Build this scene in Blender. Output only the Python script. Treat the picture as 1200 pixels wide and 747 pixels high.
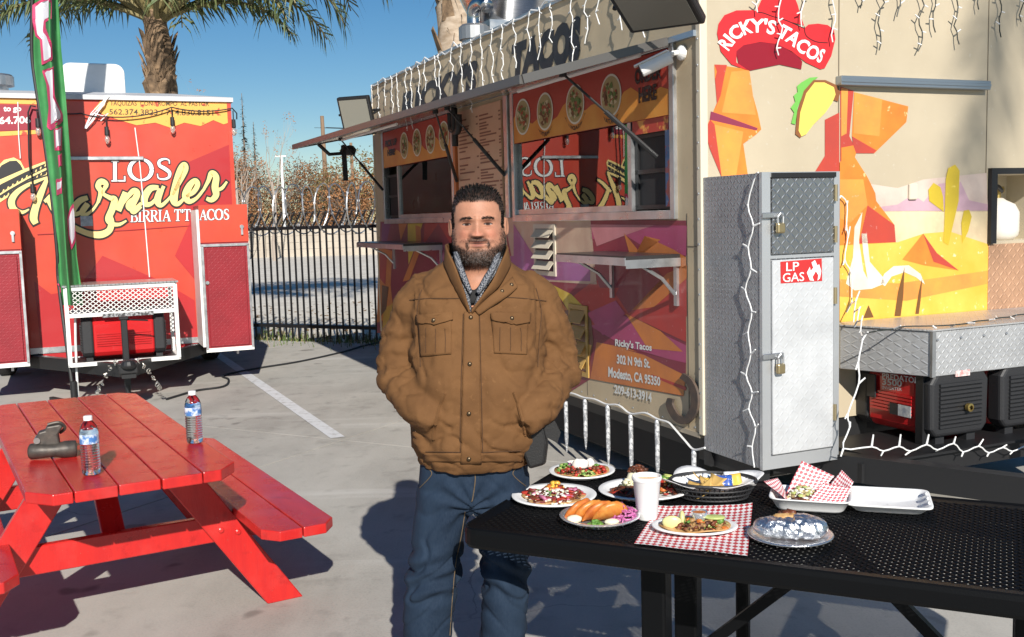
import bpy, bmesh, math, random
from mathutils import Vector, Matrix, noise
from mathutils.bvhtree import BVHTree
from mathutils.geometry import tessellate_polygon
R = math.radians
rnd = random.Random(7)
for o in list(bpy.data.objects): bpy.data.objects.remove(o)
scn = bpy.context.scene
COL = scn.collection

# ---------------------------------------------------------------- camera
CAM_H, FPX, CX, CY = 1.63, 1200.0, 600.0, 373.5
ROLL, PITCH = math.atan(0.0275), R(5.70)
cr, sr = math.cos(ROLL), math.sin(ROLL)
U0 = Vector((0, math.sin(PITCH), math.cos(PITCH))); F0 = Vector((0, math.cos(PITCH), -math.sin(PITCH))); R0 = Vector((1, 0, 0))
cam_d = bpy.data.cameras.new('camera'); cam = bpy.data.objects.new('camera', cam_d); COL.objects.link(cam)
cam_d.sensor_width = 36; cam_d.lens = 36.0; cam_d.clip_start = 0.05; cam_d.clip_end = 3000
cR = R0*cr - U0*sr; cU = R0*sr + U0*cr
m = Matrix((cR, cU, -F0)).transposed().to_4x4(); m.translation = (0, 0, CAM_H)
cam.matrix_world = m
cam_d.dof.use_dof = False
scn.camera = cam
# ---------------------------------------------------------------- sky, sun, exposure
SUN_EL = R(29); SUN_AZ = (0.19, -0.98)        # horizontal direction from which the sun shines
w = bpy.data.worlds.new('World'); scn.world = w; w.use_nodes = True
nt = w.node_tree; bg = nt.nodes['Background']; sky = nt.nodes.new('ShaderNodeTexSky')
sky.sky_type = 'NISHITA'; sky.sun_disc = False; sky.sun_elevation = SUN_EL
sky.sun_rotation = math.atan2(SUN_AZ[0], SUN_AZ[1]); sky.altitude = 300; sky.air_density = 1.0; sky.dust_density = 0.0; sky.ozone_density = 2.8
hs_n = nt.nodes.new('ShaderNodeHueSaturation'); hs_n.inputs['Saturation'].default_value = 1.32; nt.links.new(sky.outputs[0], hs_n.inputs['Color']); nt.links.new(hs_n.outputs[0], bg.inputs[0]); bg.inputs[1].default_value = 0.063
sd = bpy.data.lights.new('sun', 'SUN'); sun = bpy.data.objects.new('sun', sd); COL.objects.link(sun)
sd.energy = 5.0; sd.angle = R(0.53); sd.color = (1.0, 0.95, 0.87)
hd = Vector((SUN_AZ[0], SUN_AZ[1], 0)).normalized()
sdir = hd*math.cos(SUN_EL) + Vector((0, 0, math.sin(SUN_EL)))
sun.rotation_euler = sdir.to_track_quat('Z', 'Y').to_euler(); sun.location = (6, -30, 18)
scn.view_settings.view_transform = 'Standard'; scn.view_settings.look = 'None'
scn.view_settings.exposure = 0.3; scn.view_settings.gamma = 1.0; scn.view_settings.use_curve_mapping = False
scn.render.engine = 'CYCLES'
scn.cycles.max_bounces = 8; scn.cycles.transparent_max_bounces = 16

# ---------------------------------------------------------------- measuring: photograph pixel -> point on a plane of the place
def ray(px, py):
    a, b = (px-CX)/FPX, -(py-CY)/FPX
    return (F0 + R0*(a*cr + b*sr) + U0*(-a*sr + b*cr))
EYE = Vector((0, 0, CAM_H))
def at_z(px, py, z):
    d = ray(px, py); return EYE + d*((z-CAM_H)/d.z)
def at_y(px, py, y):
    d = ray(px, py); return EYE + d*(y/d.y)
def at_plane(px, py, p, n):
    d = ray(px, py); return EYE + d*((p-EYE).dot(n)/d.dot(n))

# ---------------------------------------------------------------- materials
def _nodes(name):
    m = bpy.data.materials.new(name); m.use_nodes = True
    nt = m.node_tree; return m, nt, nt.nodes['Principled BSDF']
MATS = {}
def N(nt, typ, **kw):
    n = nt.nodes.new(typ)
    for k, v in kw.items():
        if hasattr(n, k): setattr(n, k, v)
        else: n.inputs[k].default_value = v
    return n
def math_node(nt, op, a, b=None, clamp=False):
    n = nt.nodes.new('ShaderNodeMath'); n.operation = op; n.use_clamp = clamp
    for i, x in enumerate((a, b)):
        if x is None: continue
        if isinstance(x, (int, float)): n.inputs[i].default_value = x
        else: nt.links.new(x, n.inputs[i])
    return n.outputs[0]
def mixc(nt, fac, a, b):
    n = nt.nodes.new('ShaderNodeMix'); n.data_type = 'RGBA'
    for i, x in ((0, fac), (6, a), (7, b)):
        if isinstance(x, (int, float)): n.inputs[i].default_value = x
        elif isinstance(x, tuple): n.inputs[i].default_value = (*x[:3], 1)
        else: nt.links.new(x, n.inputs[i])
    return n.outputs[2]
def noise_fac(nt, scale, detail=6, lo=0.35, hi=0.65, rough=0.6, stretch=None, coord='Object'):
    tc = nt.nodes.new('ShaderNodeTexCoord'); v = tc.outputs[coord]
    if stretch:
        mp = nt.nodes.new('ShaderNodeMapping'); mp.inputs['Scale'].default_value = stretch; nt.links.new(v, mp.inputs[0]); v = mp.outputs[0]
    n = N(nt, 'ShaderNodeTexNoise', Scale=scale, Detail=detail, Roughness=rough); nt.links.new(v, n.inputs['Vector'])
    mr = nt.nodes.new('ShaderNodeMapRange'); mr.inputs[1].default_value = lo; mr.inputs[2].default_value = hi
    nt.links.new(n.outputs[0], mr.inputs[0]); return mr.outputs[0]
def bump(nt, bsdf, h, strength=0.3, dist=0.01):
    b = nt.nodes.new('ShaderNodeBump'); b.inputs['Strength'].default_value = strength; b.inputs['Distance'].default_value = dist
    nt.links.new(h, b.inputs['Height']); nt.links.new(b.outputs[0], bsdf.inputs['Normal']); return b
def mat(name, col, rough=0.55, metal=0.0, col2=None, scale=6, lo=.35, hi=.65, bmp=0, bscale=120, bdist=.004, spec=0.5, coat=0, stretch=None, fleck=None, fscale=40, flo=.62, fhi=.72, rvar=0, detail=6, trans=0, sss=0):
    if name in MATS: return MATS[name]
    m, nt, b = _nodes(name)
    b.inputs['Base Color'].default_value = (*col, 1); b.inputs['Roughness'].default_value = rough; b.inputs['Metallic'].default_value = metal
    b.inputs['Specular IOR Level'].default_value = spec; b.inputs['Coat Weight'].default_value = coat
    if trans: b.inputs['Transmission Weight'].default_value = trans
    if sss: b.inputs['Subsurface Weight'].default_value = sss; b.inputs['Subsurface Radius'].default_value = (.01, .004, .002)
    src = None
    if col2:
        f = noise_fac(nt, scale, detail, lo, hi, stretch=stretch); src = mixc(nt, f, col, col2)
    if fleck:
        f2 = noise_fac(nt, fscale, 3, flo, fhi); src = mixc(nt, f2, src if src is not None else col, fleck)
    if src is not None: nt.links.new(src, b.inputs['Base Color'])
    if bmp:
        bump(nt, b, noise_fac(nt, bscale, 4, 0, 1, stretch=stretch), bmp, bdist)
    if rvar:
        f = noise_fac(nt, scale*2.3, 5, .3, .7); mr = nt.nodes.new('ShaderNodeMapRange')
        mr.inputs[3].default_value = rough-rvar; mr.inputs[4].default_value = rough+rvar; nt.links.new(f, mr.inputs[0]); nt.links.new(mr.outputs[0], b.inputs['Roughness'])
    MATS[name] = m; return m
def diamond_plate(name, col, rough, metal, plane, pitch=0.032, strength=0.55, dirt=None):
    """raised lozenges at alternating +45/-45 degrees; plane picks which two object axes span the sheet"""
    if name in MATS: return MATS[name]
    m, nt, b = _nodes(name)
    b.inputs['Roughness'].default_value = rough; b.inputs['Metallic'].default_value = metal
    tc = nt.nodes.new('ShaderNodeTexCoord'); sp = nt.nodes.new('ShaderNodeSeparateXYZ'); nt.links.new(tc.outputs['Object'], sp.inputs[0])
    if plane == 'vert': uu = math_node(nt, 'ADD', sp.outputs[0], sp.outputs[1]); vv = sp.outputs[2]
    else: uu, vv = sp.outputs[0], sp.outputs[1]
    uu = math_node(nt, 'MULTIPLY', uu, 1/pitch); vv = math_node(nt, 'MULTIPLY', vv, 1/pitch)
    fu = math_node(nt, 'FLOOR', uu); fv = math_node(nt, 'FLOOR', vv)
    par = math_node(nt, 'FLOORED_MODULO', math_node(nt, 'ADD', fu, fv), 2.0)
    pu = math_node(nt, 'SUBTRACT', math_node(nt, 'SUBTRACT', uu, fu), .5); pv = math_node(nt, 'SUBTRACT', math_node(nt, 'SUBTRACT', vv, fv), .5)
    sg = math_node(nt, 'SUBTRACT', math_node(nt, 'MULTIPLY', par, 2.0), 1.0); pv = math_node(nt, 'MULTIPLY', pv, sg)
    a = math_node(nt, 'MULTIPLY', math_node(nt, 'ADD', pu, pv), 1/0.95); c = math_node(nt, 'MULTIPLY', math_node(nt, 'SUBTRACT', pu, pv), 1/0.26)
    r2 = math_node(nt, 'ADD', math_node(nt, 'MULTIPLY', a, a), math_node(nt, 'MULTIPLY', c, c))
    h = math_node(nt, 'SUBTRACT', 1.0, r2, clamp=True)
    bump(nt, b, h, strength, 0.006)
    f = noise_fac(nt, 4, 6, .3, .75)
    d = dirt or tuple(x*.72 for x in col)
    nt.links.new(mixc(nt, f, col, d), b.inputs['Base Color'])
    MATS[name] = m; return m
def glass(name, tint=(.75, .82, .85), gloss=.20):
    if name in MATS: return MATS[name]
    m = bpy.data.materials.new(name); m.use_nodes = True; nt = m.node_tree
    nt.nodes.remove(nt.nodes['Principled BSDF']); out = nt.nodes['Material Output']
    t = nt.nodes.new('ShaderNodeBsdfTransparent'); t.inputs[0].default_value = (*tint, 1)
    g = nt.nodes.new('ShaderNodeBsdfGlossy'); g.inputs['Roughness'].default_value = 0.012
    mx = nt.nodes.new('ShaderNodeMixShader'); fr = nt.nodes.new('ShaderNodeFresnel'); fr.inputs[0].default_value = 1.5
    fac = math_node(nt, 'ADD', fr.outputs[0], gloss, clamp=True)
    nt.links.new(fac, mx.inputs[0]); nt.links.new(t.outputs[0], mx.inputs[1]); nt.links.new(g.outputs[0], mx.inputs[2]); nt.links.new(mx.outputs[0], out.inputs[0])
    MATS[name] = m; return m
def attr_mat(name, rough=.5, bmp=0, bscale=300, sss=0, spec=.4, bdist=.002):
    """colour comes from the mesh's own 'Col' attribute (skin, beard shadow, lips ...)"""
    m, nt, b = _nodes(name); a = nt.nodes.new('ShaderNodeAttribute'); a.attribute_name = 'Col'
    nt.links.new(a.outputs[0], b.inputs['Base Color']); b.inputs['Roughness'].default_value = rough; b.inputs['Specular IOR Level'].default_value = spec
    if bmp: bump(nt, b, noise_fac(nt, bscale, 3, 0, 1), bmp, bdist)
    if sss: b.inputs['Subsurface Weight'].default_value = sss; b.inputs['Subsurface Radius'].default_value = (.012, .004, .002)
    MATS[name] = m; return m

# ---------------------------------------------------------------- mesh collecting
class MB:
    def __init__(s): s.v = []; s.f = []; s.m = []; s.col = None
    def add(s, vs, fs, mi=0):
        b = len(s.v); s.v += [tuple(x) for x in vs]; s.f += [tuple(i+b for i in f) for f in fs]; s.m += [mi]*len(fs); return s
    def box(s, c, size, rot=None, mi=0):
        hx, hy, hz = size[0]/2, size[1]/2, size[2]/2; c = Vector(c); vs = []
        for z in (-hz, hz):
            for x, y in ((-hx, -hy), (hx, -hy), (hx, hy), (-hx, hy)):
                p = Vector((x, y, z)); vs.append(c + (rot @ p if rot is not None else p))
        return s.add(vs, [(3, 2, 1, 0), (4, 5, 6, 7), (0, 1, 5, 4), (1, 2, 6, 5), (2, 3, 7, 6), (3, 0, 4, 7)], mi)
    def bb(s, x0, x1, y0, y1, z0, z1, mi=0): return s.box(((x0+x1)/2, (y0+y1)/2, (z0+z1)/2), (abs(x1-x0), abs(y1-y0), abs(z1-z0)), None, mi)
    def bar(s, p0, p1, wid, hgt, up=Vector((0, 0, 1)), mi=0):
        p0, p1 = Vector(p0), Vector(p1); d = (p1-p0); L = d.length; d.normalize()
        x = d.cross(up)
        if x.length < 1e-4: x = Vector((1, 0, 0))
        x.normalize(); z = x.cross(d); rot = Matrix((x, d, z)).transposed()
        return s.box((p0+p1)/2, (wid, L, hgt), rot, mi)
    def prism(s, poly, z0, z1, mi=0, fn=None):
        """polygon (x, y) extruded z0..z1; fn maps (x, y, z) to a point"""
        n = len(poly); fn = fn or (lambda x, y, z: (x, y, z))
        vs = [fn(x, y, z0) for x, y in poly] + [fn(x, y, z1) for x, y in poly]
        return s.add(vs, [tuple(reversed(range(n))), tuple(range(n, 2*n))] + [(i, (i+1) % n, n+(i+1) % n, n+i) for i in range(n)], mi)
    def poly(s, pts, mi=0): return s.add(pts, [tuple(range(len(pts)))], mi)
    def tube(s, pts, r, n=8, mi=0, cap=True, closed=False):
        pts = [Vector(p) for p in pts]; k = len(pts)
        rs = r if isinstance(r, (list, tuple)) else [r]*k
        vs = []; prev = None
        for i, p in enumerate(pts):
            if closed: t = pts[(i+1) % k]-pts[i-1]
            else: t = (pts[min(i+1, k-1)]-pts[max(i-1, 0)])
            if t.length < 1e-9: t = Vector((0, 0, 1))
            t.normalize()
            if prev is None:
                a = Vector((0, 0, 1)) if abs(t.z) < .9 else Vector((1, 0, 0)); x = t.cross(a).normalized()
            else:
                x = (prev - t*prev.dot(t))
                x = x.normalized() if x.length > 1e-6 else t.orthogonal().normalized()
            prev = x; y = t.cross(x)
            for j in range(n):
                a = 2*math.pi*j/n; vs.append(p + (x*math.cos(a)+y*math.sin(a))*rs[i])
        fs = []
        for i in range(k if closed else k-1):
            i2 = (i+1) % k
            for j in range(n): fs.append((i*n+j, i*n+(j+1) % n, i2*n+(j+1) % n, i2*n+j))
        if cap and not closed: fs += [tuple(reversed(range(n))), tuple(range((k-1)*n, k*n))]
        return s.add(vs, fs, mi)
    def cyl(s, p0, p1, r0, r1=None, n=16, mi=0): return s.tube([p0, p1], [r0, r0 if r1 is None else r1], n, mi)
    def lathe(s, prof, n=32, c=(0, 0, 0), mi=0, axis=None, fn=None, close=False):
        vs = []; k = len(prof)
        for r, z in prof:
            for j in range(n):
                a = 2*math.pi*j/n; p = Vector((r*math.cos(a), r*math.sin(a), z))
                if fn: p = Vector(fn(p, a))
                if axis is not None: p = axis @ p
                vs.append(p+Vector(c))
        fs = [(i*n+j, i*n+(j+1) % n, (i+1)*n+(j+1) % n, (i+1)*n+j) for i in range(k-1) for j in range(n)]
        if prof[0][0] > 1e-6 and close: fs.append(tuple(reversed(range(n))))
        if prof[-1][0] > 1e-6 and close: fs.append(tuple(range((k-1)*n, k*n)))
        return s.add(vs, fs, mi)
    def grid(s, fn, nu, nv, mi=0, wrap=False):
        vs = [fn(i/nu, j/nv) for j in range(nv+1) for i in range(nu+1)]
        return s.add(vs, [(j*(nu+1)+i, j*(nu+1)+i+1, (j+1)*(nu+1)+i+1, (j+1)*(nu+1)+i) for j in range(nv) for i in range(nu)], mi)
    def blob(s, c, r, seed=0, n=8, k=6, amp=.25, squash=(1, 1, 1), mi=0, rot=None):
        vs = []; c = Vector(c)
        for i in range(k+1):
            th = math.pi*i/k
            for j in range(n):
                a = 2*math.pi*j/n; d = Vector((math.sin(th)*math.cos(a), math.sin(th)*math.sin(a), math.cos(th)))
                q = 1+amp*noise.noise(d*1.7+Vector((seed*3.1, seed*1.7, 0)))*1.6
                p = Vector((d.x*squash[0], d.y*squash[1], d.z*squash[2]))*r*q
                vs.append(c+(rot @ p if rot is not None else p))
        return s.add(vs, [(i*n+j, (i+1)*n+j, (i+1)*n+(j+1) % n, i*n+(j+1) % n) for i in range(k) for j in range(n)], mi)
    def mesh(s, name):
        me = bpy.data.meshes.new(name); me.from_pydata(s.v, [], s.f); me.validate(clean_customdata=False); return me
    def build(s, name, mats, parent=None, smooth=False, bevel=0, loc=None, seg=1, fixn=False, solid=0):
        me = bpy.data.meshes.new(name); me.from_pydata(s.v, [], s.f)
        mats = mats if isinstance(mats, (list, tuple)) else [mats]
        for x in mats: me.materials.append(x)
        if len(mats) > 1: me.polygons.foreach_set('material_index', s.m)
        if smooth:
            me.polygons.foreach_set('use_smooth', [True]*len(me.polygons))
        if s.col:
            at = me.color_attributes.new('Col', 'FLOAT_COLOR', 'POINT')
            at.data.foreach_set('color', [c for x in s.col for c in (*x[:3], 1.0)])
        if fixn:
            bm = bmesh.new(); bm.from_mesh(me); bmesh.ops.remove_doubles(bm, verts=bm.verts, dist=1e-5); bmesh.ops.recalc_face_normals(bm, faces=bm.faces); bm.to_mesh(me); bm.free()
        me.update()
        o = bpy.data.objects.new(name, me); COL.objects.link(o)
        if parent: o.parent = parent
        if loc is not None: o.location = loc
        if solid:
            md = o.modifiers.new('thick', 'SOLIDIFY'); md.thickness = solid; md.offset = 0
        if bevel:
            md = o.modifiers.new('bev', 'BEVEL'); md.width = bevel; md.segments = seg; md.limit_method = 'ANGLE'; md.angle_limit = R(40)
        if smooth and not s.col and bevel:
            pass
        return o
def thing(name, label, cat, loc=(0, 0, 0), rotz=0, group=None):
    o = bpy.data.objects.new(name, None); COL.objects.link(o); o.location = loc; o.rotation_euler = (0, 0, rotz); o.empty_display_size = .1
    return tag(o, label, cat, group)
def tag(o, label, cat, group=None, kind=None):
    o['label'] = label; o['category'] = cat
    if group: o['group'] = group
    if kind: o['kind'] = kind
    return o
def struct(o, label=None):
    o['kind'] = 'structure'
    if label: o['label'] = label
    return o
def stuff(o): o['kind'] = 'stuff'; return o
def copy_tree(o, parent=None):
    c = o.copy(); COL.objects.link(c); c.parent = parent
    for ch in [x for x in KIDS.get(o.name, [])]: copy_tree(ch, c)
    return c
KIDS = {}
def dup(o, parent=None):
    c = o.copy(); COL.objects.link(c); c.parent = parent
    for ch in list(o.children): dup(ch, c)
    return c
# ---------------------------------------------------------------- lettering (built-in font, turned into flat meshes)
_T = {}
def glyphs(s, bold=0.0, shear=0.0, space=1.0, align='LEFT'):
    key = (s, bold, shear, space, align)
    if key in _T: return _T[key]
    cu = bpy.data.curves.new('t', 'FONT'); cu.body = s; cu.offset = bold; cu.shear = shear; cu.space_character = space; cu.align_x = align; cu.resolution_u = 3
    ob = bpy.data.objects.new('t', cu); COL.objects.link(ob); bpy.context.view_layer.update()
    dg = bpy.context.evaluated_depsgraph_get(); me = bpy.data.meshes.new_from_object(ob.evaluated_get(dg))
    v = [(p.co.x, p.co.y) for p in me.vertices]; f = [tuple(p.vertices) for p in me.polygons]
    bpy.data.objects.remove(ob); bpy.data.curves.remove(cu); bpy.data.meshes.remove(me)
    x0 = min(p[0] for p in v); x1 = max(p[0] for p in v); y0 = min(p[1] for p in v); y1 = max(p[1] for p in v)
    v = [((x-x0)/(x1-x0), (y-y0)/(y1-y0)) for x, y in v]
    _T[key] = (v, f); return _T[key]
def put_text(mb, s, fn, mi=0, **kw):
    """fn maps (0..1, 0..1) in the text's box to a point"""
    v, f = glyphs(s, **kw); mb.add([fn(x, y) for x, y in v], f, mi)
TEXTS = ['LP', 'GAS', "Ricky's Tacos", '302 N 9th St.', 'Modesto, CA 95350', '209-613-3914', 'ORDER', 'HERE', 'PICK UP', "RICKY'S", 'TACOS', 'PREDATOR', '3500', 'INVERTER', 'TAQUIZAS  CON TROMPO  AL PASTOR', '562.374.3823 / 714.830.8151', 'to go', '64.706', 'TORTAS', 'QUESADILLAS', 'BURRITOS']
def smooth_path(pts, k=6):
    """Catmull-Rom through tuples of any length"""
    out = []; n = len(pts)
    for i in range(n-1):
        p0, p1, p2, p3 = pts[max(i-1, 0)], pts[i], pts[i+1], pts[min(i+2, n-1)]
        for j in range(k):
            t = j/k; out.append(tuple(.5*((2*b)+(-a+c)*t+(2*a-5*b+4*c-d)*t*t+(-a+3*b-3*c+d)*t**3) for a, b, c, d in zip(p0, p1, p2, p3)))
    out.append(tuple(pts[-1])); return out
def ribbon(mb, pts, fn, mi=0, k=6, grow=0.0):
    """brush stroke: pts are (x, y, width) in any flat space, fn maps (x, y) to a point"""
    q = smooth_path(pts, k); L = []; Rr = []; n = len(q)
    for i, (x, y, wd) in enumerate(q):
        a = q[max(i-1, 0)]; b = q[min(i+1, n-1)]; dx, dy = b[0]-a[0], b[1]-a[1]; l = math.hypot(dx, dy) or 1
        if grow and i in (0, n-1):
            e = -1 if i == 0 else 1; x += dx/l*grow*e; y += dy/l*grow*e
        h = wd/2+grow; L.append((x-dy/l*h, y+dx/l*h)); Rr.append((x+dy/l*h, y-dx/l*h))
    vs = [fn(*p) for p in L]+[fn(*p) for p in Rr]
    mb.add(vs, [(i, i+1, n+i+1, n+i) for i in range(n-1)], mi)
# ================================================================ the setting
UU = Vector((-.399, .917, 0)); VV = Vector((.917, .399, 0)); ROTZ = math.atan2(.399, .917)
C_ground = mat('concrete', (.455, .435, .39), .85, col2=(.32, .303, .272), scale=1.6, lo=.3, hi=.72, bmp=.35, bscale=60, bdist=.003, fleck=(.20, .19, .17), fscale=5, flo=.56, fhi=.80, stretch=(1, .55, 1))
def concrete_nodes():
    m = C_ground; nt = m.node_tree; b = nt.nodes['Principled BSDF']; src = b.inputs['Base Color'].links[0].from_socket
    f = noise_fac(nt, 95, 3, .40, .72); c = mixc(nt, f, src, (.16, .155, .145))
    mx = mixc(nt, math_node(nt, 'MULTIPLY', f, .45), src, c)
    f2 = noise_fac(nt, .35, 8, .42, .62, rough=.7, stretch=(1.3, .5, 1)); mx2 = mixc(nt, math_node(nt, 'MULTIPLY', f2, .75), mx, (.51, .49, .445))
    vo = N(nt, 'ShaderNodeTexVoronoi', Scale=.55); vo.feature = 'DISTANCE_TO_EDGE'
    tc = nt.nodes.new('ShaderNodeTexCoord'); dn = N(nt, 'ShaderNodeTexNoise', Scale=2.5, Detail=5); nt.links.new(tc.outputs['Object'], dn.inputs['Vector'])
    va = nt.nodes.new('ShaderNodeMixRGB'); va.inputs[0].default_value = .25; nt.links.new(tc.outputs['Object'], va.inputs[1]); nt.links.new(dn.outputs['Color'], va.inputs[2]); nt.links.new(va.outputs[0], vo.inputs['Vector'])
    st_f = noise_fac(nt, 1.1, 7, .56, .74, rough=.72); mx2 = mixc(nt, math_node(nt, 'MULTIPLY', st_f, .55), mx2, (.19, .178, .155))
    sp_f = noise_fac(nt, 3.2, 2, .69, .735, rough=.4); mx2 = mixc(nt, math_node(nt, 'MULTIPLY', sp_f, .6), mx2, (.13, .12, .105))
    wf = noise_fac(nt, 1.0, 5, .58, .70, stretch=(.35, 2.6, 1)); mx2 = mixc(nt, math_node(nt, 'MULTIPLY', wf, .45), mx2, (.60, .585, .55))
    crack = math_node(nt, 'LESS_THAN', vo.outputs[0], .0016); cm = math_node(nt, 'MULTIPLY', crack, noise_fac(nt, .4, 3, .5, .6))
    mx3 = mixc(nt, math_node(nt, 'MULTIPLY', cm, .6), mx2, (.12, .11, .10))
    nt.links.new(mx3, b.inputs['Base Color'])
concrete_nodes()
JA = (at_z(480, 495, 0)-at_z(330, 545, 0)).normalized(); JB = Vector((-JA.y, JA.x, 0))
def uv_world(o, a, b): return o + JA*a + JB*b
# pavement: one bed, concrete slabs lying on it with saw-cut joints between
J0 = at_z(401, 516, 0)
pv = MB(); pv.add([(-26, -14, -.012), (24, -14, -.012), (24, 1.33, -.012), (-26, 24.83, -.012)], [(0, 1, 2, 3)])
pave = struct(pv.build('pavement', mat('joint_dirt', (.13, .12, .105), .95)))
g = .006
for i in range(-5, 6):
    for j in range(-4, 4):
        a0, a1, b0, b1 = i*4.2+g, (i+1)*4.2-g, j*4.6+g, (j+1)*4.6-g
        cs = [uv_world(J0, a, b) for a, b in ((a0, b0), (a1, b0), (a1, b1), (a0, b1))]
        if max(c.y for c in cs) < -13: continue
        # trim what passes the fence line
        out = []
        for k in range(4):
            p, q = cs[k], cs[(k+1) % 4]; lim = lambda t: 12.61 - .47*t.x - t.y
            if lim(p) >= 0: out.append(p)
            if (lim(p) >= 0) != (lim(q) >= 0):
                s_ = lim(p)/(lim(p)-lim(q)); out.append(p.lerp(q, s_))
        if len(out) < 3: continue
        s = MB(); n = len(out); s.add([(p.x, p.y, -.011) for p in out]+[(p.x, p.y, 0) for p in out], [tuple(range(n, 2*n))]+[(k, (k+1) % n, n+(k+1) % n, n+k) for k in range(n)])
        s.build('slab', C_ground, pave)
st = MB(); q0, q1 = at_z(396, 513.5, 0), at_z(258, 418, 0); d = (q1-q0).normalized(); x = Vector((d.y, -d.x, 0))*.055
st.add([(p.x, p.y, .004) for p in (q0-x, q0+x, q0+x+d*7, q0-x+d*7)], [(0, 1, 2, 3)])
struct(st.build('parking_stripe', mat('stripe_paint', (.66, .67, .68), .7, col2=(.40, .39, .37), scale=14, lo=.5, hi=.75)))
gv = MB(); gv.add([(-400, 10, -.03), (400, 10, -.03), (400, 900, -.03), (-400, 900, -.03)], [(0, 1, 2, 3)])
gm = mat('gravel', (.74, .69, .60), .95, col2=(.60, .55, .475), scale=1.4, bmp=.4, bscale=30, bdist=.015, fleck=(.44, .40, .33), fscale=26, flo=.56, fhi=.66)
struct(gv.build('gravel_lot', gm))
gs = MB()
gs.add([(-60, -120, -.06), (60, -120, -.06), (60, 12, -.06), (-60, 12, -.06)], [(0, 1, 2, 3)])
struct(gs.build('ground', mat('far_ground', (.24, .22, .19), .95, col2=(.18, .17, .15), scale=.5)))

# ---------------------------------------------------------------- leafy helpers
def leaf_cards(mb, c, rad, n, size, seed, mis=1, zsq=1.0, shell=.35, droop=0):
    r = random.Random(seed)
    for i in range(n):
        d = Vector((r.gauss(0, 1), r.gauss(0, 1), r.gauss(0, 1))).normalized(); q = shell+(1-shell)*r.random()**.5
        k = 1+.55*noise.noise(d*2.2+Vector((seed, 0, 0)))
        p = Vector(c)+Vector((d.x*rad[0], d.y*rad[1], d.z*rad[2]*zsq))*q*k
        a = Vector((r.gauss(0, 1), r.gauss(0, 1), r.gauss(0, .7))).normalized()*size*r.uniform(.6, 1.4); b = a.orthogonal().normalized()*size*r.uniform(.3, .6)
        b.rotate(Matrix.Rotation(r.random()*6.28, 3, a.normalized()))
        mb.add([p-a*.5, p+b*.5, p+a*.5, p-b*.5], [(0, 1, 2, 3)], r.randrange(mis))
def branch(mb, p, d, L, r, depth, rg, tips=None, spread=.55, n=6, up=.12):
    pts = [p]; rr = [r]; q = p.copy(); dd = d.copy(); k = 4
    for i in range(k):
        dd = (dd+Vector((rg.gauss(0, .12), rg.gauss(0, .12), rg.gauss(0, .06)+up*.3))).normalized(); q = q+dd*L/k; pts.append(q.copy()); rr.append(r*(1-.5*(i+1)/k))
    mb.tube(pts, rr, n, cap=False)
    if tips is not None and depth <= 1: tips.append(pts[-1])
    if depth > 0:
        for i in range(rg.randint(2, 4)):
            t = rg.uniform(.45, 1); idx = min(int(t*k), k); b = pts[idx]
            nd = (dd+Vector((rg.gauss(0, spread), rg.gauss(0, spread), rg.gauss(0, spread*.5)+up))).normalized()
            branch(mb, b, nd, L*rg.uniform(.5, .8), rr[idx]*.65, depth-1, rg, tips, spread, max(n-1, 3), up)

# ---------------------------------------------------------------- iron fence with razor wire
iron = mat('black_iron', (.012, .012, .014), .45, metal=.0, spec=.4)
fa, fb = Vector((-12.6, 18.43, 0)), Vector((2.6, 11.28, 0)); fd = (fb-fa); FL = fd.length; fd.normalize(); fn_ = Vector((-fd.y, fd.x, 0))
fence = thing('iron_fence', 'black iron picket fence topped with coiled razor wire between the trailers', 'fence', fa, math.atan2(fd.y, fd.x))
pk = MB(); pk.bb(-.010, .010, -.010, .010, .06, 1.56); pk.bar((0, 0, 1.56), (.05, .10, 1.77), .018, .018); pk0 = pk.build('picket', iron, fence)
n = int(FL/.104); pk0.location = (0, 0, 0)
for i in range(1, n):
    c = pk0.copy(); COL.objects.link(c); c.parent = fence; c.location = (i*.104, 0, 0)
for z in (1.53, .2):
    b_ = MB(); b_.bb(-.05, FL, -.024, .024, z, z+.045); b_.build('rail', iron, fence)
for x in (.05, 2.4, 4.8, 7.2, 9.7, 12.52, 14.6, FL-.05):
    b_ = MB(); b_.bb(x-.035, x+.035, -.035, .035, -.03, 1.66); b_.build('post', iron, fence)
rz = MB(); pts = []; LO = .235
for i in range(int(FL/LO*28)):
    a = i/28*2*math.pi; pts.append((i/28*LO + .03*math.sin(i*.31), .13+.30*math.cos(a)*.8, 1.80+.33*math.sin(a)+.012*math.sin(i*.13)))
rz.tube(pts, .0095, 5)
rz.build('razor_wire', mat('galvanised_wire', (.55, .56, .57), .35, metal=.9), fence)
rb = MB(); r = random.Random(5)
for i in range(0, len(pts)-1, 3):
    p = Vector(pts[i]); t = (Vector(pts[i+1])-p).normalized(); s = t.orthogonal().normalized(); rb.add([p+s*.016+t*.012, p-s*.016-t*.012, p+s*.016-t*.012, p-s*.016+t*.012], [(0, 2, 1, 3)])
stuff(rb.build('barb', MATS['galvanised_wire'], fence))
w2 = MB()
for z, y in ((1.62, .03), (1.75, .08), (1.9, .13)): w2.tube([(i*FL/20, y, z+.01*math.sin(i)) for i in range(21)], .003, 4)
w2.build('barbed_strand', MATS['galvanised_wire'], fence)
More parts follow.
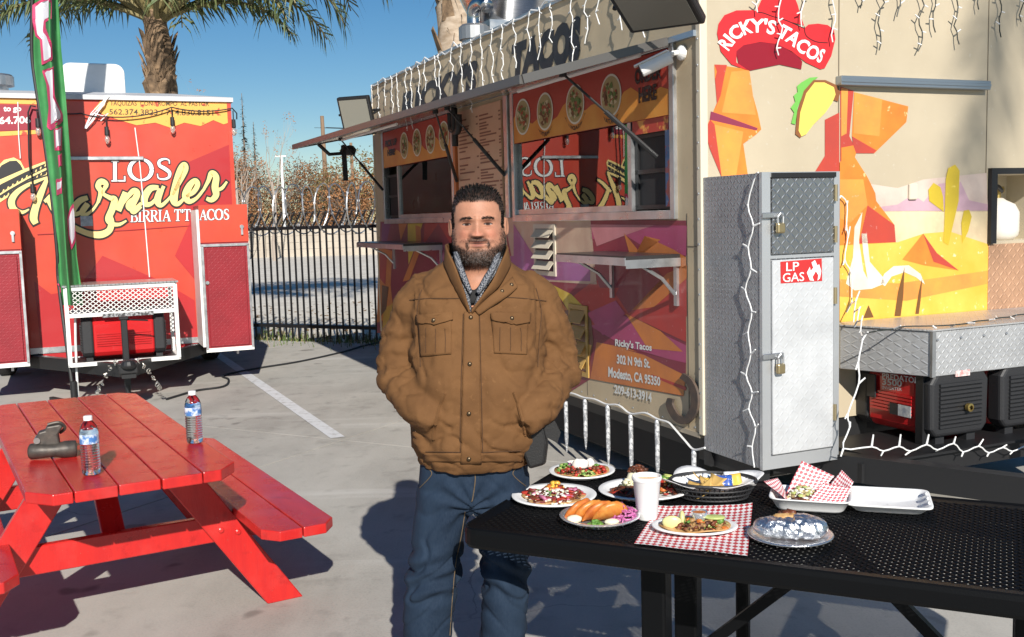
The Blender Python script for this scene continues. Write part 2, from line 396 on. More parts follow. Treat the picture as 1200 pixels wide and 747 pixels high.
# weeds and dry leaves under the fence
gr = MB(); r = random.Random(11)
for i in range(5200):
    t = r.random()*FL; p = fa+fd*t+fn_*(r.gauss(.28, .3)); h = r.uniform(.03, .13)*(1.4 if r.random() < .1 else 1); a = r.random()*6.28; l = Vector((math.cos(a), math.sin(a), 0))
    gr.add([p+Vector((0, 0, -.03))+l*.008, p+Vector((0, 0, -.03))-l*.008, p+Vector((r.gauss(0, .03), r.gauss(0, .03), h))], [(0, 1, 2)], 0 if r.random() < .62 else 1)
tag(gr.build('weeds', [mat('weed_green', (.10, .15, .035), .8), mat('weed_dry', (.32, .25, .13), .9)]), 'low green weeds and dry grass along the foot of the iron fence', 'weeds', kind='stuff')
lf = MB()
for i in range(900):
    p = Vector((r.uniform(-6, 0), r.uniform(14.2, 20)**1.0, -.022)); p.y = 13.9+(r.random()**2)*7; a = r.random()*6.28; l = Vector((math.cos(a), math.sin(a), r.gauss(0, .3)))*r.uniform(.02, .06); k = Vector((-l.y, l.x, r.gauss(0, .01)))*.7
    lf.add([p-l, p+k, p+l, p-k], [(0, 1, 2, 3)])
tag(lf.build('leaf_litter', mat('dry_leaf', (.20, .13, .07), .9)), 'dry brown leaves scattered on the pale gravel', 'leaves', kind='stuff')

# ---------------------------------------------------------------- far side: block wall, shrubs, bare trees, poles
wl = thing('block_wall', 'low pale concrete panel wall at the back of the gravel lot', 'wall', (-66, 50, 0))
cw = mat('pale_block', (.50, .44, .36), .9, col2=(.38, .33, .27), scale=1.2, bmp=.3, bscale=20)
r = random.Random(3)
for i in range(36):
    p_ = MB(); x = i*3.0; h = 1.28+r.uniform(-.03, .03)
    for k in range(4): p_.bb(x+.14, x+2.9, -.06+r.uniform(-.01, .01), .06, k*h/4-.04 if k == 0 else k*h/4+.012, (k+1)*h/4)
    p_.build('panel', cw, wl); q_ = MB(); q_.bb(x-.12, x+.12, -.11, .11, -.04, h+.08); q_.build('post', cw, wl)
leafb = [mat('autumn_brown', (.27, .13, .055), .85), mat('autumn_rust', (.36, .17, .07), .85), mat('autumn_olive', (.17, .14, .05), .85), mat('autumn_dark', (.13, .075, .035), .85)]
bark = mat('grey_bark', (.24, .20, .165), .9, col2=(.14, .115, .09), scale=8, bmp=.5, bscale=30)
r = random.Random(21); xs = [-27.5, -25.2, -23.4, -21.6, -19.9, -18.2, -16.5, -14.9, -13.2, -11.5, -9.8, -8.0]
more = [-52, -47, -43, -39, -35, -31.5, -5.5, -2.5, 1, 4.5, 8, 12, 16.5, 21, 26, 31]
tone = ['rust brown', 'dull brown', 'olive brown', 'reddish brown']; tones = [[0, 1, 3], [0, 3, 0], [2, 0, 2], [1, 0, 1]]
for i, x in enumerate(xs+more):
    y = 55+r.uniform(-2.5, 3); hh = 1.28*([3.2, 3.6, 4.6, 4.0, 5.0, 4.4, 5.2, 4.9, 4.7, 4.3, 4.0, 4.1]*3)[i]; k = i % 4
    t = thing('autumn_shrub', f'{tone[k]} leafy shrub, {["slender", "rounded", "broad", "tall"][(i//4+i) % 4]}, behind the pale wall'+(' beyond the fence' if i < 12 else ', behind the red trailer' if x < -28 else ', behind the taco trailer'), 'shrub', (x, y, 0), group='autumn shrubs behind the wall')
    mb = MB(); 
    for q in range(7):
        c = (r.gauss(0, .9 if i < 12 else 1.4), r.gauss(0, .7), hh*r.uniform(.25, .74)); leaf_cards(mb, c, (1.25 if i < 12 else 1.9, 1.1, hh*.24), 1150 if i < 12 else 300, .13 if i < 12 else .2, i*10+q, 3)
    mb.build('crown', [leafb[z] for z in tones[k]], t)
    tr = MB(); rg = random.Random(i)
    for q in range(5): branch(tr, Vector((r.gauss(0, .2), r.gauss(0, .2), -.05)), Vector((r.gauss(0, .3), r.gauss(0, .3), 1)).normalized(), hh*.55, .07, 2, rg, spread=.4)
    tr.build('trunk', bark, t)
far = [(-11.35, 44, 7.4, 'pale bare sapling with upswept twigs beside the red trailer'), (-10.35, 45, 7.0, 'bare branching tree with a few dry seed heads before the shrubs'), (-12.1, 47, 6.2, 'thin bare tree nearest the edge of the red trailer')]
for i, (x, y, h, lab) in enumerate(far):
    t = thing('bare_tree', lab, 'tree', (x, y, 0), group='bare trees beyond the fence'); mb = MB(); tips = []; rg = random.Random(40+i)
    branch(mb, Vector((0, 0, -.05)), Vector((0.03, 0, 1)), h*.5, .085, 4, rg, tips, spread=.38, up=.35); mb.build('trunk', mat('pale_bark', (.36, .30, .25), .9), t)
    lb = MB(); r = random.Random(i)
    for p in tips:
        if r.random() < .5: leaf_cards(lb, p, (.12, .12, .12), 5, .09, int(p.x*100), 1)
    lb.build('crown', leafb[1], t)
for i, (x, h) in enumerate(((-16.6, 10.4), (-15.6, 11.6), (-15.0, 9.4))):
    t = thing('conifer', ['dark narrow conifer top, middle height, behind the autumn shrubs', 'tallest dark narrow conifer behind the autumn shrubs', 'shortest dark narrow conifer behind the autumn shrubs'][i], 'tree', (x*1.3, 80, 0), group='far conifers'); mb = MB(); mb.tube([(0, 0, -.05), (0, 0, h)], [.18, .02], 6); mb.build('trunk', bark, t)
    cb = MB(); r = random.Random(i)
    for k in range(260):
        z = h*(.3+.68*r.random()); a = r.random()*6.28; L = (h-z)*.13+.15; d = Vector((math.cos(a), math.sin(a), -.25))*L*r.uniform(.5, 1); s = Vector((-d.y, d.x, 0))*.18
        cb.add([(0, 0, z), Vector((0, 0, z))+d*.6+s, Vector((0, 0, z))+d, Vector((0, 0, z))+d*.6-s], [(0, 1, 2, 3)])
    cb.build('crown', mat('conifer_dark', (.035, .045, .03), .9), t)
def utility_pole(pos, h, rr, lab, arm=True):
    t = thing('utility_pole', lab, 'pole', pos, group='utility poles'); mb = MB(); mb.tube([(0, 0, -.05), (.05, 0, h*.5), (0, 0, h)], [rr, rr*.85, rr*.65], 10); mb.build('shaft', mat('pole_wood', (.30, .20, .13), .9, col2=(.20, .13, .08), scale=3, stretch=(6, 6, .4)), t)
    c = MB(); c.cyl((0, 0, h-.002), (0, 0, h+.03), rr*.7, rr*.6, 10); c.build('cap', MATS['pole_wood'], t)
    return t
p = at_y(366.5, 137, 62); utility_pole((p.x+.55, 62, 0), p.z, .17, 'tall weathered wooden utility pole beyond the gravel lot')
p = at_y(406, 168, 95); utility_pole((p.x+.4, 95, 0), p.z, .2, 'distant wooden utility pole just past the awning tip')
t = thing('white_post', 'slim white metal post with a short cross top behind the fence', 'post', (at_y(333.5, 262, 51.5).x, 51.5, 0)); p = at_y(332.5, 184, 51.5)
mb = MB(); mb.cyl((0, 0, -.05), (-.0, 0, p.z), .075, .065, 10); mb.build('shaft', mat('white_pipe', (.78, .78, .76), .5), t); mb = MB(); mb.bb(-.30, .24, -.04, .04, p.z, p.z+.06); mb.build('cap', MATS['white_pipe'], t)
wr = MB()
for k in range(3):
    a = Vector((at_y(366, 140, 62).x+.5-.35*k+.3, 62, 0)); a.z = at_y(366, 143, 62).z-.35; b = Vector((18, 66, 9.2)); wr.tube([a.lerp(b, s/16)-Vector((0, 0, .9*4*(s/16)*(1-s/16))) for s in range(17)], .012, 4)
tag(wr.build('power_line', mat('dark_cable', (.03, .03, .03), .6)), 'thin dark power lines strung from the tall utility pole', 'wire')

# ---------------------------------------------------------------- palms
def frond(mb, base, az, el, L, droop, rg, mi=0, nl=46):
    """feather frond: arching rachis and two ranks of hanging leaflets"""
    h = Vector((math.cos(az), math.sin(az), 0)); pts = []; p = Vector(base); e = el; k = 14
    for i in range(k+1):
        pts.append(p.copy()); d = h*math.cos(e)+Vector((0, 0, math.sin(e))); p = p+d*L/k; e -= droop/k*(.4+1.4*i/k)
    mb.tube(pts, [.045*(1-.85*i/k)+.004 for i in range(k+1)], 5, 1, cap=False)
    side = Vector((-h.y, h.x, 0))
    for i in range(nl):
        t = .16+.83*i/nl; f = t*k; a = int(f); q = pts[a].lerp(pts[min(a+1, k)], f-a); d = (pts[min(a+1, k)]-pts[a]).normalized()
        ll = L*.24*(1-abs(t-.45)**1.5*1.1)*rg.uniform(.8, 1.15)
        for s in (-1, 1):
            o = (side*s*rg.uniform(.55, 1.0)+d*rg.uniform(.45, .9)+Vector((0, 0, rg.uniform(-.35, .35)))).normalized()
            m1 = q+o*ll*.5; o2 = (o+Vector((0, 0, -rg.uniform(.7, 1.9)))).normalized(); e1 = m1+o2*ll*.55; wv = d*.016
            mb.add([q-wv, q+wv, m1+wv*1.2, m1-wv*1.2, e1], [(0, 1, 2, 3), (3, 2, 4)], 0)
palm_leaf = mat('palm_leaf', (.085, .125, .045), .5, col2=(.14, .15, .06), scale=2, spec=.4)
palm_stem = mat('palm_stem', (.23, .19, .08), .7)
boot = mat('palm_boot', (.33, .22, .13), .95, col2=(.12, .08, .05), scale=9, bmp=.5, bscale=25)
palm_bark = mat('palm_bark', (.52, .42, .32), .95, col2=(.30, .22, .15), scale=5, stretch=(1, 1, 2.5), bmp=.6, bscale=18)
def palm(lab, pos, top, rad, fronds, seed, mats, nb, bz0, bz1, wide=1.0):
    t = thing('palm_tree', lab, 'palm tree', pos, group='palm trees'); rg = random.Random(seed)
    mb = MB(); k = 26; pts = [(.05*math.sin(i*.4), .04*math.cos(i*.3), top*i/k-.05*(i == 0)) for i in range(k+1)]
    mb.tube(pts, [rad*(1+.10*rg.uniform(-1, 1))*(1.15-.15*min(i/6, 1)) for i in range(k+1)], 14); mb.build('trunk', mats, t, smooth=True)
    bt = MB()
    for i in range(nb):       # cut leaf bases
        z = bz0+(bz1-bz0)*i/nb; a = i*2.399+rg.uniform(-.3, .3); d = Vector((math.cos(a), math.sin(a), 0)); s = Vector((-d.y, d.x, 0)); L = rg.uniform(.16, .42); wd = rg.uniform(.06, .11)*wide
        p0 = d*rad*.8+Vector((0, 0, z)); p1 = p0+d*L*.35+Vector((0, 0, L)); p2 = p1+d*rg.uniform(-.03, .07)+Vector((0, 0, .06))
        th = d*.02
        bt.add([p0-s*wd, p0+s*wd, p1+s*wd*.6, p1-s*wd*.6, p2+s*wd*.2*rg.uniform(-1, 1), p0-s*wd-th*2, p0+s*wd-th*2, p1+s*wd*.5-th, p1-s*wd*.5-th], [(0, 1, 2, 3), (3, 2, 4), (6, 5, 8, 7), (5, 0, 3, 8), (1, 6, 7, 2), (8, 3, 4), (2, 7, 4)])
    for i in range(nb*3):     # fibre
        z = rg.uniform(bz0, bz1); a = rg.random()*6.28; d = Vector((math.cos(a), math.sin(a), 0)); p = d*rad*1.02+Vector((0, 0, z)); q = p+d*rg.uniform(.02, .12)+Vector((rg.gauss(0, .05), rg.gauss(0, .05), -rg.uniform(.08, .3))); s = Vector((-d.y, d.x, 0))*.006
        bt.add([p-s, p+s, q], [(0, 1, 2)])
    bt.build('leaf_base', boot, t)
    for (az, el, L, dr) in fronds:
        f = MB(); frond(f, (0.08*math.cos(az), .08*math.sin(az), top-.15), az, el, L, dr, rg); f.build('frond', [palm_leaf, palm_stem], t)
    return t
p = at_y(188, 100, 15.9)
fr1 = [(R(-2), R(62), 5.3, R(150)), (R(-12), R(66), 4.9, R(155)), (R(20), R(44), 3.4, R(120)), (R(-30), R(40), 3.2, R(115)), (R(-70), R(35), 2.8, R(110)), (R(-110), R(40), 3.0, R(115)), (R(172), R(40), 3.3, R(118)), (R(190), R(50), 3.8, R(135)), (R(-150), R(36), 3.0, R(110)), (R(3), R(64), 4.5, R(148)), (R(12), R(52), 4.2, R(120)), (R(-20), R(60), 4.0, R(150)), (R(35), R(58), 4.2, R(140)), (R(-50), R(55), 3.8, R(130)), (R(70), R(60), 4.0, R(140)), (R(100), R(62), 4.0, R(150)), (R(140), R(60), 4.0, R(140)), (R(165), R(56), 3.9, R(128)), (R(180), R(66), 4.2, R(150)), (R(200), R(58), 3.9, R(130)), (R(230), R(58), 3.8, R(135)), (R(260), R(66), 3.8, R(140)), (R(290), R(60), 3.6, R(145)), (R(320), R(70), 4.2, R(140)), (R(10), R(80), 4.0, R(120)), (R(190), R(80), 4.0, R(120)), (R(30), R(34), 3.0, R(100)), (R(335), R(30), 2.7, R(100)), (R(350), R(20), 2.3, R(80)), (R(160), R(30), 2.6, R(95)), (R(205), R(22), 2.5, R(80))]
palm('shaggy feather palm with hanging green fronds behind the red trailer', (p.x, 15.9, -.03), 4.9, .185, fr1, 3, boot, 90, 2.2, 4.3)
p = at_y(531, 30, 15.0)
fr2 = [(i*2*math.pi/15+.2, R(50+18*math.sin(i*2.3)), 3.6, R(120+25*math.cos(i*1.7))) for i in range(15)]
palm('thick pale palm trunk with ragged leaf stubs behind the taco trailer', (p.x, 15.0, -.03), 6.3, .27, fr2, 8, palm_bark, 26, 2.3, 6.0)

q = P_EW = Vector((.993, 5.3, 0))+VV*2.95+Vector((0, 0, 3.75)); k = 17.0; q = q+sdir*(k/math.cos(SUN_EL))  # unseen palm placed up-sun so its fronds shadow the upper end wall
fr3 = [(i*2*math.pi/16+.1, R(35+22*math.sin(i*2.1)), 2.9, R(120+20*math.cos(i*1.3))) for i in range(16)]
palm('unseen tall palm behind the camera, added to shadow the mural end', (q.x, q.y, -.03), q.z, .16, fr3, 15, palm_bark, 20, q.z-2, q.z-.3)
# ================================================================ the red food trailer behind
for s in TEXTS: glyphs(s)
P_LT = Vector((-2.885, 10.877, 0))
lt = thing('food_trailer', 'red food trailer with yellow script lettering, its hitch towards the picnic table', 'food trailer', P_LT, ROTZ)
def LT(px, py, off=0.0, lift=0.0):
    q = at_plane(px, py, P_LT+UU*off, UU)-P_LT; return Vector((q.dot(VV), off-lift, q.z))
red = mat('trailer_red', (.60, .072, .036), .32, col2=(.52, .055, .034), scale=1.5, coat=.3, rvar=.06)
dred = mat('wrap_dark_red', (.36, .015, .03), .35, coat=.3)
wht = mat('white_paint', (.78, .78, .76), .45, col2=(.62, .60, .56), scale=9, lo=.5, hi=.8)
alu = mat('aluminium', (.62, .63, .64), .35, metal=.85, col2=(.46, .47, .48), scale=5, rvar=.1)
blk = mat('black_paint', (.014, .014, .015), .45)
blkp = mat('black_plastic', (.02, .02, .022), .55, bmp=.2, bscale=200)
cream = mat('yellow_print', (.86, .58, .14), .4); creamL = mat('pale_yellow_print', (.88, .68, .26), .4)
wprint = mat('white_print', (.82, .82, .80), .45); bprint = mat('black_print', (.012, .010, .012), .45)
b = MB(); b.bb(-2.5, 0, .004, 3.6, .42, 2.90); b.build('body', [red], lt, bevel=.02, seg=2)
b = MB(); b.prism([(-2.53, -.03), (.03, -.03), (.03, 3.63), (-2.53, 3.63)], 2.895, 2.94)
b.add([(-2.53, -.03, 2.94), (.03, -.03, 2.94), (.03, 3.63, 2.94), (-2.53, 3.63, 2.94), (-2.2, .5, 3.03), (-.5, .5, 3.03), (-.5, 3.2, 3.03), (-2.2, 3.2, 3.03)], [(0, 1, 5, 4), (1, 2, 6, 5), (2, 3, 7, 6), (3, 0, 4, 7), (4, 5, 6, 7)])
b.build('roof', mat('roof_grey', (.62, .62, .63), .5, col2=(.48, .48, .5), scale=3), lt)
ac = MB(); q0, q1 = LT(70, 73, 1.0), LT(147, 102, 1.0)
def rr_box(mb, x0, x1, y0, y1, z0, z1, r, mi=0, n=5):
    prof = [(x0, z0), (x1, z0)]+[(x1-r+r*math.cos(a), z1-r+r*math.sin(a)) for a in [math.pi/2*i/n for i in range(n+1)]]+[(x0+r-r*math.sin(a), z1-r+r*math.cos(a)) for a in [math.pi/2*i/n for i in range(n+1)]]
    m_ = len(prof); mb.add([(x, y0, z) for x, z in prof]+[(x, y1, z) for x, z in prof], [tuple(range(m_)), tuple(reversed(range(m_, 2*m_)))]+[((i+1) % m_, i, m_+i, m_+(i+1) % m_) for i in range(m_)], mi)
acz = 3.0
rr_box(ac, q0.x, q1.x, 1.0, 1.75, acz, q0.z, .10); ac.build('air_conditioner', mat('ac_white', (.80, .80, .79), .4, col2=(.7, .7, .68), scale=4), lt, bevel=.015, seg=2)
b = MB(); b.bb(q0.x-.02, q1.x+.02, .98, 1.77, 2.93, acz); b.build('gasket', blkp, lt)
v1 = MB(); qv = LT(6, 96, 1.4); v1.lathe([(.13, 0), (.13, .22), (.19, .23), (.19, .33), (.17, .35), (0, .36)], 20, (qv.x-.1, 1.4, 2.95)); v1.build('roof_vent', alu, lt, smooth=False)
# corner trims of the shell
for x in (-2.49, -.012):
    b = MB(); b.bb(x-.02, x+.02, -.006, .03, .42, 2.89); b.build('corner_trim', red, lt)
b = MB(); b.bb(-2.5, 0, -.012, .0, .40, .46); b.build('skirt_trim', alu, lt)
# --- printed wrap on the front wall: colour fields
mu = MB(); Z = lambda px, py, k: LT(px, py, 0, .0015+.0007*k)
def field(mbx, pts, mi, k, fn): mbx.poly([fn(x, y, k) for x, y in pts], mi)
field(mu, [(120, 114.5), (269, 116.5), (271, 143), (262, 146), (250, 141), (235, 148), (216, 144), (200, 150), (182, 144), (160, 147), (140, 141), (120, 134), (110, 128), (116, 121)], 0, 0, Z)
field(mu, [(-20, 122), (44, 124), (46, 152), (20, 153), (-20, 155)], 1, 1, Z)
field(mu, [(-20, 112), (40, 113.5), (44, 122.5), (-20, 121)], 0, 0, Z); field(mu, [(-20, 155.5), (20, 153.5), (46, 152.5), (48, 157), (-20, 161)], 0, 0, Z)
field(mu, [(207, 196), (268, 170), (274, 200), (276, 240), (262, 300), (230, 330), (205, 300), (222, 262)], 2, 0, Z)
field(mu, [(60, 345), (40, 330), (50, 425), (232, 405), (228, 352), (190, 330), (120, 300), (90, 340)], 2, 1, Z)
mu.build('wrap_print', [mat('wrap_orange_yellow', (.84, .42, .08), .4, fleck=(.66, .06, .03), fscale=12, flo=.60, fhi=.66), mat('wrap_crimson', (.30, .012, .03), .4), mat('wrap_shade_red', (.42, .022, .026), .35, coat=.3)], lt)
def fit_text(mb, s, x0, x1, yb0, yt0, yb1, yt1, fn, k, mi=0, **kw):
    """text box given by its left edge (x0, yb0..yt0) and right edge (x1, yb1..yt1) as seen in the photo, fn puts it on its surface"""
    put_text(mb, s, lambda u, v: fn(x0+(x1-x0)*u, (yb0+(yb1-yb0)*u)*(1-v)+(yt0+(yt1-yt0)*u)*v, k), mi, **kw)
olv = mat('olive_print', (.045, .035, .012), .5)
tx = MB(); fit_text(tx, 'TAQUIZAS  CON TROMPO  AL PASTOR', 129, 245, 125, 118.5, 125.5, 119.5, Z, 2, bold=.01)
tx.build('lettering', olv, lt); tx = MB(); fit_text(tx, '562.374.3823 / 714.830.8151', 128, 250, 134.5, 128, 136, 129, Z, 2, bold=.012)
tx.build('lettering', olv, lt); tx = MB(); fit_text(tx, 'to go', 4, 25, 133, 125, 132.5, 125, Z, 3, 0, bold=.03); tx.build('lettering', wprint, lt); tx = MB(); fit_text(tx, '64.706', -1, 36, 146, 137, 145, 136, Z, 3, 0, bold=.03); tx.build('lettering', wprint, lt)
# --- serif capitals
def serif(mb, ch, x, y, h, fn, k, mi=0, wd=1.0, grow=0.0):
    """roman capital with its foot at (x, y), height h upwards; returns its advance. Units: photo pixels on the wall"""
    T, t, s = .17*h, .06*h, .055*h; f = lambda a, b_: fn(a, b_, k); g_ = grow
    def q(x0, x1, z0, z1): mb.poly([f(x+x0*h*wd-g_, y-z0*h+g_), f(x+x1*h*wd+g_, y-z0*h+g_), f(x+x1*h*wd+g_, y-z1*h-g_), f(x+x0*h*wd-g_, y-z1*h-g_)], mi)
    def stem(c, z0=0, z1=1, w_=.16):
        q(c-w_/2, c+w_/2, z0, z1)
        if not g_:
            q(c-w_, c-w_/2, z0, z0+.06); q(c+w_/2, c+w_, z0, z0+.06)
            if z1 == 1: q(c-w_, c-w_/2, .94, 1); q(c+w_/2, c+w_, .94, 1)
        else: q(c-w_, c+w_, z0, z0+.06); q(c-w_, c+w_, .94, 1)
    def st(pts): ribbon(mb, [(x+a*h*wd, y-b_*h, c*h) for a, b_, c in pts], lambda a, b_: f(a, b_), mi, 6, g_)
    if ch == 'L': stem(.2); q(.28, .68, 0, .07); q(.61, .68, .07, .26); return .76*h*wd
    if ch == 'I': stem(.18); return .40*h*wd
    if ch == 'T': q(.26, .42, 0, .93); q(.16, .26, 0, .06); q(.42, .52, 0, .06); q(.02, .66, .93, 1); q(.02, .08, .74, .93); q(.60, .66, .74, .93); return .72*h*wd
    if ch == 'O': st([(.42+.36*math.cos(a), .5+.48*math.sin(a), .08+.11*abs(math.cos(a))) for a in [i*math.pi/8 for i in range(17)]]); return .90*h*wd
    if ch == 'C': st([(.42+.36*math.cos(a), .5+.48*math.sin(a), .08+.11*abs(math.cos(a))) for a in [R(42)+i*R(276)/13 for i in range(14)]]); q(.64, .70, .70, .96); return .80*h*wd
    if ch == 'S': st([(.52, .74, .05), (.50, .90, .06), (.34, .96, .09), (.16, .86, .13), (.17, .66, .15), (.36, .51, .17), (.52, .34, .16), (.50, .12, .12), (.32, .03, .09), (.13, .08, .06), (.09, .28, .05)]); return .66*h*wd
    if ch in 'BR':
        stem(.18); st([(.26, .96, .07), (.46, .95, .07), (.58, .84, .13), (.58, .66, .13), (.46, .53, .08), (.26, .52, .06)])
        if ch == 'B': st([(.30, .52, .06), (.52, .48, .08), (.63, .34, .14), (.62, .14, .13), (.48, .04, .07), (.26, .03, .06)]); return .78*h*wd
        st([(.38, .50, .14), (.52, .26, .14), (.68, .05, .12), (.76, .02, .06)]); return .80*h*wd
    if ch == 'A': st([(.10, .03, .06), (.40, .97, .07)]); st([(.39, .97, .14), (.66, .04, .16)]); q(.22, .56, .30, .36); q(0, .24, 0, .05); q(.50, .82, 0, .05); return .84*h*wd
    if ch == "'": q(.05, .16, .68, 1); return .22*h*wd
    return .35*h*wd
lg = MB(); lg2 = MB()
for gi, (gw, kk, mi) in enumerate(((.9, 3, 1), (0, 4, 0))):
    for ch, x, yb in (('L', 129.5, 213.0), ('O', 149.6, 212.0), ('S', 181.5, 211.0)): serif(lg, ch, x, yb, 24.5 if ch == 'L' else 25.5, Z, kk+(0 if gi == 0 else .4), mi, {'L': 1.05, 'O': 1.42, 'S': 1.28}[ch], gw)
    x = 152.5
    for ch in "BIRRIA T'T":
        if ch == ' ': x += 4.0; continue
        adv = serif(lg2, ch, x, 260.6-(x-153)*.026, 13.6, Z, kk, mi, .92, gw*.55); x += adv*(.93 if ch != 'I' else 1.0)
lg.build('serif_lettering', [wprint, mat('navy_print', (.06, .012, .02), .45)], lt); lg2.build('serif_lettering', [wprint, MATS['navy_print']], lt)
# --- brush script
SA = lambda pts: [(a/6.225, 170+b_/6.225, c/6.225) for a, b_, c in pts]
SB = lambda pts: [(150+a/5.744, 160+b_/5.744, c/5.744) for a, b_, c in pts]
strokes = [SA([(212, 470, 10), (160, 492, 26), (100, 468, 46), (84, 410, 50), (120, 350, 40), (190, 300, 28), (270, 265, 22), (352, 235, 14)]),
    SA([(345, 245, 24), (300, 350, 46), (262, 450, 52), (245, 530, 56), (262, 575, 40)]), SA([(470, 300, 20), (420, 330, 30), (370, 375, 34), (325, 415, 22)]),
    SA([(352, 395, 36), (400, 480, 44), (470, 560, 46), (560, 612, 40), (650, 648, 42), (735, 655, 50), (795, 625, 46), (812, 570, 44), (800, 520, 40)]),
    SA([(640, 385, 34), (580, 410, 46), (535, 470, 48), (545, 505, 34), (590, 490, 28), (645, 430, 22)]), SA([(640, 430, 44), (600, 490, 44), (625, 510, 30), (680, 470, 18), (720, 410, 18)]),
    SA([(715, 420, 22), (735, 345, 34), (715, 300, 40), (738, 268, 44), (775, 290, 34), (750, 350, 24), (800, 385, 32), (835, 400, 46), (818, 470, 48), (790, 540, 46), (815, 575, 32), (870, 580, 24), (922, 553, 12)]),
    SA([(915, 345, 40), (890, 410, 46), (860, 480, 48)]), SA([(875, 460, 18), (930, 380, 30), (975, 335, 40), (1000, 360, 46), (965, 440, 48), (975, 490, 34), (1030, 450, 20)]),
    SB([(70, 400, 18), (20, 440, 40), (5, 475, 40), (40, 492, 28), (90, 450, 22)]),
    SB([(205, 345, 28), (150, 352, 42), (112, 410, 48), (118, 455, 38), (160, 450, 26), (215, 385, 22), (240, 335, 24)]), SB([(222, 355, 42), (198, 430, 46), (222, 465, 28), (275, 420, 18), (320, 360, 16)]),
    SB([(300, 395, 16), (345, 310, 30), (388, 225, 34), (378, 190, 34), (352, 225, 42), (322, 330, 50), (308, 425, 52), (335, 455, 30), (385, 410, 18)]),
    SB([(390, 405, 20), (440, 375, 32), (468, 325, 34), (450, 298, 32), (412, 335, 44), (388, 400, 50), (412, 438, 34), (462, 415, 22), (515, 350, 18)]),
    SB([(505, 365, 16), (540, 300, 26), (562, 248, 36), (592, 275, 42), (585, 340, 46), (592, 395, 42), (562, 428, 34), (528, 418, 24)]), SB([(588, 362, 20), (630, 350, 22), (665, 305, 14)])]
sc = MB()
for i, s in enumerate(strokes): ribbon(sc, s, lambda a, b_, i=i: Z(a, b_, 5+.12*i), 1, 7, 1.9)
for i, s in enumerate(strokes): ribbon(sc, s, lambda a, b_, i=i: Z(a, b_, 7.5+.12*i), 0, 7, 0)
sc.build('script_lettering', [creamL, bprint], lt)
# --- printed sombrero
A2 = lambda pts: [(a/6.225, 170+b_/6.225) for a, b_ in pts]
sm = MB()
field(sm, A2([(-60, 260), (-20, 160), (30, 110), (100, 92), (150, 118), (180, 175), (330, 120), (352, 150), (340, 220), (200, 285), (0, 420), (-80, 430)]), 0, 2, Z)
field(sm, A2([(-40, 220), (10, 150), (70, 118), (120, 115), (150, 145), (168, 180), (110, 205), (30, 240), (-40, 270)]), 1, 3, Z)
field(sm, A2([(-60, 330), (10, 285), (90, 245), (180, 200), (330, 135), (340, 165), (200, 235), (60, 315), (-60, 395)]), 1, 3, Z)
field(sm, A2([(-60, 405), (60, 330), (200, 250), (345, 180), (335, 215), (200, 275), (40, 375), (-60, 430)]), 1, 3, Z)
for i in range(11):
    for (ax, ay, bx, by, sz) in ((15, 268, 170, 190, 16), (-10, 355, 330, 150, 17), (0, 395, 300, 215, 14)):
        t = i/10; x, y = ax+(bx-ax)*t, ay+(by-ay)*t; field(sm, A2([(x-sz*.4, y+sz*.5), (x+sz*.1, y+sz*.5), (x+sz*.5, y-sz*.6), (x, y-sz*.6)]), 0, 4, Z)
sm.build('sombrero_print', [creamL, bprint], lt)
# --- things fixed on the wall
b = MB(); a_, c_ = LT(72, 186, 0), LT(168, 184.5, 0); b.bb(a_.x, c_.x, -.035, -.003, a_.z-.018, a_.z+.018); b.build('awning_rail', alu, lt, bevel=.004)
b = MB(); a_, c_ = LT(94, 253.5), LT(109, 265); b.bb(a_.x, c_.x, -.012, -.002, c_.z, a_.z); b.build('data_plate', mat('plate_grey', (.30, .32, .33), .4, metal=.3, col2=(.5, .5, .5), scale=30), lt)
wc = MB(); wc.tube([LT(158, 150, 0, .015), LT(164, 195, 0, .012), LT(168, 240, 0, .016), LT(175, 325, 0, .02)], .006, 6); wc.build('white_cable', wprint, lt); wc = MB(); wc.tube([LT(21, 120, 0, .015), LT(22, 160, 0, .015), LT(24, 186, 0, .015)], .005, 6)
wc.build('white_cable', wprint, lt)
# seams of the wrapped sheets
sm2 = MB()
for a_, c_ in (((44, 275), (150, 270)), ((150, 270), (232, 264))):
    p0, p1 = LT(*a_), LT(*c_); sm2.bar(p0+Vector((0, -.004, 0)), p1+Vector((0, -.004, 0)), .006, .006)
sm2.build('sheet_seam', dred, lt)
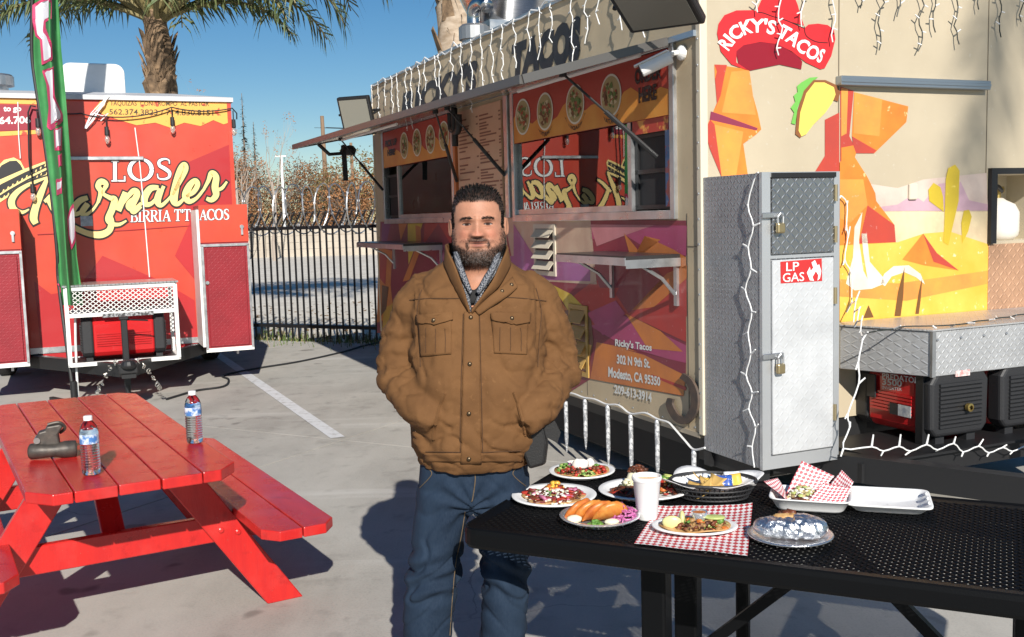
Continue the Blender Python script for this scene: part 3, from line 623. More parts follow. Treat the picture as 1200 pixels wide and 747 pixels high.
# --- propane lockers left and right
dpr = diamond_plate('red_diamond_plate', (.30, .018, .028), .42, .10, 'vert', .03, .16)
dpa = diamond_plate('bright_diamond_plate', (.66, .67, .68), .30, .9, 'vert', .03, .6)
def lt_locker(x0, x1):
    L = MB(); L.bb(x0, x1, -.48, -.014, .37, 1.82); lk = L.build('propane_locker', dpr, lt)
    f = MB()
    for (a0, a1, z0, z1) in ((x0-.004, x0+.02, .37, 1.42), (x1-.018, x1+.004, .37, 1.42), (x0-.004, x1+.004, 1.41, 1.435)): f.bb(a0, a1, -.495, -.478, z0, z1)
    f.build('edge_trim', alu, lk)
    f = MB(); f.bb(x0-.004, x1+.004, -.495, -.47, .345, .385); f.build('bottom_rail', wht, lk)
    d_ = MB(); d_.bb(x0+.04, x1-.04, -.494, -.480, .40, 1.385); d_.build('locker_door', dpr, lk, bevel=.004)
    c = MB(); c.bb(x0-.004, x1+.004, -.49, -.475, 1.45, 1.825); c.build('upper_panel', red, lk)
    h = MB(); h.cyl(((x0+.04), -.51, 1.05), ((x0+.04), -.494, 1.05), .018); h.cyl((x1-.06, -.51, 1.60), (x1-.06, -.488, 1.60), .02); h.bb(x1-.07, x1-.05, -.512, -.49, 1.52, 1.60); h.build('latch', alu, lk)
    fo = MB(); fo.cyl((x1-.15, -.4, .30), (x1-.15, -.4, .37), .012); fo.build('drain_spout', wht, lk)
    return lk
lkR = lt_locker(-.43, .035); lt_locker(-2.52, -2.055)
la = MB(); x = 234.5
for gi, (gw, kk, mi) in enumerate(((.5, 0, 1), (0, 1, 0))):
    x = 233.5
    for ch in 'ACOS': x += serif(la, ch, x, 258.2-(x-233)*.02, 12.6, lambda a, b_, k: LT(a, b_, -.4915, .0015*k), kk, mi, .92, gw)*.95
la.build('serif_lettering', [wprint, MATS['navy_print']], lkR)
b = MB(); b.bb(-.46, -.435, -.47, -.02, .40, 1.78); b.build('locker_side_edge', wht, lt)
# --- hitch, frame, wheels, generator cage
fr = MB(); fr.bar((-2.1, .1, .33), (-1.24, -1.25, .33), .07, .12); fr.bar((-.4, .1, .33), (-1.22, -1.25, .33), .07, .12); fr.bb(-2.45, -.05, .02, .12, .30, .42); fr.bb(-1.29, -1.17, -1.5, -1.1, .29, .40)
fr.bb(-2.3, -2.2, .1, 3.5, .32, .42); fr.bb(-.3, -.2, .1, 3.5, .32, .42); fr.build('frame', blk, lt)
cp = MB(); cp.bb(-1.31, -1.15, -1.52, -1.28, .33, .43); cp.lathe([(.0, 0), (.055, 0), (.07, .03), (.05, .075), (0, .08)], 14, (-1.23, -1.52, .38)); cp.build('coupler', blk, lt, bevel=.012, seg=2)
jk = MB(); jk.bb(-1.258, -1.202, -1.215, -1.155, .18, .80); jk.bb(-1.27, -1.19, -1.225, -1.145, .79, .82); jk.cyl((-1.23, -1.185, 0), (-1.23, -1.185, .2), .024); jk.lathe([(0, 0), (.09, 0), (.09, .012), (.03, .02), (0, .02)], 16, (-1.23, -1.185, 0)); jk.bar((-1.23, -1.18, .79), (-1.02, -1.2, .77), .014, .014)
jk.build('tongue_jack', blk, lt, bevel=.006)
ch = MB(); r = random.Random(2)
for s in (-1, 1):
    for i in range(13):
        t = i/12; c = Vector((-1.23+s*(.10+.17*math.sin(t*math.pi)), -1.25-.05*math.sin(t*6), .40-.27*math.sin(t*math.pi)**1.3+.02*t)); ax = Vector((r.gauss(0, 1), r.gauss(0, 1), r.gauss(0, 1))).normalized(); e = ax.orthogonal().normalized(); f_ = ax.cross(e)
        ch.tube([c+e*.02*math.cos(a)+f_*.013*math.sin(a) for a in [k*math.pi/4 for k in range(8)]], .0045, 5, closed=True)
ch.build('safety_chain', mat('zinc', (.6, .58, .52), .35, metal=.9), lt)
for x in (-2.36, -.14):
    for y in (1.7,):
        wq = MB(); ax = Matrix.Rotation(math.pi/2, 3, 'Y'); wq.lathe([(.18, -.09), (.29, -.1), (.33, -.07), (.335, 0), (.33, .07), (.29, .1), (.18, .09)], 28, (x, y, .335), axis=ax); tw = wq.build('wheel', mat('tyre', (.02, .02, .02), .8), lt, smooth=True)
        rm = MB(); rm.lathe([(0, -.05), (.15, -.05), (.185, -.08), (.185, .08), (.15, .05), (0, .05)], 20, (x, y, .335), axis=ax); rm.build('rim', alu, tw)
x0, x1, y0, y1, z0, z1 = -1.70, -.745, -.93, -.42, .375, 1.075
cg = thing('generator_cage', 'white steel cage with expanded metal top on the red trailer hitch', 'cage', P_LT, ROTZ)
cf = MB()
for x in (x0, x1):
    for y in (y0, y1): cf.bb(x-.018, x+.018, y-.018, y+.018, z0, z1)
for z in (z0, .83, z1):
    for y in (y0, y1): cf.bb(x0, x1, y-.0175, y+.0175, z-.018, z+.018)
    for x in (x0, x1): cf.bb(x-.0175, x+.0175, y0, y1, z-.0175, z+.0175)
cf.build('frame', wht, cg)
b = MB(); b.bb(x0-.03, x1+.03, y0-.03, y1+.03, z1+.02, z1+.035); b.build('lid', diamond_plate('lid_diamond_plate', (.66, .67, .68), .3, .85, 'flat', .035, .6), cg)
b = MB(); b.bb(x0+.02, x1-.02, y0+.02, y1-.02, z0+.0, z0+.012); b.build('floor_plate', blk, cg)
def expanded(mb, x0, x1, z0, z1, fn, cw=.052, chh=.034, t=.0065):
    nx = int((x1-x0)/cw); nz = int((z1-z0)/chh*2)
    for j in range(nz):
        for i in range(nx+(j % 2 == 0)):
            cx = x0+(i+.5*(j % 2 == 1))*cw; cz = z0+(j+.5)*chh/2
            for s in (1, -1):
                a = (cx, cz-chh/4*s) ; c = (cx+cw/2, cz+chh/4*s)
                if c[0] > x1+1e-4: continue
                mb.add([fn(a[0], a[1]-t/2), fn(c[0], c[1]-t/2), fn(c[0], c[1]+t/2), fn(a[0], a[1]+t/2)], [(0, 1, 2, 3)])
ex = MB()
for y in (y0, ):
    nx, nz = 19, 6; cw, chh = (x1-x0)/nx, (z1-.83)/nz; t = .009
    for j in range(nz):
        for i in range(nx):
            X, Zc = x0+i*cw, .83+j*chh; m_ = .5*cw
            for (ax_, az_, bx_, bz_) in ((X, Zc+chh/2, X+m_, Zc), (X+m_, Zc, X+cw, Zc+chh/2), (X, Zc+chh/2, X+m_, Zc+chh), (X+m_, Zc+chh, X+cw, Zc+chh/2)):
                ex.add([(ax_, y, az_-t/2), (bx_, y, bz_-t/2), (bx_, y, bz_+t/2), (ax_, y, az_+t/2), (ax_, y+.004, az_-t/2), (bx_, y+.004, bz_-t/2), (bx_, y+.004, bz_+t/2), (ax_, y+.004, az_+t/2)], [(0, 1, 2, 3), (7, 6, 5, 4), (0, 4, 5, 1), (3, 2, 6, 7)])
stuff(ex.build('expanded_mesh', wht, cg))
b = MB(); b.bb(-1.4, -.95, y0-.022, y0-.019, .80, .835); b.build('label_strip', mat('strip_grey', (.35, .36, .37), .5, col2=(.05, .05, .05), scale=40, lo=.45, hi=.55), cg)
def generator(lab, pos, rotz, L, Wd, Hh, endface, group='portable generators'):
    """inverter generator: long axis x, end face towards -x .. ; origin on its feet"""
    t = thing('portable_generator', lab, 'generator', pos, rotz, group)
    gr = mat('generator_red', (.50, .012, .014), .30, coat=.4); gk = mat('generator_black', (.022, .022, .024), .5, bmp=.25, bscale=150)
    def shell(mb, x0, x1, inset, top=0):
        pr = [(-Wd/2+.035, .04), (Wd/2-.035, .04), (Wd/2-inset-.005, .085), (Wd/2-inset, Hh-.085), (Wd/2-.06, Hh-top), (-Wd/2+.06, Hh-top), (-Wd/2+inset, Hh-.085), (-Wd/2+inset+.005, .085)]
        n_ = len(pr); mb.add([(x0, y, z) for y, z in pr]+[(x1, y, z) for y, z in pr], [tuple(reversed(range(n_))), tuple(range(n_, 2*n_))]+[(i, (i+1) % n_, n_+(i+1) % n_, n_+i) for i in range(n_)])
    b = MB(); shell(b, -L/2+.10, L/2-.10, 0); b.build('red_shell', gr, t, bevel=.02, seg=3)
    for s in (-1, 1):
        b = MB(); shell(b, s*L/2, s*(L/2-.105), -.006, -.006); e = b.build('end_cover', gk, t, bevel=.022, seg=3, fixn=True)
        lv = MB(); nl = 11
        for i in range(nl): lv.bb(s*L/2, s*(L/2+.012), -Wd/2+.05, Wd/2-.05, .09+i*(Hh-.17)/nl, .09+i*(Hh-.17)/nl+.014)
        lv.build('louvre', gk, e)
        for sy in (-1, 1):
            b = MB(); b.bb(s*(L/2-.06)-.03, s*(L/2-.06)+.03, sy*(Wd/2-.09)-.03, sy*(Wd/2-.09)+.03, 0, .06); b.build('foot', gk, t)
    b = MB(); b.tube([(-L/2+.09, 0, Hh-.03), (-L/2+.12, 0, Hh+.03), (L/2-.12, 0, Hh+.03), (L/2-.09, 0, Hh-.03)], .018, 8); b.build('handle', gk, t)
    for sy in (-1, 1):
        rb = MB()
        for i in range(6): rb.bb(-L/2+.13, L/2-.13, sy*(Wd/2+.001), sy*(Wd/2+.008), .14+i*(Hh-.3)/6, .14+i*(Hh-.3)/6+.012)
        stuff(rb.build('rib', gr, t))
    return t
gcl = P_LT+VV*(-1.22)+UU*(-.68)
g1 = generator('red portable generator with black ends inside the white cage', (gcl.x, gcl.y, z0+.012), ROTZ, .74, .40, .43, None)
# --- string lights over the red trailer
sl = thing('string_lights', 'black festoon cord with clear bulbs across the top of the red trailer', 'string lights', P_LT, ROTZ)
anch = [LT(45, 128, -.05), LT(95, 133, -.06), LT(124, 137, -.05), LT(201, 126, -.05), LT(272, 127, -.03)]
pts = []
for a, c in zip(anch, anch[1:]):
    for i in range(8): t = i/8; pts.append(a.lerp(c, t)-Vector((0, 0, .06*4*t*(1-t)*(c-a).length)))
pts.append(anch[-1]); pts += [LT(274, 133, .0)+Vector((.03, 0, 0)), LT(274, 140, .02)+Vector((.03, 0, 0))]
cb = MB(); cb.tube(pts, .007, 6); cb.tube([LT(42, 125, -.06), LT(36, 124, -.06), LT(33, 132, -.06), LT(34, 185, -.06), LT(36, 206, -.06)], .009, 6); cb.build('cord', blkp, sl)
bulb = mat('bulb_glass', (.75, .72, .66), .08, trans=.7, spec=.6)
for (px, py) in ((124, 138), (201, 127), (273, 130), (43, 128), (37, 205)):
    p = LT(px, py, -.05); k = MB(); k.tube([p, p-Vector((0, 0, .10))], .006, 6); k.lathe([(.0, -.09), (.02, -.09), (.022, -.17), (.016, -.18), (0, -.18)], 10, p); s_ = k.build('socket', blkp, sl)
    k = MB(); k.lathe([(.014, -.18), (.026, -.205), (.024, -.235), (.012, -.255), (0, -.26)], 10, p); k.build('bulb', bulb, s_, smooth=True)
tw = MB(); r = random.Random(3)
for k in range(5): tw.tube([LT(126+r.gauss(0, 1), 113, -.04), LT(118+r.gauss(0, 3), 125+r.gauss(0, 2), -.05), LT(108+r.gauss(0, 3), 137+r.gauss(0, 3), -.05), LT(101+r.gauss(0, 1), 151, -.04)], .005, 5)
tw.tube([LT(110, 133, -.05), LT(120, 136, -.05), LT(127, 133, -.05), LT(118, 142, -.05)], .005, 5); tw.build('white_wire_bundle', wprint, sl)
# ================================================================ the tan taco trailer
P_TR = Vector((.993, 5.3, 0))
tr = thing('food_trailer', 'tan taco trailer with desert mural, raised awning and two serving windows', 'food trailer', P_TR, ROTZ)
def TS(px, py, x=0.0, lift=0.0):       # on the serving side (plane x = const)
    q = at_plane(px, py, P_TR+VV*x, VV)-P_TR; return Vector((x-lift, q.dot(UU), q.z))
def TE(px, py, y=0.0, lift=0.0):       # on the hitch end (plane y = const)
    q = at_plane(px, py, P_TR+UU*y, UU)-P_TR; return Vector((q.dot(VV), y-lift, q.z))
tan = mat('wrap_tan', (.56, .45, .30), .55, col2=(.48, .385, .255), scale=2.5, spec=.2, fleck=(.46, .39, .29), fscale=26, flo=.66, fhi=.74)
crm = mat('wrap_cream', (.50, .425, .305), .42, col2=(.455, .385, .275), scale=2.2, fleck=(.52, .47, .38), fscale=30, flo=.64, fhi=.74)
inner = mat('interior_dark', (.045, .045, .05), .6); steel = mat('brushed_steel', (.60, .60, .60), .25, metal=1.0, col2=(.45, .45, .45), scale=12, stretch=(1, 1, 14))
LEN, WID, ZB, ZT = 5.96, 2.62, .455, 2.99
OPR, OPL = (.27, 2.33), (3.63, 5.58); OZ0, OZ1 = 1.64, 2.50
def rects(mb, u0, u1, z0, z1, holes, fn):
    us = sorted({u0, u1, *[h[i] for h in holes for i in (0, 1)]}); zs = sorted({z0, z1, *[h[i] for h in holes for i in (2, 3)]})
    for a, b_ in zip(us, us[1:]):
        for c, d in zip(zs, zs[1:]):
            if any(h[0] <= (a+b_)/2 <= h[1] and h[2] <= (c+d)/2 <= h[3] for h in holes): continue
            fn(mb, a, b_, c, d)
hs = [(*OPR, OZ0, OZ1), (*OPL, OZ0, OZ1)]
sw = MB(); Y0 = .0
def sheet_s(mb, a, b_, c, d):
    mb.add([(0, a, c), (0, b_, c), (0, b_, d), (0, a, d)], [(0, 1, 2, 3)]); mb.add([(.05, a, c), (.05, b_, c), (.05, b_, d), (.05, a, d)], [(3, 2, 1, 0)], 1)
rects(sw, 0.0, LEN, ZB, ZT, hs, sheet_s)
for (a, b_) in (OPR, OPL):
    for q in (((a, OZ0), (b_, OZ0)), ((b_, OZ0), (b_, OZ1)), ((b_, OZ1), (a, OZ1)), ((a, OZ1), (a, OZ0))): sw.add([(0, *q[0]), (0, *q[1]), (.05, *q[1]), (.05, *q[0])], [(0, 1, 2, 3)], 1)
sw.add([(0, 0, ZB), (0, LEN, ZB), (.05, LEN, ZB), (.05, 0, ZB)], [(0, 1, 2, 3)], 1); sw.add([(0, 0, ZT), (0, LEN, ZT), (.05, LEN, ZT), (.05, 0, ZT)], [(3, 2, 1, 0)], 0)
sw.build('serving_wall', [tan, inner], tr)
ew = MB(); HX = (2.045, 2.56, 1.40, 1.80)
def sheet_e(mb, a, b_, c, d): mb.add([(a, 0, c), (b_, 0, c), (b_, 0, d), (a, 0, d)], [(0, 1, 2, 3)])
rects(ew, .0, WID, ZB, ZT, [HX], sheet_e); ew.build('end_wall', crm, tr)
rc = MB(); a, b_, c, d = HX
rc.add([(a, 0, c), (b_, 0, c), (b_, 0, d), (a, 0, d), (a, .34, c), (b_, .34, c), (b_, .34, d), (a, .34, d)], [(0, 1, 5, 4), (1, 2, 6, 5), (2, 3, 7, 6), (3, 0, 4, 7), (4, 5, 6, 7)]); rc.build('niche', mat('niche_cream', (.62, .55, .42), .6), tr)
nf = MB()
for q in ((a-.035, a+.012, c-.01, d+.035), (b_-.012, b_+.035, c-.01, d+.035)): nf.bb(q[0], q[1], -.03, .0, q[2], q[3])
nf.bb(a+.0125, b_-.0125, -.03, 0, d-.0, d+.035); nf.build('niche_frame', blk, tr)
rs = MB(); rs.bb(.051, WID, .36, LEN, 2.60, 2.66); rs.bb(.051, WID-.001, .001, .36, 2.60, 2.66); rs.build('roof', alu, tr)
rs = MB(); rs.bb(WID-.05, WID, .0011, LEN, ZB, 2.60); rs.bb(.051, WID-.051, LEN-.05, LEN, ZB, 2.60); rs.bb(.0, WID, LEN-.05, LEN+.001, 2.661, ZT); rs.build('rear_shell', tan, tr)
rs = MB(); rs.bb(.051, WID-.051, .36, LEN-.051, ZB, ZB+.06); rs.bb(1.5, 1.53, .36, LEN-.06, ZB+.06, 2.6); rs.build('inner_partition', inner, tr)
it = MB(); it.bb(.4, 1.0, 3.8, 5.4, 1.5, 1.56); it.bb(.7, 1.2, .5, 2.2, 1.40, 1.46); it.bb(1.2, 1.48, .6, 2.1, 1.9, 2.3); it.build('kitchen_counter', steel, tr)
for s, (x0, x1, y0, y1) in enumerate(((-.006, .03, -.014, .0), )):
    b = MB(); b.bb(-.012, .035, -.012, .03, ZB, ZT+.0); b.build('corner_post', mat('trim_cream', (.68, .60, .46), .4), tr, bevel=.006, seg=2)
b = MB(); b.bb(-.008, .03, LEN-.03, LEN+.012, ZB, ZT); b.build('corner_post', tan, tr, bevel=.006)
b = MB(); b.bb(-.014, .02, .04, LEN-.04, ZT-.0, ZT+.025); b.build('parapet_cap', alu, tr)
b = MB(); b.bb(-.006, .03, .03, LEN-.03, ZB-.02, ZB+.006); b.build('bottom_rail', mat('rail_tan', (.42, .36, .27), .4, metal=.2), tr)
rv = MB()
for i in range(36):
    for z in (ZB+.03, 2.55):
        rv.lathe([(.007, 0), (.005, .003), (0, .004)], 6, (0, .08+i*.163, z), axis=Matrix.Rotation(-math.pi/2, 3, 'Y'))
for i in range(18): rv.lathe([(.007, 0), (.005, .003), (0, .004)], 6, (-.012, .012, .55+i*.13), axis=Matrix.Rotation(-math.pi/2, 3, 'Y'))
stuff(rv.build('rivets', alu, tr))
# sheet seams
sm = MB()
for t in (.135, 1.30, 2.45, 3.55, 4.7): sm.bb(-.0025, .001, t-.003, t+.003, ZB+.02, OZ0-.02)
sm.bb(-.0025, .001, .05, LEN-.05, 1.445, 1.449); sm.build('sheet_seam', mat('seam_dark', (.16, .13, .09), .6), tr)
sm = MB(); sm.bb(.885, .891, -.0025, .001, 1.02, 2.98); sm.bb(1.99, 1.995, -.0025, .001, 1.0, 2.98); sm.build('sheet_seam', MATS['seam_dark'], tr)

# ---- windows
ST = lambda px, py, k: TS(px, py, 0, .0028+.0006*k)
gl = glass('window_glass')
dgl = glass('screen_glass', (.35, .37, .38), .02)
for wi, (a, b_) in enumerate((OPR, OPL)):
    f = MB()
    for q in ((a-.045, a, OZ0-.05, OZ1+.02), (b_, b_+.05, OZ0-.05, OZ1+.02)): f.bb(-.022, .045, q[0], q[1], q[2], q[3])
    f.bb(-.022, .045, a, b_, OZ0-.05, OZ0); f.bb(-.022, .045, a, b_, OZ1, OZ1+.02)
    wn = f.build('window', alu, tr, bevel=.003)
    sp = a+.45 if wi == 0 else b_-.42
    p = MB(); lo, hi = (sp+.02, b_) if wi == 0 else (a, sp-.02)
    p.bb(.012, .018, lo, hi, OZ0, OZ1); p.build('pane', gl if wi == 0 else glass('tinted_glass', (.45, .47, .48), .05), wn)
    m_ = MB(); m_.bb(-.006, .03, sp-.02, sp+.02, OZ0, OZ1); m_.bb(-.004, .03, lo if wi == 0 else a, hi if wi else b_, OZ0, OZ0+.035); m_.build('mullion', alu, wn)
    s_ = MB(); l2, h2 = (a, sp-.02) if wi == 0 else (sp+.02, b_); s_.bb(.03, .034, l2+.06, h2-.02, OZ0+.02, 2.06); s_.build('screen', mat('screen_black', (.02, .02, .022), .7), wn)
    k = MB(); 
    for z in (1.66, 1.86, 2.06): k.bb(.018, .029, l2+.03, h2, z-.012, z+.012)
    for y in (l2+.045, h2-.02): k.bb(.018, .0295, y-.015, y+.015, 1.66, 2.06)
    k.build('screen_frame', blk, wn)
# stickers beside the order window
po = MB(); po.bb(-.003, .0, .275, .34, 1.66, 2.16); po.build('poster', mat('poster_blue', (.10, .22, .42), .4, col2=(.55, .12, .10), scale=9, lo=.52, hi=.56, fleck=(.7, .72, .74), fscale=14), tr)
b = MB(); b.bb(-.006, -.002, .30, .68, 2.07, 2.16); b.build('poster', mat('poster_red', (.45, .05, .035), .4, col2=(.75, .35, .08), scale=8, lo=.55, hi=.6), tr)
# ---- banners above the panes
def banner(t0, t1, ovals, words, labels):
    b = MB(); b.bb(-.016, -.006, t0, t1, 2.145, 2.495); bn = b.build('menu_banner', mat('banner_red', (.40, .045, .03), .45), tr)
    f = MB(); L = t1-t0; n = 26; prev = None
    e = [2.30+.035*math.sin(i*1.3)+.03*math.sin(i*.6+1)-.02*(i/n) for i in range(n+1)]
    f.poly([(-.0175, t0+.002, 2.147), (-.0175, t1-.002, 2.147)]+[(-.0175, t1-.002-(L-.004)*i/n, e[i]) for i in range(n+1)])
    f.build('sunset_print', mat('banner_orange', (.62, .22, .035), .45, col2=(.70, .32, .06), scale=3), bn)
    for k, tc in enumerate(ovals):
        o = MB(); o.poly([(-.0195, tc+.125*math.cos(q), 2.32+.125*math.sin(q)) for q in [i*math.pi/14 for i in range(28)]]); ov = o.build('picture_oval', mat('oval_white', (.72, .68, .60), .5), bn)
        o = MB(); r = random.Random(k+int(tc*10)); cols = []
        o.poly([(-.0205, tc+.112*math.cos(q), 2.32+.112*math.sin(q)) for q in [i*math.pi/14 for i in range(28)]], 0)
        for i in range(42):
            q = r.random()*6.28; d = .098*r.random()**.5; s = r.uniform(.012, .03); c = (tc+d*math.cos(q)*.85, 2.32+d*math.sin(q)*.85); w0 = r.random()*6.28
            o.poly([(-.0215-.0001*i, c[0]+s*math.cos(w0+z)*(1 if z % 2 else .6), c[1]+s*.8*math.sin(w0+z)*(1 if z % 2 else .6)) for z in [0, 1, 2, 3, 4, 5]], r.randrange(1, 5))
        o.build('food_picture', [mat('pic_base', (.42, .33, .16), .5), mat('pic_brown', (.16, .07, .03), .5), mat('pic_green', (.12, .20, .05), .5), mat('pic_cream', (.60, .52, .34), .5), mat('pic_red', (.38, .08, .04), .5)], ov)
        if labels[k]:
            tx = MB()
            put_text(tx, labels[k], lambda u, v, tc=tc: (-.0215, tc-(.15+.03*v*0+(.026*(v-.5)))*math.sin((u-.5)*-len(labels[k])*.20), 2.32-(.165-.03*v)*math.cos((u-.5)*len(labels[k])*.20)), bold=.02); tx.build('lettering', bprint, bn)
    for s, (y0, y1, z0, z1) in words:
        tx = MB(); put_text(tx, s, lambda u, v: (-.0215, y0+(y1-y0)*u, z0+(z1-z0)*v), bold=.045); tx.build('lettering', bprint, bn)
banner(.275, 2.325, (2.16, 1.80, 1.36, .90), [('ORDER', (.62, .34, 2.345, 2.43)), ('HERE', (.58, .39, 2.24, 2.325))], (None, 'BURRITOS', 'QUESADILLAS', 'TORTAS'))
banner(3.635, 5.575, (4.88, 4.50, 4.13, 3.78), [('PICK UP', (5.48, 5.10, 2.345, 2.41)), ('HERE', (5.42, 5.17, 2.255, 2.315))], (None, None, None, None))
# ---- menu board between the windows
mb_ = MB(); mb_.bb(-.02, -.006, 2.55, 3.46, 1.66, 2.48); mn = mb_.build('menu_board', mat('menu_peach', (.62, .40, .27), .4, col2=(.55, .33, .22), scale=2), tr)
ln = MB(); r = random.Random(4)
for col in (0, 1):
    z = 2.40
    while z > 1.72:
        y1 = 3.42-col*.45; wdt = r.uniform(.12, .36); ln.poly([(-.0215, y1, z), (-.0215, y1-wdt, z), (-.0215, y1-wdt, z+.012), (-.0215, y1, z+.012)])
        if r.random() < .5: ln.poly([(-.0215, y1-.38, z), (-.0215, y1-.42, z), (-.0215, y1-.42, z+.012), (-.0215, y1-.38, z+.012)])
        z -= r.choice((.022, .022, .03, .055))
stuff(ln.build('menu_lines', mat('menu_ink', (.22, .09, .06), .5), mn))
for y, m_, wd in ((2.44, alu, .07), (3.52, mat('post_orange', (.55, .16, .05), .4), .05)):
    b = MB(); b.bb(-.035, -.002, y-wd/2, y+wd/2, 1.62, 2.5); b.build('window_post', m_, tr, bevel=.004)
cc = MB(); q = [(490, 3)]    # black cactus emblem hanging at the awning
for pts in ([(0, 0), (0, .30)], [(.0, .10), (.085, .13), (.095, .24)], [(0, .13), (-.085, .15), (-.09, .27)]):
    cc.tube([(-.10, 3.30-a_, 2.20+z_) for a_, z_ in smooth_path(pts, 5)], .028, 8)
cc.build('cactus_ornament', blk, tr, smooth=True)
# ---- parapet sign
sg = MB(); zs_ = lambda px, py, k: TS(px, py, 0, .004)
fit_text(sg, "RICKY'S", 470, 560, 142, 110, 109, 68, zs_, 0, 0, bold=.06, shear=.15); sg.build('sign_lettering', bprint, tr); sg = MB(); fit_text(sg, 'TACOS', 600, 681, 92, 53, 73, 17, zs_, 0, 0, bold=.075, shear=.12)
sg.build('sign_lettering', bprint, tr)
b = MB(); b.bb(-.03, .0, .02, LEN-.1, 2.515, 2.545); b.build('hinge_rail', mat('sky_tint_steel', (.40, .47, .55), .35, metal=.7), tr)  # sky reflection put into the rail's steel as a blue tint
# ---- awning flap, held by gas struts
A0 = Vector((-.03, .27, 2.515)); A1 = Vector((-.03, 5.78, 2.515)); 
q = at_plane(612, 96, P_TR+UU*.27, UU)-P_TR; B0 = Vector((q.dot(VV), .27, q.z)); q = at_plane(344, 174, P_TR+UU*5.78, UU)-P_TR; B1 = Vector((q.dot(VV), 5.78, q.z))
up = Vector((0, 0, .028)); aw = MB(); aw.add([A0, A1, B1, B0, A0+up, A1+up, B1+up, B0+up], [(0, 1, 2, 3), (7, 6, 5, 4), (0, 3, 7, 4), (3, 2, 6, 7), (2, 1, 5, 6), (1, 0, 4, 5)])
aw_o = aw.build('awning', mat('awning_metal', (.60, .58, .54), .16, metal=.85, col2=(.50, .48, .45), scale=3, rvar=.05), tr, bevel=.006)
ap = lambda s, t, dz=0: A0.lerp(A1, t).lerp(B0.lerp(B1, t), s)+Vector((0, 0, dz))
ed = MB(); ed.bar(ap(1, 0, .012), ap(1, 1, .012), .03, .045); ed.bar(ap(0, 0, .012), ap(1, 0, .012), .03, .045); ed.bar(ap(0, 1, .012), ap(1, 1, .012), .03, .045); ed.build('edge_frame', mat('edge_dark', (.16, .15, .14), .4, metal=.6), aw_o)
for (s0, t0, s1, t1) in ((.12, .02, .12, .31), (.55, .60, .55, .92)):
    l_ = MB(); l_.tube([ap(s0, t0, -.02), ap(s1, t1, -.02)], .012, 8); l_.build('light_tube', mat('tube_white', (.80, .80, .78), .4), aw_o)
for i, (t, y) in enumerate(((.055, .40), (.385, 2.50), (.43, 3.5), (.93, 5.62))):
    s_ = MB(); a_ = ap(.55, t, -.01); c_ = Vector((-.03, y-.02, 1.93)); md = a_.lerp(c_, .45)
    s_.tube([a_, md], .007, 8); s_.tube([md, c_], .014, 8); s_.lathe([(0, 0), (.022, 0), (.022, .03), (0, .03)], 8, a_-Vector((0, 0, .015))); s_.build('gas_strut', blk, tr)
stp = MB(); a_ = ap(.75, .97, -.01); stp.tube([a_, a_+Vector((.1, -.02, -.10)), a_+Vector((.22, 0, -.09)), a_+Vector((.26, 0, -.01))], .02, 6); stp.bar(a_+Vector((.25, 0, -.01)), a_+Vector((.26, 0, -.36)), .05, .008, Vector((0, 1, 0))); stp.build('strap', blkp, aw_o)
lk = MB(); p = TS(410, 176, -.3); lk.lathe([(0, -.045), (.05, -.05), (.07, .0), (.04, .04), (0, .05)], 12, p); lk.build('latch_knob', blkp, aw_o)
# ---- fold-down shelves
for (t0, t1, z, wd, zz) in ((.20, 1.02, 1.385, .34, 0), (3.95, 5.45, 1.40, .36, 0)):
    b = MB(); b.bb(-wd, -.004, t0, t1, z-.008, z+.02); sh = b.build('fold_shelf', mat('shelf_dark', (.07, .065, .065), .3, metal=.6), tr, bevel=.003)
    b = MB(); b.bb(-wd, -.006, t0-.006, t0-.0, z-.045, z+.0); b.bb(-wd-.006, -wd, t0, t1, z-.03, z+.012); b.build('edge_angle', alu, sh)
    for y in (t0+.03, t1-.08):
        b = MB(); b.bb(-.02, -.004, y-.015, y+.015, z-.26, z-.01); b.tube([(-.02, y, z-.2), (-.10, y, z-.11), (-wd*.7, y, z-.03)], .010, 6); b.build('bracket', alu, sh)
# ---- louvred vents
def vent(t0, t1, z0, z1, n, fcol):
    f = MB()
    for q in ((t0-.03, t0, z0-.03, z1+.03), (t1, t1+.03, z0-.03, z1+.03)): f.bb(-.012, 0, *q)
    f.bb(-.012, 0, t0, t1, z0-.03, z0); f.bb(-.012, 0, t0, t1, z1, z1+.03)
    vo = f.build('vent', fcol, tr); b = MB(); b.bb(-.004, -.002, t0, t1, z0, z1); b.build('backing', blk, vo)
    for i in range(n):
        z = z0+(z1-z0)*(i+.5)/n; h = (z1-z0)/n; s_ = MB(); s_.add([(-.005, t0, z+h*.45), (-.005, t1, z+h*.45), (-.05, t1, z-h*.3), (-.05, t0, z-h*.3), (-.005, t0, z+h*.38), (-.005, t1, z+h*.38), (-.047, t1, z-h*.34), (-.047, t0, z-h*.34)], [(0, 1, 2, 3), (7, 6, 5, 4), (3, 2, 6, 7), (0, 3, 7, 4), (2, 1, 5, 6)]); s_.build('louvre', fcol, vo)
vent(1.74, 2.02, 1.25, 1.54, 4, mat('vent_cream', (.60, .53, .42), .4)); vent(1.30, 1.50, .62, 1.02, 4, mat('vent_ochre', (.45, .28, .08), .4))
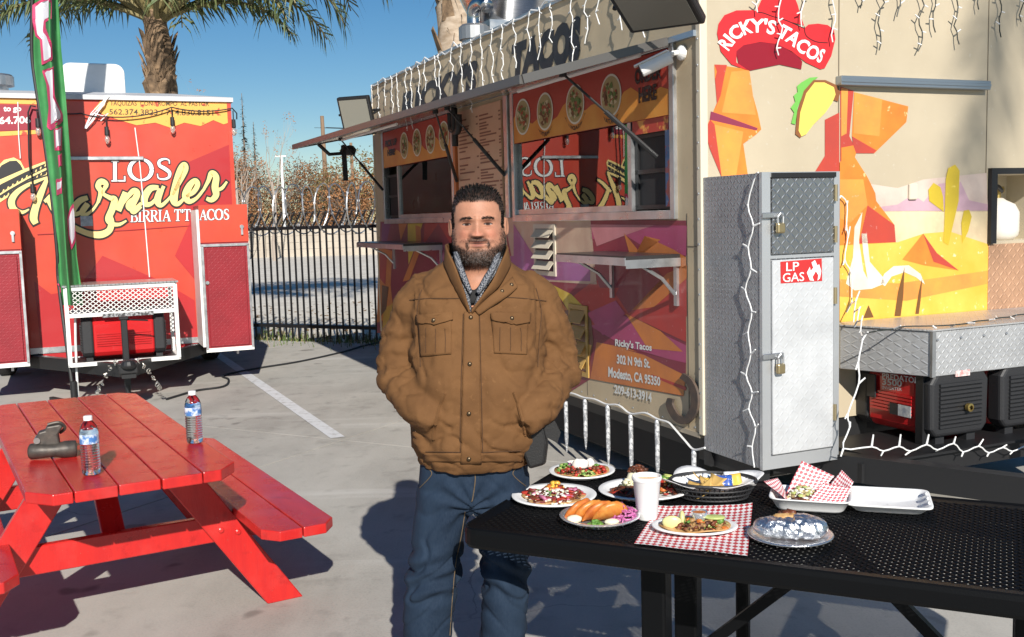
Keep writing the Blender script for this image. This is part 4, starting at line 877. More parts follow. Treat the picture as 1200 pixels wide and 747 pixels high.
# ---- printed desert on the serving side
C7 = lambda pts: [(580+a_*.3746, 240+b__*.3746) for a_, b__ in pts]
pm = MB()
COLS = [mat('pr_magenta', (.42, .06, .16), .38, col2=(0.34, 0.057, 0.119), scale=2.6, lo=.38, hi=.66, fleck=(0.454, 0.202, 0.272), fscale=34, flo=.66, fhi=.76, coat=.15), mat('pr_purple', (.34, .12, .30), .38, col2=(0.291, 0.094, 0.206), scale=2.6, lo=.38, hi=.66, fleck=(0.398, 0.244, 0.37), fscale=34, flo=.66, fhi=.76, coat=.15), mat('pr_orange', (.62, .20, .04), .38, col2=(0.464, 0.144, 0.045), scale=2.6, lo=.38, hi=.66, fleck=(0.594, 0.3, 0.188), fscale=34, flo=.66, fhi=.76, coat=.15), mat('pr_red', (.45, .035, .03), .38, col2=(0.359, 0.042, 0.039), scale=2.6, lo=.38, hi=.66, fleck=(0.475, 0.184, 0.181), fscale=34, flo=.66, fhi=.76, coat=.15), mat('pr_maroon', (.22, .02, .045), .38, col2=(0.216, 0.032, 0.048), scale=2.6, lo=.38, hi=.66, fleck=(0.314, 0.174, 0.192), fscale=34, flo=.66, fhi=.76, coat=.15), mat('pr_ochre', (.60, .34, .05), .38, col2=(0.452, 0.231, 0.051), scale=2.6, lo=.38, hi=.66, fleck=(0.58, 0.398, 0.195), fscale=34, flo=.66, fhi=.76, coat=.15), mat('pr_beige', (.56, .42, .30), .38, col2=(0.427, 0.28, 0.206), scale=2.6, lo=.38, hi=.66, fleck=(0.552, 0.454, 0.37), fscale=34, flo=.66, fhi=.76, coat=.15), mat('pr_plum', (.16, .03, .14), .38, col2=(0.179, 0.039, 0.107), scale=2.6, lo=.38, hi=.66, fleck=(0.272, 0.181, 0.258), fscale=34, flo=.66, fhi=.76, coat=.15), mat('pr_rose', (.55, .22, .24), .38, col2=(0.421, 0.156, 0.169), scale=2.6, lo=.38, hi=.66, fleck=(0.545, 0.314, 0.328), fscale=34, flo=.66, fhi=.76, coat=.15), mat('pr_yellow', (.70, .52, .05), .38, col2=(0.514, 0.342, 0.051), scale=2.6, lo=.38, hi=.66, fleck=(0.65, 0.524, 0.195), fscale=34, flo=.66, fhi=.76, coat=.15), mat('pr_brown', (.14, .07, .03), .38, col2=(0.167, 0.063, 0.039), scale=2.6, lo=.38, hi=.66, fleck=(0.258, 0.209, 0.181), fscale=34, flo=.66, fhi=.76, coat=.15)]
for k, mi, pts in [(0, 4, [(30, 40), (600, 50), (598, 200), (600, 430), (590, 600), (300, 545), (230, 590), (100, 560), (60, 300)]),
    (1, 6, [(30, 42), (300, 45), (320, 250), (160, 240), (60, 200)]), (2, 1, [(40, 160), (130, 165), (300, 190), (300, 240), (150, 235), (60, 230)]), (3, 1, [(60, 60), (130, 170), (60, 215)]),
    (1, 0, [(300, 62), (602, 66), (600, 160), (480, 140), (400, 90), (300, 110)]), (2, 8, [(300, 62), (500, 64), (420, 92), (320, 130)]), (2, 2, [(405, 88), (440, 130), (455, 150), (520, 110), (470, 98), (560, 140), (600, 165), (600, 200), (430, 180)]),
    (1, 3, [(230, 300), (300, 245), (420, 200), (600, 185), (602, 350), (400, 345), (300, 380)]), (2, 4, [(420, 200), (500, 190), (540, 240), (420, 340), (380, 280)]), (2, 2, [(430, 330), (540, 215), (602, 190), (602, 230), (500, 320)]), (3, 4, [(310, 195), (420, 190), (400, 260), (330, 260)]),
    (2, 0, [(300, 380), (400, 345), (600, 440), (600, 500), (400, 440)]), (3, 3, [(420, 345), (600, 350), (600, 430)]), (3, 2, [(410, 340), (520, 395), (590, 460), (480, 450)]), (4, 0, [(290, 340), (380, 300), (410, 340), (340, 410)]),
    (3, 2, [(300, 545), (320, 430), (420, 450), (600, 520), (592, 598)]), (4, 4, [(400, 450), (600, 495), (600, 535), (470, 470)]), (4, 3, [(490, 530), (600, 570), (600, 582), (500, 540)]),
    (2, 9, [(180, 250), (240, 280), (290, 330), (230, 330)]), (3, 2, [(60, 250), (160, 240), (230, 330), (120, 360)]), (3, 10, [(220, 330), (300, 330), (310, 430), (290, 540), (230, 500)]), (4, 5, [(240, 420), (305, 440), (290, 520), (240, 490)])]:
    pm.poly([ST(x, y, k) for x, y in C7(pts)], mi)
C6 = lambda pts: [(430+a_*.2008, 250+b__*.2008) for a_, b__ in pts]
for k, mi, pts in [(0, 4, [(80, 50), (520, 50), (520, 560), (300, 700), (60, 700), (70, 300)]), (1, 3, [(340, 50), (520, 52), (520, 180), (330, 190)]), (2, 4, [(330, 190), (420, 60), (490, 180), (380, 330)]), (1, 9, [(240, 50), (330, 50), (290, 180), (245, 300), (240, 140)]), (2, 2, [(185, 50), (240, 50), (200, 160), (190, 100)]), (2, 2, [(285, 70), (315, 80), (320, 200), (250, 390), (210, 400), (290, 200)]), (1, 2, [(70, 200), (150, 220), (140, 420), (160, 600), (60, 640)]), (2, 3, [(80, 220), (120, 240), (110, 420), (75, 380)]), (3, 10, [(90, 420), (130, 430), (115, 560), (85, 600)]), (2, 0, [(420, 190), (520, 180), (520, 420), (400, 330)]), (1, 7, [(90, 60), (140, 60), (120, 160), (85, 170)]), (2, 5, [(100, 560), (160, 520), (150, 640), (90, 690)])]:
    pm.poly([ST(x, y, k) for x, y in C6(pts)], mi)
pm.build('desert_print', COLS, tr)
tx = MB(); sl_ = lambda px, py, k: TS(px, py, 0, .0068)
for s, (x0, x1, b0, t0, b1, t1) in (("Ricky's Tacos", (722, 765, 408, 397, 414, 403)), ('302 N 9th St.', (724, 763, 426.5, 415.5, 432, 421)), ('Modesto, CA 95350', (714, 775, 444, 429.5, 454.5, 442)), ('209-613-3914', (721, 765, 461, 450.5, 472, 460))):
    tx = MB(); fit_text(tx, s, x0, x1, b0, t0, b1, t1, sl_, 0, bold=.035); tx.build('lettering', mat('pale_print', (.70, .70, .66), .45), tr)
# iron horseshoe
hsb = MB(); hp = [(803, 440), (812, 447), (818, 462), (817, 480), (808, 492), (797, 489), (789, 475), (790, 467)]
ribbon(hsb, [(x, y, 6.5+2.5*math.sin(i/7*math.pi)) for i, (x, y) in enumerate(hp)], lambda x, y: TS(x, y, 0, .02), 0, 6)
hs_ = hsb.build('horseshoe', mat('rusty_iron', (.11, .075, .055), .7, col2=(.06, .05, .045), scale=20), tr, solid=.014)
# ---- printed desert on the hitch end
EZ = lambda px, py, k: TE(px, py, 0, .0028+.0006*k)
C8 = lambda pts: [(820+a_/3.555, b__/3.555) for a_, b__ in pts]
CE = lambda pts: [(960+a_*.508, 180+b__*.508) for a_, b__ in pts]
CB = lambda pts: [(800+a_/3, b__/3) for a_, b__ in pts]
em = MB()
ec = [mat('em_orange', (.75, .24, .035), .42, col2=(.70, .18, .03), scale=5, fleck=(.82, .50, .22), fscale=18, flo=.64, fhi=.7), mat('em_redrock', (.52, .06, .035), .38, col2=(0.402, 0.057, 0.042), scale=2.6, lo=.38, hi=.66, fleck=(0.524, 0.202, 0.184), fscale=34, flo=.66, fhi=.76, coat=.15), mat('em_maroon', (.25, .03, .07), .38, col2=(0.235, 0.039, 0.063), scale=2.6, lo=.38, hi=.66, fleck=(0.335, 0.181, 0.209), fscale=34, flo=.66, fhi=.76, coat=.15), mat('em_yellow', (.80, .50, .09), .42, col2=(.82, .40, .05), scale=3, fleck=(.88, .70, .40), fscale=22, flo=.64, fhi=.72), mat('em_mauve', (.55, .36, .42), .38, col2=(0.421, 0.243, 0.28), scale=2.6, lo=.38, hi=.66, fleck=(0.545, 0.412, 0.454), fscale=34, flo=.66, fhi=.76, coat=.15), mat('em_pale', (.80, .66, .40), .38, col2=(0.576, 0.429, 0.268), scale=2.6, lo=.38, hi=.66, fleck=(0.72, 0.622, 0.44), fscale=34, flo=.66, fhi=.76, coat=.15), mat('em_cactus', (.55, .40, .03), .45, fleck=(.70, .55, .10), fscale=25), mat('em_white', (.82, .76, .62), .38, col2=(0.588, 0.491, 0.404), scale=2.6, lo=.38, hi=.66, fleck=(0.734, 0.692, 0.594), fscale=34, flo=.66, fhi=.76, coat=.15), mat('em_brown', (.16, .07, .02), .45), mat('em_hat', (.62, .025, .03), .4), mat('em_hatdark', (.26, .008, .02), .4), bprint, mat('em_taco', (.82, .60, .12), .42), mat('em_lettuce', (.16, .45, .08), .45), mat('em_tacoedge', (.24, .09, .03), .45), mat('em_lilac', (.64, .52, .44), .38, col2=(0.477, 0.342, 0.293), scale=2.6, lo=.38, hi=.66, fleck=(0.608, 0.524, 0.468), fscale=34, flo=.66, fhi=.76, coat=.15), mat('em_lightorange', (.82, .33, .06), .38, col2=(0.588, 0.225, 0.057), scale=2.6, lo=.38, hi=.66, fleck=(0.734, 0.391, 0.202), fscale=34, flo=.66, fhi=.76, coat=.15)]
for k, mi, pts in [
    (0, 0, C8([(60, 270), (205, 290), (215, 380), (240, 470), (255, 540), (235, 560), (180, 600), (200, 735), (90, 740), (75, 705), (20, 545), (45, 490), (70, 430), (62, 330)])), (1, 1, C8([(60, 270), (112, 272), (105, 300), (85, 400), (60, 460), (70, 430), (62, 330), (70, 300)])), (1, 2, C8([(45, 465), (90, 480), (240, 535), (235, 545), (40, 500)])), (1, 16, C8([(130, 300), (205, 292), (232, 480), (90, 470)])), (1, 16, C8([(60, 520), (180, 550), (150, 735), (90, 738)])), (2, 1, C8([(20, 545), (42, 500), (60, 520), (90, 740), (75, 705), (40, 620)])),
    (0, 1, C8([(520, 500), (580, 470), (580, 715), (480, 715), (520, 650)])),
    (0, 1, CB([(553, 305), (600, 320), (585, 480), (600, 510), (560, 640), (553, 640)])), (1, 16, CB([(556, 310), (580, 315), (575, 470), (556, 480)])), (0, 0, CB([(602, 325), (792, 375), (785, 430), (672, 540), (608, 535), (594, 480)])), (1, 1, CB([(594, 480), (680, 530), (670, 540), (608, 540), (598, 510)])), (1, 16, CB([(602, 325), (700, 350), (690, 480), (600, 470)])), (2, 0, CB([(556, 520), (598, 512), (608, 540), (580, 630), (556, 635)])),
    (0, 15, CE([(46, 60), (180, 80), (240, 60), (385, 45), (388, 125), (46, 135)])), (1, 4, CE([(120, 126), (180, 118), (215, 95), (240, 112), (275, 70), (325, 65), (345, 108), (390, 118), (390, 134), (50, 134)])), (1, 5, CE([(46, 134), (390, 132), (390, 235), (46, 240)])),
    (2, 3, CE([(46, 200), (180, 205), (240, 185), (300, 180), (390, 210), (390, 365), (46, 390)])), (3, 16, CE([(46, 290), (180, 300), (390, 270), (390, 300), (200, 340), (46, 330)])),
    (4, 0, CE([(46, 20), (75, 0), (110, 55), (128, 92), (130, 110), (172, 165), (175, 205), (46, 212)])), (5, 1, CE([(110, 120), (172, 165), (175, 205), (90, 208)])), (5, 16, CE([(46, 60), (100, 60), (110, 120), (70, 160), (46, 150)])),
    (4, 0, CE([(190, 245), (238, 185), (270, 230), (320, 270), (240, 258)])), (5, 1, CE([(238, 185), (270, 230), (320, 270), (262, 250)])),
    (5, 6, CE([(285, 205), (296, 212), (320, 110), (322, 40), (312, 26), (296, 34), (290, 60), (288, 130)])), (5, 6, CE([(286, 135), (252, 110), (250, 84), (262, 68), (278, 78), (284, 100)])), (5, 6, CE([(328, 208), (326, 160), (332, 132), (344, 130), (350, 146), (342, 180)])),
    (5, 7, CE([(60, 300), (76, 240), (80, 170), (98, 135), (90, 200), (100, 270), (110, 290), (100, 230), (96, 185), (108, 185), (115, 250), (145, 285), (150, 300), (120, 312), (80, 316)])), (5, 7, CE([(140, 300), (148, 278), (170, 260), (205, 258), (232, 278), (242, 302), (222, 286), (195, 274), (165, 284), (150, 306)])),
    (6, 8, CE([(172, 375), (180, 320), (195, 262), (192, 330), (186, 375)])), (6, 8, CE([(220, 370), (228, 320), (236, 285), (232, 340), (228, 370)])), (6, 8, CE([(100, 380), (112, 350), (124, 378)])),
    # red sombrero shape that carries the name, and a taco beside it
    (4, 9, C8([(232, 52), (250, 12), (275, -40), (380, -40), (405, 20), (420, 75), (432, 108), (330, 80), (262, 56)])),
    (5, 9, C8([(70, 140), (76, 100), (100, 65), (150, 45), (220, 44), (262, 56), (300, 70), (360, 88), (432, 120), (450, 104), (490, 100), (530, 106), (556, 125), (562, 165), (545, 235), (518, 285), (500, 290), (440, 262), (380, 215), (320, 185), (250, 176), (180, 190), (150, 215), (150, 262), (200, 295), (130, 270), (85, 215)])),
    (4, 10, C8([(148, 215), (180, 188), (260, 176), (330, 188), (400, 230), (425, 258), (420, 290), (330, 270), (205, 296), (160, 270)])),
    (6, 13, C8([(420, 345), (455, 325), (490, 322), (470, 340), (425, 400), (405, 450), (395, 520), (378, 515), (390, 470), (376, 450), (395, 425), (388, 400), (405, 385), (402, 360)])),
    (7, 14, C8([(470, 335), (520, 335), (565, 355), (582, 385), (572, 425), (545, 415), (430, 560), (415, 576), (395, 560), (402, 470), (430, 380)])), (8, 12, C8([(475, 345), (515, 345), (555, 365), (562, 395), (548, 430), (520, 470), (470, 520), (440, 560), (420, 570), (408, 545), (415, 470), (440, 390)]))]:
    em.poly([EZ(x, y, k) for x, y in pts], mi)
em.build('desert_print', ec, tr)
hl = MB(); ribbon(hl, [(x, y, .9) for x, y in C8([(432, 120), (360, 88), (300, 70), (262, 56), (232, 52)])], lambda x, y: EZ(x, y, 7), 1, 5); ribbon(hl, [(x, y, .9) for x, y in C8([(432, 112), (440, 150), (480, 175), (530, 180)])], lambda x, y: EZ(x, y, 7), 1, 5)
HP = smooth_path([(104, 205, 0), (150, 150, 0), (215, 122, 0), (300, 130, 0), (370, 165, 0), (440, 220, 0), (505, 250, 0)], 10); 
def hat_word(s, u0, u1, hh, bold):
    def fn(u, v):
        f = (u0+(u1-u0)*u)*(len(HP)-1); i = min(int(f), len(HP)-2); a_, c_ = HP[i], HP[i+1]; x = a_[0]+(c_[0]-a_[0])*(f-i); y = a_[1]+(c_[1]-a_[1])*(f-i); dx, dy = c_[0]-a_[0], c_[1]-a_[1]; l = math.hypot(dx, dy); nx, ny = dy/l, -dx/l
        o = (v-.28)*hh; return EZ(820+(x+nx*o)/3.555, (y+ny*o)/3.555, 8)
    put_text(hl, s, fn, 0, bold=bold)
hat_word("RICKY'S", 0.0, .52, 62, .03); hat_word('TACOS', .56, 1.0, 60, .03)
hl.build('hat_lettering', [wprint, bprint], tr)
b = MB(); a_, c_ = TE(979, 92), TE(1153, 106); b.bb(a_.x, c_.x, -.05, -.002, 2.285, 2.335); b.bb(a_.x, c_.x, -.055, -.05, 2.30, 2.318); b.build('awning_rail', mat('rail_grey', (.36, .40, .44), .35, metal=.8), tr, bevel=.005)
b = MB(); b.bb(2.02, WID, -.008, -.001, .98, 1.385); b.build('kick_panel', diamond_plate('peach_diamond_plate', (.62, .36, .22), .4, .35, 'vert', .034, .5), tr)
b = MB(); q = TE(1068, 225); b.bb(q.x-.03, q.x+.03, -.02, -.001, q.z-.045, q.z+.045); b.build('outlet_plate', mat('plate_cream', (.66, .58, .46), .45), tr, bevel=.005)
# propane bottle in the niche
pb = thing('propane_tank', 'pale propane bottle with black hose in the framed niche', 'gas bottle', P_TR+VV*2.30+UU*.18+Vector((0, 0, 1.40)), ROTZ)
b = MB(); b.lathe([(0, 0), (.09, 0), (.12, .03), (.125, .06), (.125, .17), (.10, .22), (.05, .245), (.03, .26), (0, .26)], 24); b.build('tank', mat('tank_white', (.70, .66, .60), .4), pb, smooth=True)
b = MB(); b.cyl((0, 0, .25), (0, 0, .30), .018); b.lathe([(0, .29), (.035, .29), (.04, .31), (.035, .33), (0, .33)], 14); b.build('valve', mat('brass', (.5, .36, .12), .35, metal=.9), pb)
b = MB(); b.tube([(x, y, z) for x, y, z in smooth_path([(0, -.03, .30), (-.08, -.06, .33), (-.17, -.07, .27), (-.19, -.05, .15), (-.19, -.02, .012)], 6)], .013, 8); b.build('hose', blkp, pb)

# ---- gas locker at the corner
G0, G1, H0, H1 = .38, 1.80, -.50, -.004
lkr = thing('gas_locker', 'tall diamond plate gas locker with red LP GAS sign at the trailer corner', 'locker', P_TR, ROTZ)
dpl = diamond_plate('locker_side_plate', (.40, .405, .42), .38, .40, 'vert', .027, .5)
dpd = diamond_plate('locker_dark_plate', (.40, .41, .42), .30, .85, 'vert', .027, .35)
dpw = diamond_plate('locker_pale_plate', (.74, .75, .76), .40, .35, 'vert', .030, .22)
b = MB(); b.bb(.0, .455, H0+.012, H1, G0, G1); b.build('cabinet', dpl, lkr)
b = MB()
for (a_, c_, z0, z1) in ((-.004, .045, G0-.004, G1+.004), (.425, .46, G0-.004, G1+.004)): b.bb(a_, c_, H0, H0+.02, z0, z1)
b.bb(.045, .425, H0, H0+.02, G0-.004, G0+.06); b.bb(.045, .425, H0, H0+.02, 1.395, 1.41); b.bb(.045, .425, H0, H0+.02, G1-.02, G1+.004); b.build('door_frame', mat('frame_silver', (.62, .63, .64), .4, metal=.7), lkr)
b = MB(); b.bb(.052, .42, H0-.008, H0+.012, 1.416, 1.775); ud = b.build('upper_door', dpd, lkr, bevel=.004)
b = MB(); b.bb(.052, .42, H0-.008, H0+.012, G0+.066, 1.388); ld = b.build('lower_door', dpw, lkr, bevel=.004)
b = MB(); b.bb(.05, .43, H0-.010, H0-.0, 1.777, 1.80); b.build('drip_edge', blk, lkr)
LZ = lambda px, py, k: TE(px, py, H0-.0095, .0012*k)
sg = MB(); sg.poly([LZ(914.5, 307, 0), LZ(963, 303, 0), LZ(963.5, 329.5, 0), LZ(915, 332.5, 0)]); sgo = sg.build('warning_sign', mat('sign_red', (.52, .03, .03), .4), ld, solid=0)
tx = MB(); fit_text(tx, 'LP', 921, 936, 318, 308, 317, 307, LZ, 2, bold=.005); fit_text(tx, 'GAS', 917, 942, 331, 320.5, 329.5, 319, LZ, 2, bold=.005)
CF = lambda pts: [(800+a_*.4955, 190+b__*.4955) for a_, b__ in pts]
tx.poly([LZ(x, y, 2) for x, y in CF([(300, 280), (293, 262), (300, 248), (302, 258), (308, 250), (304, 238), (312, 232), (318, 245), (322, 242), (327, 258), (324, 275), (318, 281), (320, 268), (314, 258), (310, 266), (306, 272), (310, 281)])]); tx.build('sign_print', wprint, ld)
for (zz, dr) in ((1.60, ud), (.93, ld)):
    b = MB(); b.bb(-.012, .11, H0-.02, H0-.0085, zz-.012, zz+.014); b.build('hasp', alu, dr, bevel=.003)
    b = MB(); b.bb(.055, .10, H0-.045, H0-.021, zz-.085, zz-.035); b.build('padlock', mat('brass_lock', (.45, .36, .20), .35, metal=.8), dr, bevel=.008, seg=2)
    b = MB(); b.tube([(.062, H0-.033, zz-.04), (.062, H0-.033, zz-.005), (.0775, H0-.033, zz+.01), (.093, H0-.033, zz-.005), (.093, H0-.033, zz-.04)], .005, 8); b.build('shackle', alu, dr)
for z in (.62, 1.2, 1.5, 1.7):
    b = MB(); b.cyl((.425, H0-.012, z-.04), (.425, H0-.012, z+.04), .009); b.build('hinge', mat('brassy', (.42, .34, .2), .4, metal=.8), lkr)
b = MB(); b.bb(.02, .1, -.42, -.05, .30, G0); b.bb(.36, .43, -.42, -.05, .30, G0); b.bb(.0, .46, -.06, -.0, .30, .375); b.build('support', blk, lkr)

b = MB(); b.bb(.13, .75, .22, 2.2, .10, .45); b.build('underbody_shade_box', mat('shade_box_black', (.008, .008, .009), .7), tr, bevel=.02)  # black box added under the floor to keep the ground there dark
# ---- hitch frame, box, generators
fr = MB(); fr.bar((.15, .15, .335), (1.30, -2.0, .335), .08, .13); fr.bar((2.47, .15, .335), (1.32, -2.0, .335), .08, .13); fr.bb(.05, 2.57, .02, .12, .30, .45); fr.bb(.5, 2.1, -.62, -.54, .275, .37); fr.bb(.1, .2, .1, 5.8, .33, .455); fr.bb(2.42, 2.52, .1, 5.8, .33, .455); fr.build('hitch_frame', blk, tr)
b = MB(); b.bb(1.25, 1.37, -2.25, -1.95, .33, .44); b.build('coupler', blk, tr, bevel=.015, seg=2)
b = MB(); b.bb(1.275, 1.345, -1.72, -1.65, .2, .95); b.cyl((1.31, -1.685, 0), (1.31, -1.685, .22), .026); b.lathe([(0, 0), (.09, 0), (.09, .012), (0, .02)], 16, (1.31, -1.685, 0)); b.build('tongue_jack', blk, tr, bevel=.005)
for x in (.16, 2.46):
    for y in (2.75, 3.6):
        wq = MB(); ax = Matrix.Rotation(math.pi/2, 3, 'Y'); wq.lathe([(.18, -.09), (.29, -.1), (.33, -.07), (.335, 0), (.33, .07), (.29, .1), (.18, .09)], 28, (x, y, .335), axis=ax); tw = wq.build('wheel', MATS['tyre'], tr, smooth=True)
        rm = MB(); rm.lathe([(0, -.05), (.15, -.05), (.185, -.08), (.185, .08), (.15, .05), (0, .05)], 20, (x, y, .335), axis=ax); rm.build('rim', alu, tw)
loc = lambda P: Vector(((P-P_TR).dot(VV), (P-P_TR).dot(UU), P.z))
tb = thing('tool_box', 'wide silver diamond plate box over the trailer hitch', 'box', P_TR, ROTZ)
k1 = loc(at_z(1093, 389, .985)); k0 = loc(at_z(985, 382.5, .985)); k2 = loc(at_z(1200, 373, .985))
zb = .985-.235
d01 = (k0-k1); d01 = d01/abs(d01.x)*(k1.x-.47) if k0.x < k1.x else d01
poly = [(k1.x, k1.y), (2.56, k1.y), (2.56, -.012), (.60, -.012), (.60, k1.y+.30)]
fk = [(k1.x, k1.y), (k1.x+1.5, k1.y+.02)]
kL = k1+(k0-k1)*1.0
poly = [(kL.x, kL.y), (k1.x, k1.y), (2.56, k1.y), (2.56, -.012), (min(kL.x+.02, .9), -.012)]
b = MB(); b.prism(poly, zb, .985); b.build('box_body', diamond_plate('box_plate', (.58, .585, .59), .38, .45, 'vert', .027, .42), tb, bevel=.004)
b = MB(); b.prism([(x_+(-.008 if i < 2 else .0), y_-(.008 if i in (0, 1, 2) else 0)) for i, (x_, y_) in enumerate(poly)], .987, .995); b.build('lid', diamond_plate('lid_plate', (.58, .58, .58), .38, .45, 'flat', .027, .4), tb)
b = MB()
for i in range(9):
    t = i/8; p = Vector((k1.x+.03+t*1.3, k1.y-.004, .94)); b.lathe([(.008, 0), (.005, .004), (0, .005)], 8, p, axis=Matrix.Rotation(math.pi/2, 3, 'X'))
stuff(b.build('rivets', alu, tb)); b = MB(); b.bb(k1.x-.012, k1.x+.012, k1.y-.012, k1.y+.004, zb, .985); b.build('corner_angle', alu, tb)
for q in ((.62, .68, -.10, -.02, .43), (2.4, 2.46, -.10, -.02, .43), (k1.x+.0, k1.x+.05, k1.y+.06, k1.y+.11, .30), (2.4, 2.45, k1.y+.06, k1.y+.11, .30)): b = MB(); b.bb(*q, zb); b.build('leg', blk, tb)
dk = MB(); dk.bb(.62, 2.5, -.66, -.13, .371, .383); dk.build('deck_plate', blk, tr)
e0 = loc(at_z(1091, 524, .383)); gw_ = .40; gL = .56
gpos = P_TR+VV*(e0.x+gw_/2)+UU*(e0.y+gL/2)
ga = generator('red and black inverter generator under the silver hitch box, nearest the gas locker', (gpos.x, gpos.y, .383), ROTZ+math.pi/2, gL, gw_, .41, None)
gb = dup(ga); gpos2 = gpos+VV*.50; gb.location = (gpos2.x, gpos2.y, .383); gb['label'] = 'second red inverter generator under the silver hitch box, away from the gas locker'
# print on the red side (generator +y side looks towards the serving side)
xs = e0.x-.0085
GZ = lambda px, py, k: TS(px, py, xs, .001)-Vector((e0.x+gw_/2, e0.y+gL/2, .383))
def to_gen(v): return Vector((v.y, -v.x, v.z))
tx = MB(); gfn = lambda px, py, k: to_gen(GZ(px, py, k))
fit_text(tx, 'PREDATOR', 1034, 1077, 444, 437, 450, 443, gfn, 0, bold=.02); tx.build('lettering', mat('silver_print', (.55, .55, .56), .4), ga); tx = MB(); fit_text(tx, '3500', 1034, 1057, 451, 443.5, 453.5, 446, gfn, 0, bold=.02); tx.build('lettering', MATS['silver_print'], ga); tx = MB(); fit_text(tx, 'INVERTER', 1034, 1057, 456, 452.3, 458.5, 455, gfn, 0, bold=.01)
tx.build('lettering', mat('silver_print', (.55, .55, .56), .4), ga)
b = MB(); b.bb(-.15, -.06, gw_/2+.009, gw_/2+.012, .13, .19); b.build('spec_label', mat('label_pale', (.6, .6, .58), .5, col2=(.25, .28, .33), scale=25), ga)
b = MB(); b.bb(-.055, .0, gw_/2+.009, gw_/2+.012, .13, .19); b.build('spec_label', blkp, ga)
b = MB(); b.bb(.10, .17, gw_/2+.009, gw_/2+.018, .20, .33); b.build('control_panel', blkp, ga, bevel=.006)
b = MB(); b.bb(-gL/2-.014, -gL/2-.008, -.05, .05, .355, .385); b.build('warning_label', mat('label_white', (.75, .72, .7), .5, col2=(.6, .1, .08), scale=30), ga)
b = MB(); b.lathe([(.012, 0), (.022, .01), (.022, .03), (.012, .032)], 14, (-gL/2-.012, -.03, .19), axis=Matrix.Rotation(-math.pi/2, 3, 'Y')); b.build('exhaust_tip', MATS['brass'], ga)

# ---- roof gear
vf = thing('exhaust_fan', 'large steel mushroom exhaust fan on the taco trailer roof', 'exhaust fan', P_TR+VV*.5+UU*3.6+Vector((0, 0, 2.66)), ROTZ)
b = MB(); b.bb(-.25, .25, -.25, .25, 0, .56); b.build('curb', alu, vf)
b = MB(); b.lathe([(.26, .54), (.29, .60), (.36, .74), (.43, .90), (.50, 1.1), (.50, 1.16), (.485, 1.16)], 40); b.build('bowl', steel, vf, smooth=True)
b = MB(); b.lathe([(.485, 1.16), (.40, 1.18), (.40, 1.45), (.36, 1.52), (0, 1.56)], 32); b.build('motor_dome', steel, vf)
vp = thing('vent_pipe', 'short steel vent pipe with bent cap behind the sign letters', 'vent pipe', P_TR+VV*.14+UU*3.42+Vector((0, 0, 2.66)), ROTZ)
b = MB(); b.cyl((0, 0, 0), (0, 0, .42), .10, n=20); b.lathe([(.10, .40), (.125, .40), (.125, .50), (.10, .52), (0, .53)], 20); b.build('pipe', mat('dull_zinc', (.40, .40, .40), .4, metal=.8), vp)
b = MB(); b.tube(smooth_path([(0, 0, .5), (0, 0, .60), (.0, -.05, .66), (.02, -.16, .67), (.02, -.24, .62)], 5), .055, 12); b.build('bent_cap', steel, vp, smooth=True)
def floodlight(lab, pos, aim, size):
    t = thing('floodlight', lab, 'floodlight', pos, 0, 'floodlights on the taco trailer'); aim = Vector(aim).normalized(); up_ = Vector((0, 0, 1)); x = aim.cross(up_).normalized(); z = x.cross(aim); M_ = Matrix((x, aim, z)).transposed(); w_, h_ = size
    b = MB(); b.box((0, 0, 0), (w_, .05, h_), M_); o = b.build('housing', blk, t, bevel=.012, seg=2)
    b = MB(); b.box(M_ @ Vector((0, .027, 0)), (w_*.86, .004, h_*.84), M_); b.build('lens', mat('flood_lens', (.22, .21, .175), .25, spec=.5), t)
    b = MB()
    for i in range(7): b.box(M_ @ Vector((-w_*.36+i*w_*.12, -.04, 0)), (.006, .035, h_*.8), M_)
    b.build('cooling_fin', blk, t)
    b = MB(); b.tube([M_ @ Vector((-w_*.55, 0, 0)), M_ @ Vector((-w_*.55, -.12, 0)), M_ @ Vector((w_*.55, -.12, 0)), M_ @ Vector((w_*.55, 0, 0))], .012, 8); b.tube([M_ @ Vector((0, -.12, 0)), M_ @ Vector((0, -.2, .02)), M_ @ Vector((.0, -.3, .02))], .014, 8); b.build('bracket', blk, t)
    return t
wld = lambda v: P_TR+VV*v[0]+UU*v[1]+Vector((0, 0, v[2]))
q = TS(418, 134, -.40); floodlight('black floodlight standing off the far end of the taco trailer sign', wld(q), -VV*.75-UU*.75+Vector((0, 0, -.38)), (.34, .34))
q = TS(768, 4, -.33); floodlight('black floodlight angled down over the order window', wld(q), -VV*.45-UU*.30+Vector((0, 0, -.95)), (.40, .34))
sc_ = thing('security_camera', 'white bullet security camera beside the order window', 'security camera', wld(TS(800, 62, -.004)), ROTZ)
b = MB(); b.lathe([(0, 0), (.04, 0), (.04, .012), (.02, .03), (0, .03)], 16, axis=Matrix.Rotation(-math.pi/2, 3, 'Y')); b.tube([(-.02, 0, 0), (-.06, 0, -.005), (-.09, .02, -.02)], .014, 8); b.build('mount', mat('cam_white', (.80, .79, .76), .35), sc_)
b = MB(); dcam = Vector((-.75, .5, -.38)).normalized(); p0_ = Vector((-.07, .0, -.02)); b.cyl(p0_, p0_+dcam*.17, .036, .036, 16); b.bar(p0_+dcam*.02+Vector((0, 0, .036)), p0_+dcam*.21+Vector((0, 0, .036)), .075, .008); b.build('housing', MATS['cam_white'], sc_, bevel=.004)
b = MB(); b.cyl(p0_+dcam*.168, p0_+dcam*.174, .029, .029, 16); b.build('lens', blk, sc_)

